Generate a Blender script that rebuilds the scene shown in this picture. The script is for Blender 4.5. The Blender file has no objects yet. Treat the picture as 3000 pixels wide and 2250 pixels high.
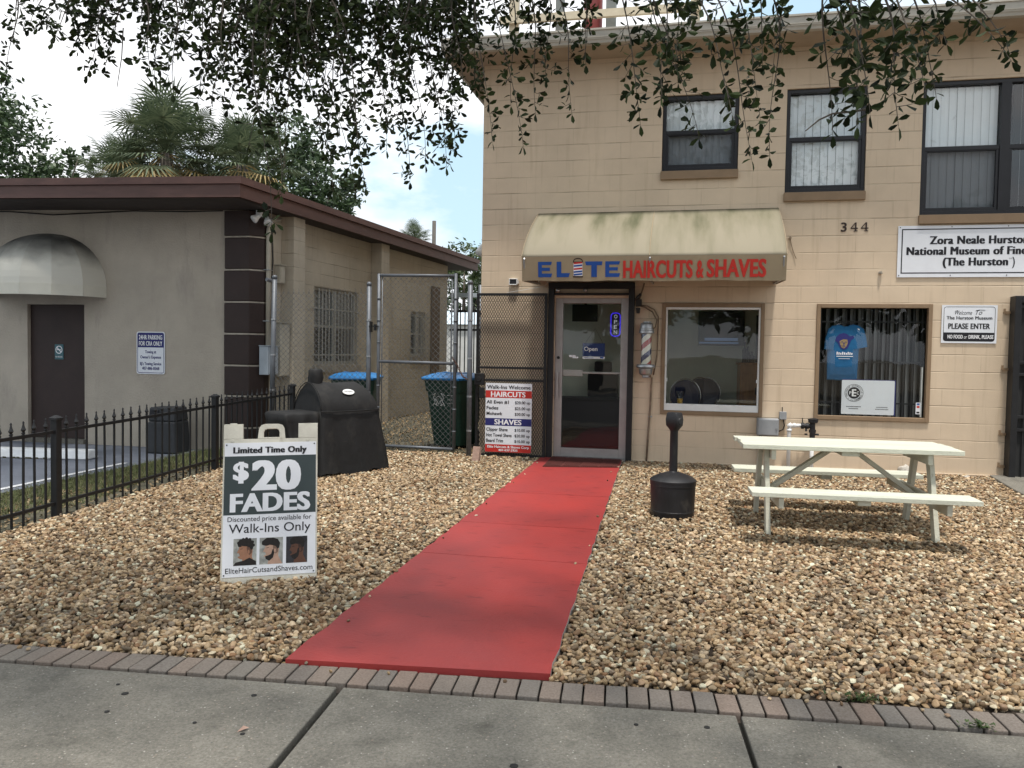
import bpy, bmesh, math, random
from mathutils import Vector, Matrix
random.seed(11)
SC = bpy.context.scene
COL = SC.collection
R = math.radians

# ------------------------------------------------------------------ camera
cam_d = bpy.data.cameras.new('camera'); cam = bpy.data.objects.new('camera', cam_d); COL.objects.link(cam)
cam_d.sensor_fit = 'HORIZONTAL'; cam_d.sensor_width = 36.0; cam_d.lens = 28.32
cam_d.clip_start = 0.05; cam_d.clip_end = 2000
_r = Vector((0.97690984, 0.21304167, 0.01613708)); _u = Vector((-0.02414644, 0.03504681, 0.99909392)); _f = Vector((-0.21228309, 0.97641434, -0.03938177))
cam.matrix_world = Matrix(((_r.x, _u.x, -_f.x, 0), (_r.y, _u.y, -_f.y, 0), (_r.z, _u.z, -_f.z, 1.6), (0, 0, 0, 1)))
SC.camera = cam

# ------------------------------------------------------------------ sky, sun, exposure
SUN_EL, SUN_AZ = R(76), R(164)          # azimuth measured from +Y towards +X
W = bpy.data.worlds.new('World'); SC.world = W; W.use_nodes = True
nt = W.node_tree; nt.nodes.clear()
def N(t, **k):
    n = nt.nodes.new(t)
    for a, b in k.items(): setattr(n, a, b)
    return n
out = N('ShaderNodeOutputWorld'); bg = N('ShaderNodeBackground'); bg.inputs[1].default_value = 0.1
sky = N('ShaderNodeTexSky'); sky.sky_type = 'NISHITA'; sky.sun_disc = False
sky.sun_elevation = SUN_EL; sky.sun_rotation = SUN_AZ; sky.air_density = 1.0; sky.dust_density = 1.2
tc = N('ShaderNodeTexCoord'); mp = N('ShaderNodeMapping'); mp.inputs['Scale'].default_value = (1, 1, 2.2); mp.inputs['Location'].default_value = (1.1, 0.4, 0.7)
n1 = N('ShaderNodeTexNoise'); n1.inputs['Scale'].default_value = 2.3; n1.inputs['Detail'].default_value = 7; n1.inputs['Roughness'].default_value = .55
cr = N('ShaderNodeValToRGB'); cr.color_ramp.elements[0].position = .40; cr.color_ramp.elements[1].position = .52
n2 = N('ShaderNodeTexNoise'); n2.inputs['Scale'].default_value = 5.0; n2.inputs['Detail'].default_value = 5
c2 = N('ShaderNodeValToRGB'); c2.color_ramp.elements[0].color = (8.2, 8.5, 9.1, 1); c2.color_ramp.elements[1].color = (12.0, 12.0, 12.1, 1)
c2.color_ramp.elements[0].position = .35; c2.color_ramp.elements[1].position = .62
mixs = N('ShaderNodeMixRGB'); thin = N('ShaderNodeMixRGB'); thin.inputs[0].default_value = .62; thin.inputs[2].default_value = (7.2, 9.9, 11.4, 1)
L = nt.links.new
L(tc.outputs['Generated'], mp.inputs[0]); L(mp.outputs[0], n1.inputs['Vector']); L(mp.outputs[0], n2.inputs['Vector'])
L(n1.outputs['Fac'], cr.inputs[0]); L(n2.outputs['Fac'], c2.inputs[0]); L(sky.outputs[0], thin.inputs[1])
L(cr.outputs[0], mixs.inputs[0]); L(thin.outputs[0], mixs.inputs[1]); L(c2.outputs[0], mixs.inputs[2])
L(mixs.outputs[0], bg.inputs[0]); L(bg.outputs[0], out.inputs[0])
sd = bpy.data.lights.new('sun', 'SUN'); sd.energy = 3.8; sd.angle = R(4.5); sd.color = (1, .95, .88)
sun = bpy.data.objects.new('sun', sd); COL.objects.link(sun)
_s = Vector((math.cos(SUN_EL) * math.sin(SUN_AZ), math.cos(SUN_EL) * math.cos(SUN_AZ), math.sin(SUN_EL)))
sun.rotation_euler = _s.to_track_quat('Z', 'Y').to_euler(); sun.location = _s * 60
SC.view_settings.view_transform = 'Standard'; SC.view_settings.look = 'None'
SC.view_settings.exposure = 0.27; SC.view_settings.gamma = 1.0

# ------------------------------------------------------------------ materials
def lin(c):
    c = c / 255.0
    return c / 12.92 if c <= .04045 else ((c + .055) / 1.055) ** 2.4
def rgb(r, g, b): return (lin(r), lin(g), lin(b))
def nodes(m):
    m.use_nodes = True; t = m.node_tree; b = t.nodes['Principled BSDF']
    def nn(ty, **k):
        n = t.nodes.new(ty)
        for a, v in k.items(): setattr(n, a, v)
        return n
    return t, b, nn
def mat(name, col, rough=.7, metal=0., var=.12, scale=6., bump=0., bscale=80., spec=.35, tint=None, emit=0., streak=None, wear=None):
    m = bpy.data.materials.new(name); t, b, nn = nodes(m)
    b.inputs['Roughness'].default_value = rough; b.inputs['Metallic'].default_value = metal
    b.inputs['Specular IOR Level'].default_value = spec
    tc = nn('ShaderNodeTexCoord'); no = nn('ShaderNodeTexNoise'); no.inputs['Scale'].default_value = scale; no.inputs['Detail'].default_value = 6
    no.inputs['Roughness'].default_value = .62
    src = tc.outputs['Object']
    if streak:
        mp = nn('ShaderNodeMapping'); mp.inputs['Scale'].default_value = streak; t.links.new(src, mp.inputs[0]); src2 = mp.outputs[0]
    else: src2 = src
    t.links.new(src2, no.inputs['Vector'])
    ra = nn('ShaderNodeValToRGB'); ra.color_ramp.elements[0].position = .3; ra.color_ramp.elements[1].position = .7
    lo = tuple(c * (1 - var) for c in col); hi = tuple(min(1, c * (1 + var)) for c in col)
    if tint: lo = tint
    ra.color_ramp.elements[0].color = (*lo, 1); ra.color_ramp.elements[1].color = (*hi, 1)
    t.links.new(no.outputs['Fac'], ra.inputs[0]); t.links.new(ra.outputs[0], b.inputs['Base Color'])
    if wear:
        wc, lo_, hi_, ws, wst = wear
        wm = nn('ShaderNodeMapping'); wm.inputs['Scale'].default_value = wst; wm.inputs['Location'].default_value = (3.1, 1.7, 5.3); t.links.new(src, wm.inputs[0])
        wn = nn('ShaderNodeTexNoise'); wn.inputs['Scale'].default_value = ws; wn.inputs['Detail'].default_value = 9; wn.inputs['Roughness'].default_value = .68; t.links.new(wm.outputs[0], wn.inputs['Vector'])
        wr = nn('ShaderNodeValToRGB'); wr.color_ramp.elements[0].position = lo_; wr.color_ramp.elements[1].position = hi_; t.links.new(wn.outputs['Fac'], wr.inputs[0])
        wx = nn('ShaderNodeMixRGB'); wx.inputs[2].default_value = (*wc, 1); t.links.new(wr.outputs[0], wx.inputs[0]); t.links.new(ra.outputs[0], wx.inputs[1]); t.links.new(wx.outputs[0], b.inputs['Base Color'])
    if bump:
        n3 = nn('ShaderNodeTexNoise'); n3.inputs['Scale'].default_value = bscale; n3.inputs['Detail'].default_value = 4
        t.links.new(src, n3.inputs['Vector'])
        bp = nn('ShaderNodeBump'); bp.inputs['Strength'].default_value = min(1, bump); bp.inputs['Distance'].default_value = .01
        t.links.new(n3.outputs['Fac'], bp.inputs['Height']); t.links.new(bp.outputs[0], b.inputs['Normal'])
    if emit:
        b.inputs['Emission Color'].default_value = (*col, 1); b.inputs['Emission Strength'].default_value = emit
    return m
def block_mat(name, col, bw=.4064, bh=.2032, mortar=.005, dark=.62, dirt=.0):
    m = bpy.data.materials.new(name); t, b, nn = nodes(m); K = t.links.new
    b.inputs['Roughness'].default_value = .62; b.inputs['Specular IOR Level'].default_value = .3
    tc = nn('ShaderNodeTexCoord'); sp = nn('ShaderNodeSeparateXYZ'); K(tc.outputs['Object'], sp.inputs[0])
    ad = nn('ShaderNodeMath', operation='ADD'); K(sp.outputs[0], ad.inputs[0]); K(sp.outputs[1], ad.inputs[1])
    # uneven courses: the joints wander a little
    nj = nn('ShaderNodeTexNoise'); nj.inputs['Scale'].default_value = 1.7; K(tc.outputs['Object'], nj.inputs['Vector'])
    jm = nn('ShaderNodeMath', operation='MULTIPLY_ADD'); jm.inputs[1].default_value = .012; jm.inputs[2].default_value = -.006; K(nj.outputs['Fac'], jm.inputs[0])
    za = nn('ShaderNodeMath', operation='ADD'); K(sp.outputs[2], za.inputs[0]); K(jm.outputs[0], za.inputs[1])
    cb = nn('ShaderNodeCombineXYZ'); K(ad.outputs[0], cb.inputs[0]); K(za.outputs[0], cb.inputs[1])
    # bed joints run unbroken, head joints are fainter
    dv = nn('ShaderNodeMath', operation='DIVIDE'); dv.inputs[1].default_value = bh; K(za.outputs[0], dv.inputs[0]); fr_ = nn('ShaderNodeMath', operation='FRACT'); K(dv.outputs[0], fr_.inputs[0])
    s5 = nn('ShaderNodeMath', operation='SUBTRACT'); s5.inputs[1].default_value = .5; K(fr_.outputs[0], s5.inputs[0]); ab = nn('ShaderNodeMath', operation='ABSOLUTE'); K(s5.outputs[0], ab.inputs[0])
    hz = nn('ShaderNodeMapRange'); hz.inputs['From Min'].default_value = .5 - 1.5 * mortar / bh; hz.inputs['From Max'].default_value = .5 - .35 * mortar / bh; K(ab.outputs[0], hz.inputs['Value'])
    br = nn('ShaderNodeTexBrick'); br.inputs['Scale'].default_value = 1; br.inputs['Brick Width'].default_value = bw; br.inputs['Row Height'].default_value = bh
    br.inputs['Mortar Size'].default_value = mortar; br.inputs['Mortar Smooth'].default_value = .35; br.inputs['Bias'].default_value = 0
    br.inputs['Color1'].default_value = (*[c * .97 for c in col], 1); br.inputs['Color2'].default_value = (*[min(1, c * 1.03) for c in col], 1)
    br.inputs['Mortar'].default_value = (*col, 1); K(cb.outputs[0], br.inputs['Vector'])
    # some joints are painted nearly shut
    nf = nn('ShaderNodeTexNoise'); nf.inputs['Scale'].default_value = 2.6; nf.inputs['Detail'].default_value = 3; K(tc.outputs['Object'], nf.inputs['Vector'])
    rf = nn('ShaderNodeValToRGB'); rf.color_ramp.elements[0].position = .38; rf.color_ramp.elements[1].position = .62; rf.color_ramp.elements[0].color = (.12, .12, .12, 1)
    K(nf.outputs['Fac'], rf.inputs[0])
    hv = nn('ShaderNodeMath', operation='MULTIPLY'); hv.inputs[1].default_value = .34; K(br.outputs['Fac'], hv.inputs[0]); hm = nn('ShaderNodeMath', operation='MAXIMUM'); K(hv.outputs[0], hm.inputs[0]); K(hz.outputs[0], hm.inputs[1])
    mu = nn('ShaderNodeMath', operation='MULTIPLY'); K(hm.outputs[0], mu.inputs[0]); K(rf.outputs[0], mu.inputs[1])
    mx = nn('ShaderNodeMixRGB'); mx.inputs[2].default_value = (*[c * dark for c in col], 1)
    n1 = nn('ShaderNodeTexNoise'); n1.inputs['Scale'].default_value = .9; n1.inputs['Detail'].default_value = 7; n1.inputs['Roughness'].default_value = .65; K(tc.outputs['Object'], n1.inputs['Vector'])
    r1 = nn('ShaderNodeValToRGB'); r1.color_ramp.elements[0].position = .25; r1.color_ramp.elements[1].position = .7
    r1.color_ramp.elements[0].color = (*[c * (.80 - dirt) for c in col], 1); r1.color_ramp.elements[1].color = (*[min(1, c * 1.04) for c in col], 1)
    K(n1.outputs['Fac'], r1.inputs[0]); K(r1.outputs[0], mx.inputs[1]); K(mu.outputs[0], mx.inputs[0])
    # splash dirt along the foot of the wall and thin rain streaks
    mg = nn('ShaderNodeMapping'); mg.inputs['Scale'].default_value = (5, 5, .35); K(tc.outputs['Object'], mg.inputs[0])
    ns = nn('ShaderNodeTexNoise'); ns.inputs['Scale'].default_value = 2.5; ns.inputs['Detail'].default_value = 6; K(mg.outputs[0], ns.inputs['Vector'])
    rs = nn('ShaderNodeValToRGB'); rs.color_ramp.elements[0].position = .55; rs.color_ramp.elements[1].position = .78; K(ns.outputs['Fac'], rs.inputs[0])
    m2 = nn('ShaderNodeMixRGB'); m2.blend_type = 'MULTIPLY'; m2.inputs[2].default_value = (.84, .82, .79, 1); K(rs.outputs[0], m2.inputs[0]); K(mx.outputs[0], m2.inputs[1])
    K(m2.outputs[0], b.inputs['Base Color'])
    n2 = nn('ShaderNodeTexNoise'); n2.inputs['Scale'].default_value = 120; n2.inputs['Detail'].default_value = 3; K(tc.outputs['Object'], n2.inputs['Vector'])
    hs = nn('ShaderNodeMath', operation='MULTIPLY_ADD'); hs.inputs[1].default_value = -1.0; K(mu.outputs[0], hs.inputs[0])
    sm = nn('ShaderNodeMath', operation='MULTIPLY'); sm.inputs[1].default_value = .25; K(n2.outputs['Fac'], sm.inputs[0]); K(sm.outputs[0], hs.inputs[2])
    bp = nn('ShaderNodeBump'); bp.inputs['Strength'].default_value = .8; bp.inputs['Distance'].default_value = .006; K(hs.outputs[0], bp.inputs['Height']); K(bp.outputs[0], b.inputs['Normal'])
    return m
def glass_mat(name, tint=(.93, .96, .95), ior=1.5, haze=.0, refl=1.6):
    m = bpy.data.materials.new(name); m.use_nodes = True; t = m.node_tree; t.nodes.clear(); K = t.links.new
    o = t.nodes.new('ShaderNodeOutputMaterial'); tr = t.nodes.new('ShaderNodeBsdfTransparent'); gl = t.nodes.new('ShaderNodeBsdfGlossy'); gl.inputs['Roughness'].default_value = .01
    tr.inputs[0].default_value = (*tint, 1); fr = t.nodes.new('ShaderNodeFresnel'); ge = t.nodes.new('ShaderNodeNewGeometry'); mr_ = t.nodes.new('ShaderNodeMapRange'); mr_.inputs['To Min'].default_value = ior; mr_.inputs['To Max'].default_value = 1 / ior; K(ge.outputs['Backfacing'], mr_.inputs['Value']); K(mr_.outputs[0], fr.inputs[0])
    mu = t.nodes.new('ShaderNodeMath'); mu.operation = 'MULTIPLY'; mu.inputs[1].default_value = refl; K(fr.outputs[0], mu.inputs[0])
    tcn = t.nodes.new('ShaderNodeTexCoord'); no = t.nodes.new('ShaderNodeTexNoise'); no.inputs['Scale'].default_value = 1.5; K(tcn.outputs['Object'], no.inputs['Vector'])
    bp = t.nodes.new('ShaderNodeBump'); bp.inputs['Strength'].default_value = .06; bp.inputs['Distance'].default_value = .05; K(no.outputs['Fac'], bp.inputs['Height']); K(bp.outputs[0], gl.inputs['Normal'])
    mx = t.nodes.new('ShaderNodeMixShader'); K(mu.outputs[0], mx.inputs[0]); K(tr.outputs[0], mx.inputs[1]); K(gl.outputs[0], mx.inputs[2])
    last = mx
    if haze:
        df = t.nodes.new('ShaderNodeBsdfDiffuse'); df.inputs[0].default_value = (.35, .37, .4, 1); m3 = t.nodes.new('ShaderNodeMixShader'); m3.inputs[0].default_value = haze
        K(mx.outputs[0], m3.inputs[1]); K(df.outputs[0], m3.inputs[2]); last = m3
    K(last.outputs[0], o.inputs[0]); return m
def leaf_mat(name, c1, c2, trans=.25, rough=.45, spec=.35):
    m = bpy.data.materials.new(name); t, b, nn = nodes(m); K = t.links.new
    g = nn('ShaderNodeNewGeometry'); ra = nn('ShaderNodeValToRGB'); ra.color_ramp.elements[0].color = (*c1, 1); ra.color_ramp.elements[1].color = (*c2, 1)
    K(g.outputs['Random Per Island'], ra.inputs[0]); K(ra.outputs[0], b.inputs['Base Color']); b.inputs['Roughness'].default_value = rough; b.inputs['Specular IOR Level'].default_value = spec
    tl = nn('ShaderNodeBsdfTranslucent'); K(ra.outputs[0], tl.inputs[0]); mx = nn('ShaderNodeMixShader'); mx.inputs[0].default_value = trans
    K(b.outputs[0], mx.inputs[1]); K(tl.outputs[0], mx.inputs[2]); K(mx.outputs[0], t.nodes['Material Output'].inputs[0]); return m
def ramp_mat(name, cols, source='obj', rough=.6, nscale=0., bump=0.):
    m = bpy.data.materials.new(name); t, b, nn = nodes(m); K = t.links.new
    if source == 'obj': s = nn('ShaderNodeObjectInfo').outputs['Random']
    else: s = nn('ShaderNodeNewGeometry').outputs['Random Per Island']
    ra = nn('ShaderNodeValToRGB'); e = ra.color_ramp; e.interpolation = 'LINEAR'
    e.elements[0].color = (*cols[0], 1); e.elements[1].color = (*cols[-1], 1)
    for i in range(1, len(cols) - 1):
        x = e.elements.new(i / (len(cols) - 1)); x.color = (*cols[i], 1)
    K(s, ra.inputs[0]); last = ra.outputs[0]
    if nscale:
        tc = nn('ShaderNodeTexCoord'); no = nn('ShaderNodeTexNoise'); no.inputs['Scale'].default_value = nscale; no.inputs['Detail'].default_value = 5; K(tc.outputs['Object'], no.inputs['Vector'])
        mx = nn('ShaderNodeMixRGB'); mx.blend_type = 'MULTIPLY'; mx.inputs[0].default_value = .55; r2 = nn('ShaderNodeValToRGB'); r2.color_ramp.elements[0].position = .3; r2.color_ramp.elements[0].color = (.45, .42, .38, 1); r2.color_ramp.elements[1].position = .65
        K(no.outputs['Fac'], r2.inputs[0]); K(last, mx.inputs[1]); K(r2.outputs[0], mx.inputs[2]); last = mx.outputs[0]
        if bump:
            bp = nn('ShaderNodeBump'); bp.inputs['Strength'].default_value = bump; bp.inputs['Distance'].default_value = .004; K(no.outputs['Fac'], bp.inputs['Height']); K(bp.outputs[0], b.inputs['Normal'])
    K(last, b.inputs['Base Color']); b.inputs['Roughness'].default_value = rough; b.inputs['Specular IOR Level'].default_value = .3
    return m

# ------------------------------------------------------------------ mesh and object helpers
RM = {}
I4 = Matrix.Identity(4)
class MB:
    def __init__(s): s.v = []; s.f = []; s.m = []; s.mi = 0
    def add(s, vs, fs):
        o = len(s.v); s.v += [Vector(p) for p in vs]; s.f += [tuple(i + o for i in f) for f in fs]; s.m += [s.mi] * len(fs); return s
    def quad(s, *p): return s.add(p, [tuple(range(len(p)))])
    def box(s, x0, x1, y0, y1, z0, z1, M=None):
        p = [Vector((x, y, z)) for z in (z0, z1) for x, y in ((x0, y0), (x1, y0), (x1, y1), (x0, y1))]
        if M is not None: p = [M @ q for q in p]
        return s.add(p, [(0, 3, 2, 1), (4, 5, 6, 7), (0, 1, 5, 4), (1, 2, 6, 5), (2, 3, 7, 6), (3, 0, 4, 7)])
    def hexa(s, p): return s.add(p, [(0, 3, 2, 1), (4, 5, 6, 7), (0, 1, 5, 4), (1, 2, 6, 5), (2, 3, 7, 6), (3, 0, 4, 7)])
    def prism(s, poly, d):
        n = len(poly); d = Vector(d); a = [Vector(p) for p in poly]; b = [p + d for p in a]
        return s.add(a + b, [tuple(range(n - 1, -1, -1)), tuple(range(n, 2 * n))] + [(i, (i + 1) % n, n + (i + 1) % n, n + i) for i in range(n)])
    def tube(s, p0, p1, r0, r1=None, n=8, cap=True):
        return s.path([p0, p1], [r0, r0 if r1 is None else r1], n, cap)
    def path(s, pts, rs, n=8, cap=True):
        pts = [Vector(p) for p in pts]
        if not isinstance(rs, (list, tuple)): rs = [rs] * len(pts)
        vs = []; up = None
        for i, p in enumerate(pts):
            d = (pts[min(i + 1, len(pts) - 1)] - pts[max(i - 1, 0)]).normalized()
            if up is None: up = d.orthogonal().normalized()
            up = (up - d * up.dot(d)); up = up.normalized() if up.length > 1e-5 else d.orthogonal().normalized()
            sd = d.cross(up)
            for k in range(n):
                a = 2 * math.pi * k / n; vs.append(p + (up * math.cos(a) + sd * math.sin(a)) * rs[i])
        fs = [(i * n + k, i * n + (k + 1) % n, (i + 1) * n + (k + 1) % n, (i + 1) * n + k) for i in range(len(pts) - 1) for k in range(n)]
        if cap: fs += [tuple(range(n - 1, -1, -1)), tuple(range((len(pts) - 1) * n, len(pts) * n))]
        return s.add(vs, fs)
    def lathe(s, c, prof, n=24, cap=True):
        c = Vector(c); vs = []
        for r, z in prof:
            for k in range(n):
                a = 2 * math.pi * k / n; vs.append(c + Vector((r * math.cos(a), r * math.sin(a), z)))
        fs = [(i * n + k, i * n + (k + 1) % n, (i + 1) * n + (k + 1) % n, (i + 1) * n + k) for i in range(len(prof) - 1) for k in range(n)]
        if cap: fs += [tuple(range(n - 1, -1, -1)), tuple(range((len(prof) - 1) * n, len(prof) * n))]
        return s.add(vs, fs)
    def frame(s, x0, x1, z0, z1, y0, y1, w, wb=None, wt=None):
        wb = w if wb is None else wb; wt = w if wt is None else wt
        s.box(x0, x0 + w, y0, y1, z0, z1); s.box(x1 - w, x1, y0, y1, z0, z1)
        s.box(x0 + w, x1 - w, y0, y1, z0, z0 + wb); s.box(x0 + w, x1 - w, y0, y1, z1 - wt, z1); return s
    def build(s, name, mats, parent=None, smooth=False, bevel=0., seg=2, **tags):
        mats = mats if isinstance(mats, (list, tuple)) else [mats]
        me = bpy.data.meshes.new(name)
        if parent is not None: T = RM[parent]
        else:
            lo = [min(p[i] for p in s.v) for i in range(3)]; hi = [max(p[i] for p in s.v) for i in range(3)]
            T = Matrix.Translation(((lo[0] + hi[0]) / 2, (lo[1] + hi[1]) / 2, lo[2]))
        inv = T.inverted()
        me.from_pydata([tuple(inv @ p) for p in s.v], [], s.f); me.update()
        for m in mats: me.materials.append(m)
        if len(mats) > 1: me.polygons.foreach_set('material_index', s.m)
        if smooth: me.polygons.foreach_set('use_smooth', [True] * len(me.polygons))
        o = bpy.data.objects.new(name, me); COL.objects.link(o); RM[o] = T
        if parent is not None: o.parent = parent
        else: o.matrix_world = T
        if smooth and smooth != True:
            pass
        if bevel:
            b = o.modifiers.new('bevel', 'BEVEL'); b.width = bevel; b.segments = seg; b.limit_method = 'ANGLE'; b.angle_limit = R(40)
        for k, v in tags.items(): o[k] = v
        return o
def thing(name, label, cat, loc=(0, 0, 0), rotz=0., group=None):
    o = bpy.data.objects.new(name, None); COL.objects.link(o); o.empty_display_size = .2
    T = Matrix.Translation(loc) @ Matrix.Rotation(rotz, 4, 'Z'); o.location = loc; o.rotation_euler = (0, 0, rotz); RM[o] = T
    o['label'] = label; o['category'] = cat
    if group: o['group'] = group
    return o
def tag(o, label, cat, group=None):
    o['label'] = label; o['category'] = cat
    if group: o['group'] = group
    return o
def struct(o, label=None):
    o['kind'] = 'structure'
    if label: o['label'] = label
    return o
def copy_tree(o, parent=None):
    c = o.copy(); COL.objects.link(c)
    if parent is not None: c.parent = parent
    for ch in list(o.children): copy_tree(ch, c)
    return c
def smooth_angle(o, deg=35):
    me = o.data
    me.polygons.foreach_set('use_smooth', [True] * len(me.polygons))
    bm = bmesh.new(); bm.from_mesh(me)
    for e in bm.edges:
        if len(e.link_faces) == 2: e.smooth = e.calc_face_angle(0) < R(deg)
        else: e.smooth = False
    bm.to_mesh(me); bm.free(); return o
# lettering: a font curve turned into a mesh and fitted to a box on a surface
_cache = {}
def glyphs(body, bold, shear, sp):
    k = (body, bold, shear, sp)
    if k not in _cache:
        c = bpy.data.curves.new('lettering', 'FONT'); c.body = body; c.offset = bold; c.shear = shear; c.resolution_u = 4; c.space_character = sp
        o = bpy.data.objects.new('lettering', c); COL.objects.link(o); bpy.context.view_layer.update()
        me = bpy.data.meshes.new_from_object(o.evaluated_get(bpy.context.evaluated_depsgraph_get()))
        vs = [v.co.copy() for v in me.vertices]; fs = [tuple(p.vertices) for p in me.polygons]
        bpy.data.objects.remove(o); bpy.data.curves.remove(c); bpy.data.meshes.remove(me); _cache[k] = (vs, fs)
    return _cache[k]
CAPH = max(p.y for p in glyphs('H', 0, 0, 1)[0])
def text(mb, body, O, X, U, cap, width=None, bold=0., heavy=0., align='c', shear=0., lift=.0025, sp=1.):
    vs, fs = glyphs(body, bold, shear, sp + heavy * .8); X = Vector(X).normalized(); U = Vector(U).normalized(); Nn = X.cross(U); O = Vector(O)
    x0 = min(p.x for p in vs); x1 = max(p.x for p in vs); sy = cap / CAPH; sx = sy if width is None else width / (x1 - x0 + heavy)
    w = (x1 - x0) * sx; ox = {'c': -w / 2, 'l': 0, 'r': -w}[align]
    nr = 1 if not heavy else 2 + int(heavy / .035); reps = [0] if nr == 1 else [heavy * (i / (nr - 1) - .5) for i in range(nr)]
    for i, h in enumerate(reps):
        mb.add([O + X * ((p.x - x0 + h) * sx + ox) + U * (p.y * sy) + Nn * (lift + i * .0004) for p in vs], fs)
    return mb
XF, ZF = (1, 0, 0), (0, 0, 1)
FY = 10.434
def gz(y):
    return .21 if y >= FY else (.21 - .032 * (FY - y) if y > 3.7 else -.0055)
# ------------------------------------------------------------------ materials in use
M = {}
M['wall'] = block_mat('painted_block', (.65, .52, .378))
M['wall2'] = block_mat('painted_block_grey', (.56, .49, .385), dirt=.10)
M['stucco'] = mat('stucco', (.42, .37, .305), .9, var=.13, scale=1.3, bump=.8, bscale=38, wear=((.29, .255, .22), .56, .80, 1.4, (2.2, 2.2, .5)))
M['brown'] = mat('brown_trim', (.24, .165, .10), .6, var=.12, scale=4)
M['choc'] = mat('chocolate_paint', (.034, .020, .017), .6, var=.15, scale=3, bump=.2, bscale=60)
M['fascia'] = mat('red_brown_fascia', (.115, .058, .047), .5, var=.2, scale=3, streak=(1, 1, 4))
M['soffit'] = mat('soffit', (.36, .29, .22), .7, var=.12, scale=2)
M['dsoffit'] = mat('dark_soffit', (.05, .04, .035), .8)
M['gutter'] = mat('gutter_paint', (.42, .395, .34), .45, var=.12, scale=3, streak=(1, 1, 5))
M['black'] = mat('black_paint', (.012, .012, .013), .45, var=.25, scale=10)
M['bronze'] = mat('dark_bronze_frame', (.014, .014, .017), .35, var=.2, scale=5)
M['alu'] = mat('aluminium', (.36, .34, .33), .4, .5, var=.12, scale=5)
M['white'] = mat('white_paint', (.72, .73, .72), .5, var=.08, scale=4, wear=((.45, .44, .40), .60, .76, 6, (1, 1, 1)))
M['sign'] = mat('white_sign_face', (.72, .74, .78), .35, var=.05, scale=3)
M['ink'] = mat('black_ink', (.012, .012, .016), .5, var=.1)
M['red_ink'] = mat('red_ink', (.50, .03, .022), .5, var=.08)
M['blue_ink'] = mat('blue_ink', (.012, .07, .30), .5, var=.08)
M['navy'] = mat('navy_ink', (.02, .022, .14), .5, var=.08)
M['white_ink'] = mat('white_ink', (.80, .80, .82), .5, var=.04)
M['slate'] = mat('slate_ink', (.035, .05, .052), .5, var=.06)
M['glass'] = glass_mat('window_glass', refl=2.4); M['glass2'] = glass_mat('shop_glass', (.96, .98, .97), 1.5, refl=1.25)
M['blind'] = mat('vertical_blind', (.80, .82, .85), .6, var=.05, scale=2)
M['dblind'] = mat('grey_blind', (.20, .205, .21), .7, var=.15, scale=3)
M['screen'] = glass_mat('insect_screen', (.52, .52, .53), 1.02, refl=.3)
M['galv'] = mat('galvanised_steel', (.13, .14, .155), .5, .35, var=.2, scale=6)
M['wire'] = mat('galvanised_wire', (.15, .155, .155), .5, .4, var=.2, scale=20)
M['grey'] = mat('grey_plastic', (.27, .28, .29), .5, var=.1, scale=5)
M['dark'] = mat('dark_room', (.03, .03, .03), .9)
M['roomwall'] = mat('room_wall', (.58, .62, .51), .7, var=.08, scale=2)
M['roomfloor'] = mat('room_floor', (.07, .05, .04), .4, var=.2, scale=3)
M['bluevinyl'] = mat('navy_vinyl', (.012, .016, .05), .3, var=.2)
M['wood'] = mat('orange_wood', (.34, .15, .05), .45, var=.25, scale=3, streak=(8, 8, 1))
M['chrome'] = mat('chrome', (.6, .6, .62), .15, 1., var=.05)
M['zinc'] = mat('dull_zinc', (.36, .37, .38), .35, .8, var=.15)

# ------------------------------------------------------------------ ground, sidewalk, path
def yin(x): return 3.86 + .085 * x
def yout(x): return yin(x) - .195
M['earth'] = mat('dry_earth', (.17, .145, .11), .95, var=.3, scale=2.5, bump=.7, bscale=30)
def dirt_mat():
    m = bpy.data.materials.new('leaf_strewn_dirt'); t, b, nn = nodes(m); K = t.links.new
    tc = nn('ShaderNodeTexCoord'); a = nn('ShaderNodeTexNoise'); a.inputs['Scale'].default_value = 3; a.inputs['Detail'].default_value = 10; a.inputs['Roughness'].default_value = .75; K(tc.outputs['Object'], a.inputs['Vector'])
    r = nn('ShaderNodeValToRGB'); e = r.color_ramp; e.elements[0].position = .3; e.elements[0].color = (.022, .022, .014, 1); e.elements[1].position = .76; e.elements[1].color = (.145, .125, .09, 1)
    x = e.elements.new(.5); x.color = (.062, .058, .036, 1); K(a.outputs['Fac'], r.inputs[0]); K(r.outputs[0], b.inputs['Base Color']); b.inputs['Roughness'].default_value = .95
    bp = nn('ShaderNodeBump'); bp.inputs['Strength'].default_value = 1; bp.inputs['Distance'].default_value = .03; K(a.outputs['Fac'], bp.inputs['Height']); K(bp.outputs[0], b.inputs['Normal'])
    return m
M['dirt'] = dirt_mat()
M['asphalt_lot'] = mat('blue_grey_asphalt', (.15, .165, .20), .85, var=.16, scale=2, bump=.4, bscale=150)
M['street'] = mat('street_asphalt', (.055, .055, .055), .9, var=.2, scale=2, bump=.4, bscale=120)
M['line'] = mat('road_paint', (.62, .63, .65), .7, var=.2, scale=9)
g = MB().quad((-400, -400, -.10), (400, -400, -.10), (400, 600, -.10), (-400, 600, -.10)); struct(g.build('ground', M['earth']))
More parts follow.
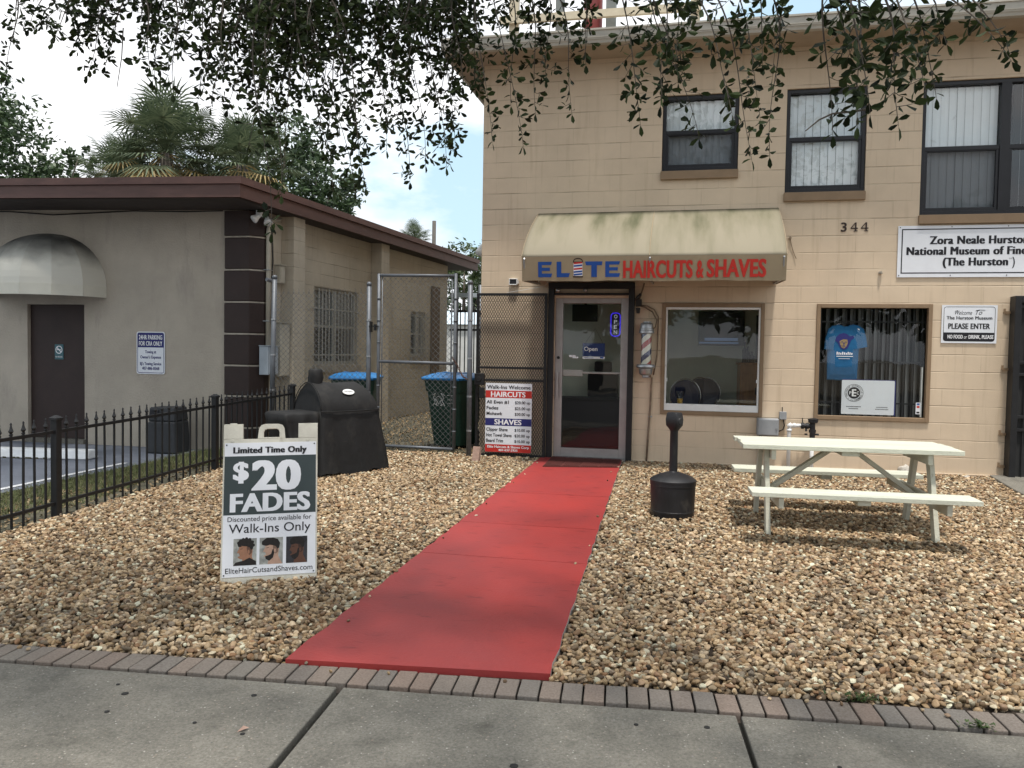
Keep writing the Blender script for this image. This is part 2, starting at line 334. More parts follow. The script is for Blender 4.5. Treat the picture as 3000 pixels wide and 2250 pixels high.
def concrete():
    m = bpy.data.materials.new('exposed_concrete'); t, b, nn = nodes(m); K = t.links.new
    tc = nn('ShaderNodeTexCoord'); a = nn('ShaderNodeTexNoise'); a.inputs['Scale'].default_value = 2.2; a.inputs['Detail'].default_value = 9; a.inputs['Roughness'].default_value = .7; K(tc.outputs['Object'], a.inputs['Vector'])
    r = nn('ShaderNodeValToRGB'); r.color_ramp.elements[0].position = .28; r.color_ramp.elements[1].position = .75
    r.color_ramp.elements[0].color = (.115, .108, .092, 1); r.color_ramp.elements[1].color = (.225, .212, .182, 1); K(a.outputs['Fac'], r.inputs[0])
    v = nn('ShaderNodeTexVoronoi'); v.inputs['Scale'].default_value = 66; v.inputs['Randomness'].default_value = 1; K(tc.outputs['Object'], v.inputs['Vector'])
    sz = nn('ShaderNodeMath', operation='LESS_THAN'); 
    wh = nn('ShaderNodeSeparateColor'); K(v.outputs['Color'], wh.inputs[0])
    th = nn('ShaderNodeMath', operation='MULTIPLY'); th.inputs[1].default_value = .34; p = nn('ShaderNodeMath', operation='POWER'); p.inputs[1].default_value = 2.2; K(wh.outputs[0], p.inputs[0]); K(p.outputs[0], th.inputs[0])
    K(v.outputs['Distance'], sz.inputs[0]); K(th.outputs[0], sz.inputs[1])
    spc = nn('ShaderNodeValToRGB'); e = spc.color_ramp; e.elements[0].color = (.32, .30, .26, 1); e.elements[1].color = (.42, .40, .36, 1); x = e.elements.new(.35); x.color = (.26, .21, .165, 1); x = e.elements.new(.6); x.color = (.10, .10, .10, 1)
    K(wh.outputs[1], spc.inputs[0]); mx = nn('ShaderNodeMixRGB'); K(sz.outputs[0], mx.inputs[0]); K(r.outputs[0], mx.inputs[1]); K(spc.outputs[0], mx.inputs[2])
    fg = nn('ShaderNodeTexNoise'); fg.inputs['Scale'].default_value = 75; fg.inputs['Detail'].default_value = 6; fg.inputs['Roughness'].default_value = .8; K(tc.outputs['Object'], fg.inputs['Vector']); fgr = nn('ShaderNodeValToRGB'); fgr.color_ramp.elements[0].position = .36; fgr.color_ramp.elements[1].position = .64; fgr.color_ramp.elements[0].color = (.62, .61, .59, 1); fgr.color_ramp.elements[1].color = (1.22, 1.21, 1.19, 1); K(fg.outputs['Fac'], fgr.inputs[0])
    fm = nn('ShaderNodeMixRGB'); fm.blend_type = 'MULTIPLY'; fm.inputs[0].default_value = 1; K(mx.outputs[0], fm.inputs[1]); K(fgr.outputs[0], fm.inputs[2]); mx = fm
    # dark stains
    s = nn('ShaderNodeTexNoise'); s.inputs['Scale'].default_value = 5.5; s.inputs['Detail'].default_value = 8; K(tc.outputs['Object'], s.inputs['Vector'])
    sr = nn('ShaderNodeValToRGB'); sr.color_ramp.elements[0].position = .55; sr.color_ramp.elements[1].position = .8; K(s.outputs['Fac'], sr.inputs[0])
    m2 = nn('ShaderNodeMixRGB'); m2.blend_type = 'MULTIPLY'; m2.inputs[2].default_value = (.62, .62, .6, 1); K(sr.outputs[0], m2.inputs[0]); K(mx.outputs[0], m2.inputs[1]); K(m2.outputs[0], b.inputs['Base Color'])
    n2 = nn('ShaderNodeTexNoise'); n2.inputs['Scale'].default_value = 170; K(tc.outputs['Object'], n2.inputs['Vector']); bp = nn('ShaderNodeBump'); bp.inputs['Strength'].default_value = .5; bp.inputs['Distance'].default_value = .004
    K(n2.outputs['Fac'], bp.inputs['Height']); K(bp.outputs[0], b.inputs['Normal']); b.inputs['Roughness'].default_value = .85
    return m
M['conc'] = concrete()
M['filler'] = mat('joint_dirt', (.02, .019, .016), .95)
# slabs lie parallel to the paver row
SA = math.atan(.085); ca, sa = math.cos(SA), math.sin(SA)
def sw(u, v, z): return Vector((u * ca - v * sa, 3.665 + u * sa + v * ca, z))     # u along the row, v away from the street
mb = MB(); jts = [-9.05, -7.22, -5.39, -3.41, -1.585, .26, 2.09, 3.92, 5.75, 7.6]
for i in range(len(jts) - 1):
    ga = .011 if i != 4 else .017
    gb = .011 if i != 3 else .017
    a0, a1 = jts[i] + ga, jts[i + 1] - gb
    mb.hexa([sw(a0, -1.6, -.08), sw(a1, -1.6, -.08), sw(a1, -.012, -.08), sw(a0, -.012, -.08), sw(a0, -1.6, -.004), sw(a1, -1.6, -.004), sw(a1, -.012, -.004), sw(a0, -.012, -.004)])
o = mb.build('sidewalk', M['conc'], bevel=.006); struct(o, 'grey exposed-aggregate concrete sidewalk slabs')
mb = MB().quad(sw(-10, -1.65, -.045), sw(9, -1.65, -.045), sw(9, .25, -.045), sw(-10, .25, -.045)); struct(mb.build('joint_filler', M['filler']))
M['gum'] = mat('old_gum', (.02, .019, .018), .8)
mb = MB()
for px, py, r in ((-2.50, 3.20, .016), (-2.45, 3.02, .011), (-1.92, 3.33, .013), (-2.02, 3.02, .009), (-1.77, 2.98, .010), (-.62, 3.00, .017), (-.37, 2.97, .024), (.12, 3.52, .013), (-.18, 3.47, .010), (.62, 3.3, .009), (-2.6, 3.28, .009)):
    mb.lathe((px, py, -.0045), [(r * .5, .0052), (r, .0035), (r * 1.05, .0)][::-1], 9)
struct(mb.build('sidewalk_stains', M['gum']), 'flattened black gum spots on the sidewalk')
# pavers
M['paver'] = ramp_mat('clay_paver', [(.20, .172, .148), (.225, .182, .152), (.195, .178, .156), (.24, .182, .148), (.18, .165, .148), (.215, .18, .152)], 'isl', .9, 90, .6)
def paver_row(v0, v1, u0, u1, zt):
    mb = MB(); u = u0
    while u < u1:
        w = .099 + random.uniform(-.002, .002); dz = random.uniform(-.003, .003); dv = random.uniform(-.004, .004)
        sk = random.uniform(-.003, .003)
        p = [(u + .003, v0 + dv), (u + w - .003, v0 + dv + sk), (u + w - .003, v1 + dv + sk), (u + .003, v1 + dv)]
        mb.hexa([sw(a, b, -.06) for a, b in p] + [sw(a, b, zt + dz) for a, b in p]); u += w + .003
    return mb
struct(paver_row(.004, .196, -9, 8.5, .006).build('paver_edging', M['paver'], bevel=.005), 'row of reddish brown clay pavers edging the gravel yard')
mb = MB().quad((-60, -14, -.09), (60, -14, -.09), (60, 1.6, -.088), (-60, 1.6, -.088)); struct(mb.build('road', M['street']))
# gravel bed under the pebbles
M['bed'] = mat('gravel_bed', (.03, .021, .014), .95, var=.4, scale=30, bump=.8, bscale=60)
CL = ((-1.962, 3.70), (-1.845, 10.36)); CR = ((-.622, 3.82), (-.795, 10.40))
def cl(y): t = (y - 3.70) / 6.66; return -1.962 + .117 * t
def cr_(y): t = (y - 3.82) / 6.58; return -.622 - .173 * t
def sheet(xa, xb, ya, yb, dz, ny=14):
    vs, fs = [], []
    for i in range(ny + 1):
        t = i / ny
        for k, x_ in enumerate((xa, xb)):
            x = x_((ya(0) if callable(ya) else ya) * (1 - t) + yb * t) if callable(x_) else x_
            y0 = ya(x) if callable(ya) else ya; y = y0 * (1 - t) + yb * t
            vs.append((x, y, gz(y) + dz))
    fs = [(2 * i, 2 * i + 1, 2 * i + 3, 2 * i + 2) for i in range(ny)]
    return vs, fs
mb = MB(); mb.add(*sheet(-5.45, 12, yin, 10.44, -.012)); struct(mb.build('gravel_bed', M['bed']))
# red painted path
def paint_red():
    m = bpy.data.materials.new('red_path_paint'); t, b, nn = nodes(m); K = t.links.new
    tc = nn('ShaderNodeTexCoord'); a = nn('ShaderNodeTexNoise'); a.inputs['Scale'].default_value = 1.6; a.inputs['Detail'].default_value = 8; a.inputs['Roughness'].default_value = .6; K(tc.outputs['Object'], a.inputs['Vector'])
    r = nn('ShaderNodeValToRGB'); r.color_ramp.elements[0].position = .3; r.color_ramp.elements[1].position = .7; r.color_ramp.elements[0].color = (.25, .036, .036, 1); r.color_ramp.elements[1].color = (.335, .036, .031, 1); K(a.outputs['Fac'], r.inputs[0])
    mp = nn('ShaderNodeMapping'); mp.inputs['Scale'].default_value = (6, 14, 1); mp.inputs['Rotation'].default_value = (0, 0, .5); K(tc.outputs['Object'], mp.inputs[0])
    s = nn('ShaderNodeTexNoise'); s.inputs['Scale'].default_value = 1.1; s.inputs['Detail'].default_value = 7; K(mp.outputs[0], s.inputs['Vector'])
    sr = nn('ShaderNodeValToRGB'); sr.color_ramp.elements[0].position = .60; sr.color_ramp.elements[1].position = .74; K(s.outputs['Fac'], sr.inputs[0])
    mx = nn('ShaderNodeMixRGB'); mx.blend_type = 'MULTIPLY'; mx.inputs[2].default_value = (.66, .6, .62, 1); K(sr.outputs[0], mx.inputs[0]); K(r.outputs[0], mx.inputs[1]); K(mx.outputs[0], b.inputs['Base Color'])
    n2 = nn('ShaderNodeTexNoise'); n2.inputs['Scale'].default_value = 45; n2.inputs['Detail'].default_value = 5; K(tc.outputs['Object'], n2.inputs['Vector']); bp = nn('ShaderNodeBump'); bp.inputs['Strength'].default_value = .4; bp.inputs['Distance'].default_value = .005; K(n2.outputs['Fac'], bp.inputs['Height']); K(bp.outputs[0], b.inputs['Normal'])
    b.inputs['Roughness'].default_value = .55; b.inputs['Specular IOR Level'].default_value = .35
    return m
M['redpath'] = paint_red(); M['rawedge'] = mat('bare_concrete_edge', (.42, .39, .35), .9, var=.2, scale=20)
mb = MB(); seams = [3.78, 5.72, 6.72, 8.05, 10.37]
for i in range(4):
    y0, y1 = seams[i] + (.0035 if i else 0), seams[i + 1] - .0035
    def row(y, first):
        a, b_ = cl(y), cr_(y)
        return (a, (3.70 if first else y)), (b_, (3.845 if first else y))
    n = 10
    for k in range(n):
        ya, yb = y0 + (y1 - y0) * k / n, y0 + (y1 - y0) * (k + 1) / n
        fa = (i == 0 and k == 0); (a0, a1) = row(ya, fa); (b0, b1) = row(yb, False)
        jl = [.006 * math.sin(17 * y_) + .004 * math.sin(41 * y_) for y_ in (ya, yb)]
        P = [(a0[0] + jl[0], a0[1]), (a1[0] + jl[0] * .7, a1[1]), (b1[0] + jl[1] * .7, b1[1]), (b0[0] + jl[1], b0[1])]
        top = [Vector((x, y, gz(max(y, 3.72)) + .030)) for x, y in P]; bot = [Vector((x, y, gz(max(y, 3.72)) - .04)) for x, y in P]
        mb.mi = 0; mb.quad(*top)
        mb.mi = 1; mb.quad(bot[1], bot[2], top[2], top[1]); mb.quad(bot[0], top[0], top[3], bot[3])
        if k == 0: mb.mi = 0; mb.quad(bot[0], bot[1], top[1], top[0])
        if k == n - 1: mb.mi = 0; mb.quad(bot[3], top[3], top[2], bot[2])
struct(mb.build('path', [M['redpath'], M['rawedge']]), 'red painted concrete path running from the sidewalk to the shop door')
# pebbles: geometry nodes
PEB = [(0.184, 0.114, 0.059), (0.428, 0.297, 0.164), (0.08, 0.047, 0.023), (0.577, 0.433, 0.271), (0.255, 0.141, 0.069), (0.151, 0.112, 0.072), (0.738, 0.582, 0.397), (0.331, 0.21, 0.106), (0.049, 0.03, 0.018), (0.456, 0.322, 0.183), (0.233, 0.19, 0.142), (0.31, 0.167, 0.082), (0.75, 0.724, 0.541), (0.115, 0.07, 0.036), (0.484, 0.345, 0.193), (0.033, 0.024, 0.016), (0.606, 0.458, 0.283), (0.177, 0.145, 0.108)]
M['pebble'] = ramp_mat('river_pebble', PEB, 'obj', .55, 55, .25)
def scatter(obj, mat_, density, variants, scale_lo, scale_hi, seed=1, tilt=.5, zoff=0.):
    ng = bpy.data.node_groups.new(obj.name + '_scatter', 'GeometryNodeTree'); ng.interface.new_socket('Geometry', in_out='INPUT', socket_type='NodeSocketGeometry'); ng.interface.new_socket('Geometry', in_out='OUTPUT', socket_type='NodeSocketGeometry')
    A = ng.nodes.new; K = ng.links.new
    gi = A('NodeGroupInput'); go = A('NodeGroupOutput'); di = A('GeometryNodeDistributePointsOnFaces'); di.inputs['Density'].default_value = density; di.inputs['Seed'].default_value = seed
    K(gi.outputs[0], di.inputs['Mesh']); ip = A('GeometryNodeInstanceOnPoints'); K(di.outputs['Points'], ip.inputs['Points'])
    jn = A('GeometryNodeGeometryToInstance')
    for vset in variants(A, K): K(vset, jn.inputs[0])
    K(jn.outputs[0], ip.inputs['Instance']); ip.inputs['Pick Instance'].default_value = True
    rv = A('FunctionNodeRandomValue'); rv.data_type = 'FLOAT_VECTOR'; rv.inputs['Min'].default_value = (-tilt, -tilt, 0); rv.inputs['Max'].default_value = (tilt, tilt, 6.283); rv.inputs['Seed'].default_value = 3; K(rv.outputs['Value'], ip.inputs['Rotation'])
    rs = A('FunctionNodeRandomValue'); rs.data_type = 'FLOAT_VECTOR'; rs.inputs['Min'].default_value = scale_lo; rs.inputs['Max'].default_value = scale_hi; rs.inputs['Seed'].default_value = 7; K(rs.outputs['Value'], ip.inputs['Scale'])
    tr = A('GeometryNodeTranslateInstances'); rz = A('FunctionNodeRandomValue'); rz.data_type = 'FLOAT_VECTOR'; rz.inputs['Min'].default_value = (0, 0, -zoff * .4); rz.inputs['Max'].default_value = (0, 0, zoff); rz.inputs['Seed'].default_value = 9
    K(ip.outputs[0], tr.inputs[0]); K(rz.outputs['Value'], tr.inputs['Translation']); tr.inputs['Local Space'].default_value = False
    sm = A('GeometryNodeSetMaterial'); sm.inputs['Material'].default_value = mat_; K(tr.outputs[0], sm.inputs[0]); K(sm.outputs[0], go.inputs[0])
    md = obj.modifiers.new('scatter', 'NODES'); md.node_group = ng
    obj.data.materials.append(mat_); obj['kind'] = 'stuff'
def pebble_variants(A, K):
    outs = []
    for i in range(6):
        ic = A('GeometryNodeMeshIcoSphere'); ic.inputs['Radius'].default_value = 1; ic.inputs['Subdivisions'].default_value = 3
        sp = A('GeometryNodeSetPosition'); no = A('ShaderNodeTexNoise'); no.noise_dimensions = '4D'; no.inputs['W'].default_value = i * 3.7; no.inputs['Scale'].default_value = .75; no.inputs['Detail'].default_value = 1.5
        sub = A('ShaderNodeVectorMath'); sub.operation = 'SUBTRACT'; sub.inputs[1].default_value = (.5, .5, .5); mul = A('ShaderNodeVectorMath'); mul.operation = 'SCALE'; mul.inputs['Scale'].default_value = 1.1
        K(no.outputs['Color'], sub.inputs[0]); K(sub.outputs[0], mul.inputs[0]); K(mul.outputs[0], sp.inputs['Offset']); K(ic.outputs['Mesh'], sp.inputs['Geometry'])
        ss = A('GeometryNodeSetShadeSmooth'); K(sp.outputs[0], ss.inputs[0]); outs.append(ss.outputs[0])
    return outs
mb = MB(); mb.add(*sheet(-5.40, lambda y: cl(y) - .008, lambda x: yin(x) + .015, 10.40, 0)); mb.add(*sheet(lambda y: cr_(y) + .010, 9.5, lambda x: yin(x) + .015, 10.42, 0))
gravel = mb.build('gravel', M['bed']); gravel.data.materials.clear()
scatter(gravel, M['pebble'], 2650, pebble_variants, (.009, .008, .006), (.0255, .019, .0155), 4, .55, .024)
gravel['label'] = 'tan and brown river pebbles covering the yard'
mb = MB(); mb.add(*[[(x, y, z + .034) for x, y, z in q] if i == 0 else q for i, q in enumerate(sheet(lambda y: cl(y), lambda y: cl(y) + .09, lambda x: 3.75, 10.2, 0))]); mb.add(*[[(x, y, z + .034) for x, y, z in q] if i == 0 else q for i, q in enumerate(sheet(lambda y: cr_(y) - .09, lambda y: cr_(y), lambda x: 3.9, 10.2, 0))]); mb.quad(sw(-6, .10, .012), sw(6, .10, .012), sw(6, .21, .012), sw(-6, .21, .012))
sg = mb.build('stray_gravel', M['bed']); sg.data.materials.clear(); scatter(sg, M['pebble'], 20, pebble_variants, (.007, .006, .005), (.016, .012, .010), 12, .5, .004); sg['label'] = 'few stray pebbles lying on the path edges and the pavers'
# left: parking lot, grass strip, dirt behind the fence
mb = MB().quad((-40, 2.4, .060), (-6.75, 2.4, .060), (-6.95, 10.75, .075), (-40, 10.75, .075)); struct(mb.build('parking_lot', M['asphalt_lot']))
mb = MB(); mb.quad((-6.93, 4, .067), (-6.85, 4, .067), (-7.09, 9.15, .080), (-7.17, 9.15, .080)); mb.quad((-9.3, 4, .067), (-9.2, 4, .067), (-10.1, 9.9, .080), (-10.2, 9.9, .080)); struct(mb.build('parking_lines', M['line']))
mb = MB()
for i in range(12):
    ya, yb = 3.4 + i * .62, 3.4 + (i + 1) * .62
    def xg(y): return -6.72 - .03 * (y - 3.4) + .04 * math.sin(3 * y)
    mb.quad((xg(ya), ya, .064), (-5.38, ya, gz(ya) - .006), (-5.38, yb, gz(yb) - .006), (xg(yb), yb, .074))
strip = mb.build('grass_verge', M['dirt']); struct(strip)
mb = MB().quad((-6.25, 10.40, .19), (-2.6, 10.40, .20), (-2.6, 34, .36), (-5, 34, .36)); mb.quad((-30, 20, .30), (-5, 20, .30), (-5, 60, .4), (-30, 60, .4)); struct(mb.build('yard', M['dirt']))
M['grass'] = ramp_mat('grass_blade', [(.07, .095, .03), (.11, .135, .05), (.15, .15, .07), (.085, .11, .04), (.21, .17, .09)], 'obj', .7)
def blade_variants(A, K):
    outs = []
    for i in range(3):
        co = A('GeometryNodeMeshCone'); co.inputs['Vertices'].default_value = 3; co.inputs['Side Segments'].default_value = 3; co.inputs['Radius Bottom'].default_value = .035; co.inputs['Radius Top'].default_value = 0.003; co.inputs['Depth'].default_value = 1
        sp = A('GeometryNodeSetPosition'); po = A('GeometryNodeInputPosition'); sx = A('ShaderNodeSeparateXYZ'); K(po.outputs[0], sx.inputs[0]); mm = A('ShaderNodeMath'); mm.operation = 'POWER'; mm.inputs[1].default_value = 2; K(sx.outputs[2], mm.inputs[0])
        m2 = A('ShaderNodeMath'); m2.operation = 'MULTIPLY'; m2.inputs[1].default_value = .2 + .15 * i; K(mm.outputs[0], m2.inputs[0]); cb = A('ShaderNodeCombineXYZ'); K(m2.outputs[0], cb.inputs[0]); K(cb.outputs[0], sp.inputs['Offset']); K(co.outputs['Mesh'], sp.inputs['Geometry']); outs.append(sp.outputs[0])
    return outs
mb = MB()
for i in range(20):
    ya, yb = 3.4 + i * .36, 3.4 + (i + 1) * .36
    mb.quad((xg(ya) + .02, ya, .064), (-5.75 + .12 * math.sin(2.1 * ya), ya, gz(ya) - .02), (-5.75 + .12 * math.sin(2.1 * yb), yb, gz(yb) - .02), (xg(yb) + .02, yb, .074))
gr = mb.build('grass', M['grass']); gr.data.materials.clear(); scatter(gr, M['grass'], 1900, blade_variants, (.09, .09, .025), (.15, .15, .075), 2, .55); gr['label'] = 'rough green grass growing along the outer side of the iron fence'
M['litter'] = ramp_mat('dead_leaf', [(.16, .10, .05), (.26, .18, .09), (.10, .07, .04), (.33, .25, .15), (.07, .06, .03)], 'obj', .8)
def litter_variants(A, K):
    outs = []
    for i in range(2):
        co = A('GeometryNodeMeshGrid'); co.inputs['Size X'].default_value = 2; co.inputs['Size Y'].default_value = .8; co.inputs['Vertices X'].default_value = 4; co.inputs['Vertices Y'].default_value = 2
        sp = A('GeometryNodeSetPosition'); po = A('GeometryNodeInputPosition'); sx = A('ShaderNodeSeparateXYZ'); K(po.outputs[0], sx.inputs[0]); mm = A('ShaderNodeMath'); mm.operation = 'MULTIPLY'; K(sx.outputs[0], mm.inputs[0]); K(sx.outputs[0], mm.inputs[1])
        m2 = A('ShaderNodeMath'); m2.operation = 'MULTIPLY'; m2.inputs[1].default_value = .25 + .2 * i; K(mm.outputs[0], m2.inputs[0]); cb = A('ShaderNodeCombineXYZ'); K(m2.outputs[0], cb.inputs[2]); K(cb.outputs[0], sp.inputs['Offset']); K(co.outputs['Mesh'], sp.inputs['Geometry']); outs.append(sp.outputs[0])
    return outs
mb = MB().quad((-6.15, 10.30, .205), (-2.75, 10.30, .212), (-2.75, 19, .275), (-5.55, 19, .275))
for i in range(8):
    ya, yb = 5.0 + i * .66, 5.0 + (i + 1) * .66; mb.quad((-6.3, ya, .075 + .3 * (gz(ya) - .075)), (-5.38, ya, gz(ya)), (-5.38, yb, gz(yb)), (-6.3, yb, .075 + .3 * (gz(yb) - .075)))
lt = mb.build('leaf_litter', M['litter']); lt.data.materials.clear(); scatter(lt, M['litter'], 230, litter_variants, (.012, .012, .012), (.028, .028, .028), 5, .7, .008); lt['label'] = 'dead brown leaves strewn over bare ground by the fences'
# ------------------------------------------------------------------ the two-storey shop building
BX0, BX1, BZ1 = -2.708, 10.5, 5.366
main = thing('two_storey_building', 'two-storey painted beige block building with a shop door under a tan awning', 'building', (-2.5252, FY, .228))
HOLES = [(-.38, .55, 3.905, 4.855), (1.11, 2.03, 3.60, 4.86), (2.643, 4.55, 3.297, 4.868), (-.325, .916, .847, 2.252), (1.53, 2.824, .843, 2.25), (-1.745, -.705, .215, 2.36), (3.70, 4.72, .2, 2.30)]
def wall_holes(mb, x0, x1, z0, z1, holes, th, fn):
    xs = sorted({x0, x1, *[h[i] for h in holes for i in (0, 1)]}); zs = sorted({z0, z1, *[h[i] for h in holes for i in (2, 3)]})
    for d, fl in ((0, False), (th, True)):
        for i in range(len(xs) - 1):
            for j in range(len(zs) - 1):
                cx, cz = (xs[i] + xs[i + 1]) / 2, (zs[j] + zs[j + 1]) / 2
                if any(h[0] < cx < h[1] and h[2] < cz < h[3] for h in holes): continue
                p = [fn(xs[i], d, zs[j]), fn(xs[i + 1], d, zs[j]), fn(xs[i + 1], d, zs[j + 1]), fn(xs[i], d, zs[j + 1])]
                mb.quad(*(p[::-1] if fl else p))
    for a, b, c, d in holes:
        mb.quad(fn(a, 0, c), fn(a, th, c), fn(a, th, d), fn(a, 0, d)); mb.quad(fn(b, 0, d), fn(b, th, d), fn(b, th, c), fn(b, 0, c))
        mb.quad(fn(a, 0, d), fn(a, th, d), fn(b, th, d), fn(b, 0, d)); mb.quad(fn(b, 0, c), fn(b, th, c), fn(a, th, c), fn(a, 0, c))
mb = MB(); wall_holes(mb, BX0, BX1, -.1, BZ1, HOLES, .2, lambda x, d, z: (x, FY + d, z))

for y0, y1, z0, z1 in ((FY, 11.6, -.1, BZ1), (12.6, 24, -.1, BZ1), (11.6, 12.6, -.1, 1.1), (11.6, 12.6, 2.5, BZ1)): mb.quad((BX0, y1, z0), (BX0, y0, z0), (BX0, y0, z1), (BX0, y1, z1))  # gap left for the added side window
mb.quad((BX1, FY, -.1), (BX1, 24, -.1), (BX1, 24, BZ1), (BX1, FY, BZ1)); mb.quad((BX1, 24, -.1), (BX0, 24, -.1), (BX0, 24, BZ1), (BX1, 24, BZ1))
mb.build('wall', M['wall'], main)
# low plinth course standing a little proud of the wall
mb = MB(); mb.box(-.66, 3.62, FY - .018, FY - .002, -.05, .245); mb.build('plinth', M['wall'], main, bevel=.004)
# roof, soffit, gutter
mb = MB(); mb.box(-3.085, BX1 + .4, 9.955, 24.4, BZ1 + .003, BZ1 + .10); rf = mb.build('roof', M['gutter'], main)
mb = MB(); mb.box(-3.07, BX1 + .3, 9.97, 24.3, BZ1 - .006, BZ1 + .001); mb.build('soffit', M['soffit'], rf)
mb = MB()
gp = [(9.952, BZ1 - .012), (9.880, BZ1 - .012), (9.872, BZ1 + .014), (9.850, BZ1 + .05), (9.846, BZ1 + .125), (9.832, BZ1 + .130), (9.832, BZ1 + .152), (9.850, BZ1 + .152), (9.858, BZ1 + .03), (9.952, BZ1 + .02)]
mb.prism([(-3.13, y, z) for y, z in gp][::-1], (BX1 + 3.5, 0, 0)); gt = mb.build('gutter', M['gutter'], rf)
mb = MB(); mb.box(-3.128, -3.088, 9.955, 24.4, BZ1 - .02, BZ1 + .14); mb.box(-3.142, -3.130, 9.82, 24.4, BZ1 + .125, BZ1 + .152); mb.build('fascia', M['gutter'], rf)
mb = MB(); mb.path([(-3.02, 12.0, BZ1 - .02), (-3.0, 12.02, BZ1 - .18), (-2.90, 12.05, BZ1 - .30), (-2.76, 12.06, BZ1 - .42), (-2.755, 12.06, .3)], .045, 8); mb.build('downspout', M['gutter'], main, smooth=True)

# upper windows -----------------------------------------------------------------
def blinds(mb, x0, x1, z0, z1, y, w=.089, ang=.25, skip=()):
    n = int((x1 - x0) / (w * .93)); st = (x1 - x0) / n
    for i in range(n):
        if i in skip: continue
        cx = x0 + st * (i + .5); a = ang + random.uniform(-.05, .05); dx, dy = w / 2 * math.cos(a), w / 2 * math.sin(a)
        mb.add([(cx - dx, y - dy, z0), (cx, y - .005, z0), (cx + dx, y + dy, z0), (cx + dx, y + dy, z1), (cx, y - .005, z1), (cx - dx, y - dy, z1)], [(0, 1, 4, 5), (1, 2, 3, 4)])
def sash_window(x0, x1, z0, z1, zr, wing=None, screen=True):
    mb = MB(); yf, yb = FY + .028, FY + .10
    mb.frame(x0 + .004, x1 - .004, z0 + .004, z1 - .004, yf, yb, .042, .05, .045)
    fr = mb.build('window', M['bronze'], main, bevel=.003)
    xs = [(x0 + .046, x1 - .046)]
    if wing: xs = [(x0 + .046, wing[0]), (wing[1], x1 - .046)]; m2 = MB(); m2.box(wing[0], wing[1], yf - .004, yb, z0 + .05, z1 - .05); m2.build('mullion', M['bronze'], fr)
    for k, (a, b) in enumerate(xs):
        m = MB(); m.box(a, b, yf + .006, yb - .012, zr, zr + .048); m.frame(a, b, z0 + .054, zr, yf + .014, yf + .045, .032, .04, .012); m.build('sash', M['bronze'], fr, bevel=.002)
        m = MB(); m.quad((a, yf + .05, zr + .04), (b, yf + .05, zr + .04), (b, yf + .05, z1 - .045), (a, yf + .05, z1 - .045)); m.quad((a + .03, yf + .03, z0 + .08), (b - .03, yf + .03, z0 + .08), (b - .03, yf + .03, zr), (a + .03, yf + .03, zr)); m.build('pane', M['glass'], fr)
        if screen and k == 0: m = MB(); m.quad((a + .03, yf + .02, z0 + .08), (b - .03, yf + .02, z0 + .08), (b - .03, yf + .02, zr), (a + .03, yf + .02, zr)); m.build('insect_screen', M['screen'], fr)
        m = MB(); blinds(m, a + .005, b - .005, z0 + .04, z1 - .06, FY + .118, ang=.10 if k == 0 else 1.25, skip=())
        m.build('blind', M['blind'], fr)
    m = MB(); m.box(x0 - .01, x1 + .004, FY - .045, FY + .027, z0 - .105, z0 + .002); m.build('sill', M['brown'], fr, bevel=.006)
    return fr
sash_window(-.38, .55, 3.905, 4.855, 4.375); w2 = sash_window(1.11, 2.03, 3.60, 4.86, 4.232, screen=False); sash_window(2.643, 4.55, 3.297, 4.868, 4.06, wing=(3.49, 3.595))
mb = MB(); mb.box(1.26, 1.36, FY + .05, FY + .075, 3.655, 3.685); mb.build('sash_lock', M['bronze'], w2)

# ground-floor windows --------------------------------------------------------------
def shop_window(x0, x1, z0, z1, white, pane):
    mb = MB(); mb.frame(x0, x1, z0, z1, FY - .022, FY + .06, .045, .05, .05); fr = mb.build('window', M['brown'], main, bevel=.004)
    if white:
        m = MB(); m.frame(x0 + .0455, x1 - .0455, z0 + .051, z1 - .051, FY - .008, FY + .05, .022, .085, .028); m.build('inner_frame', M['white'], fr, bevel=.003)
        for xx in (x0 + .07, x1 - .082): m = MB(); m.box(xx, xx + .012, FY - .012, FY - .008, z0 + .42, z0 + .46); m.build('latch', M['white'], fr)
    m = MB(); m.quad((x0 + .05, FY + .04, z0 + .05), (x1 - .05, FY + .04, z0 + .05), (x1 - .05, FY + .04, z1 - .05), (x0 + .05, FY + .04, z1 - .05)); m.build('pane', pane, fr)
    return fr
shop_window(-.328, .919, .845, 2.254, True, M['glass2'])
g2 = shop_window(1.527, 2.827, .841, 2.252, False, M['glass2'])
mb = MB()
for i in range(13):
    x = 1.60 + i * .096 + random.uniform(-.006, .006); mb.box(x - .008, x + .008, FY + .125, FY + .141, .86, 2.24)
for z in (1.05, 1.55, 2.04): mb.box(1.56, 2.80, FY + .118, FY + .124, z - .009, z + .009)
mb.build('window_bars', M['black'], g2)
mb = MB(); blinds(mb, 1.55, 2.76, .88, 2.2, FY + .19, w=.10, ang=.95); mb.build('blind', M['dblind'], g2)
mb = MB(); mb.box(2.745, 2.757, FY + .045, FY + .10, .90, 1.5); mb.build('pane_edge', M['white'], g2)

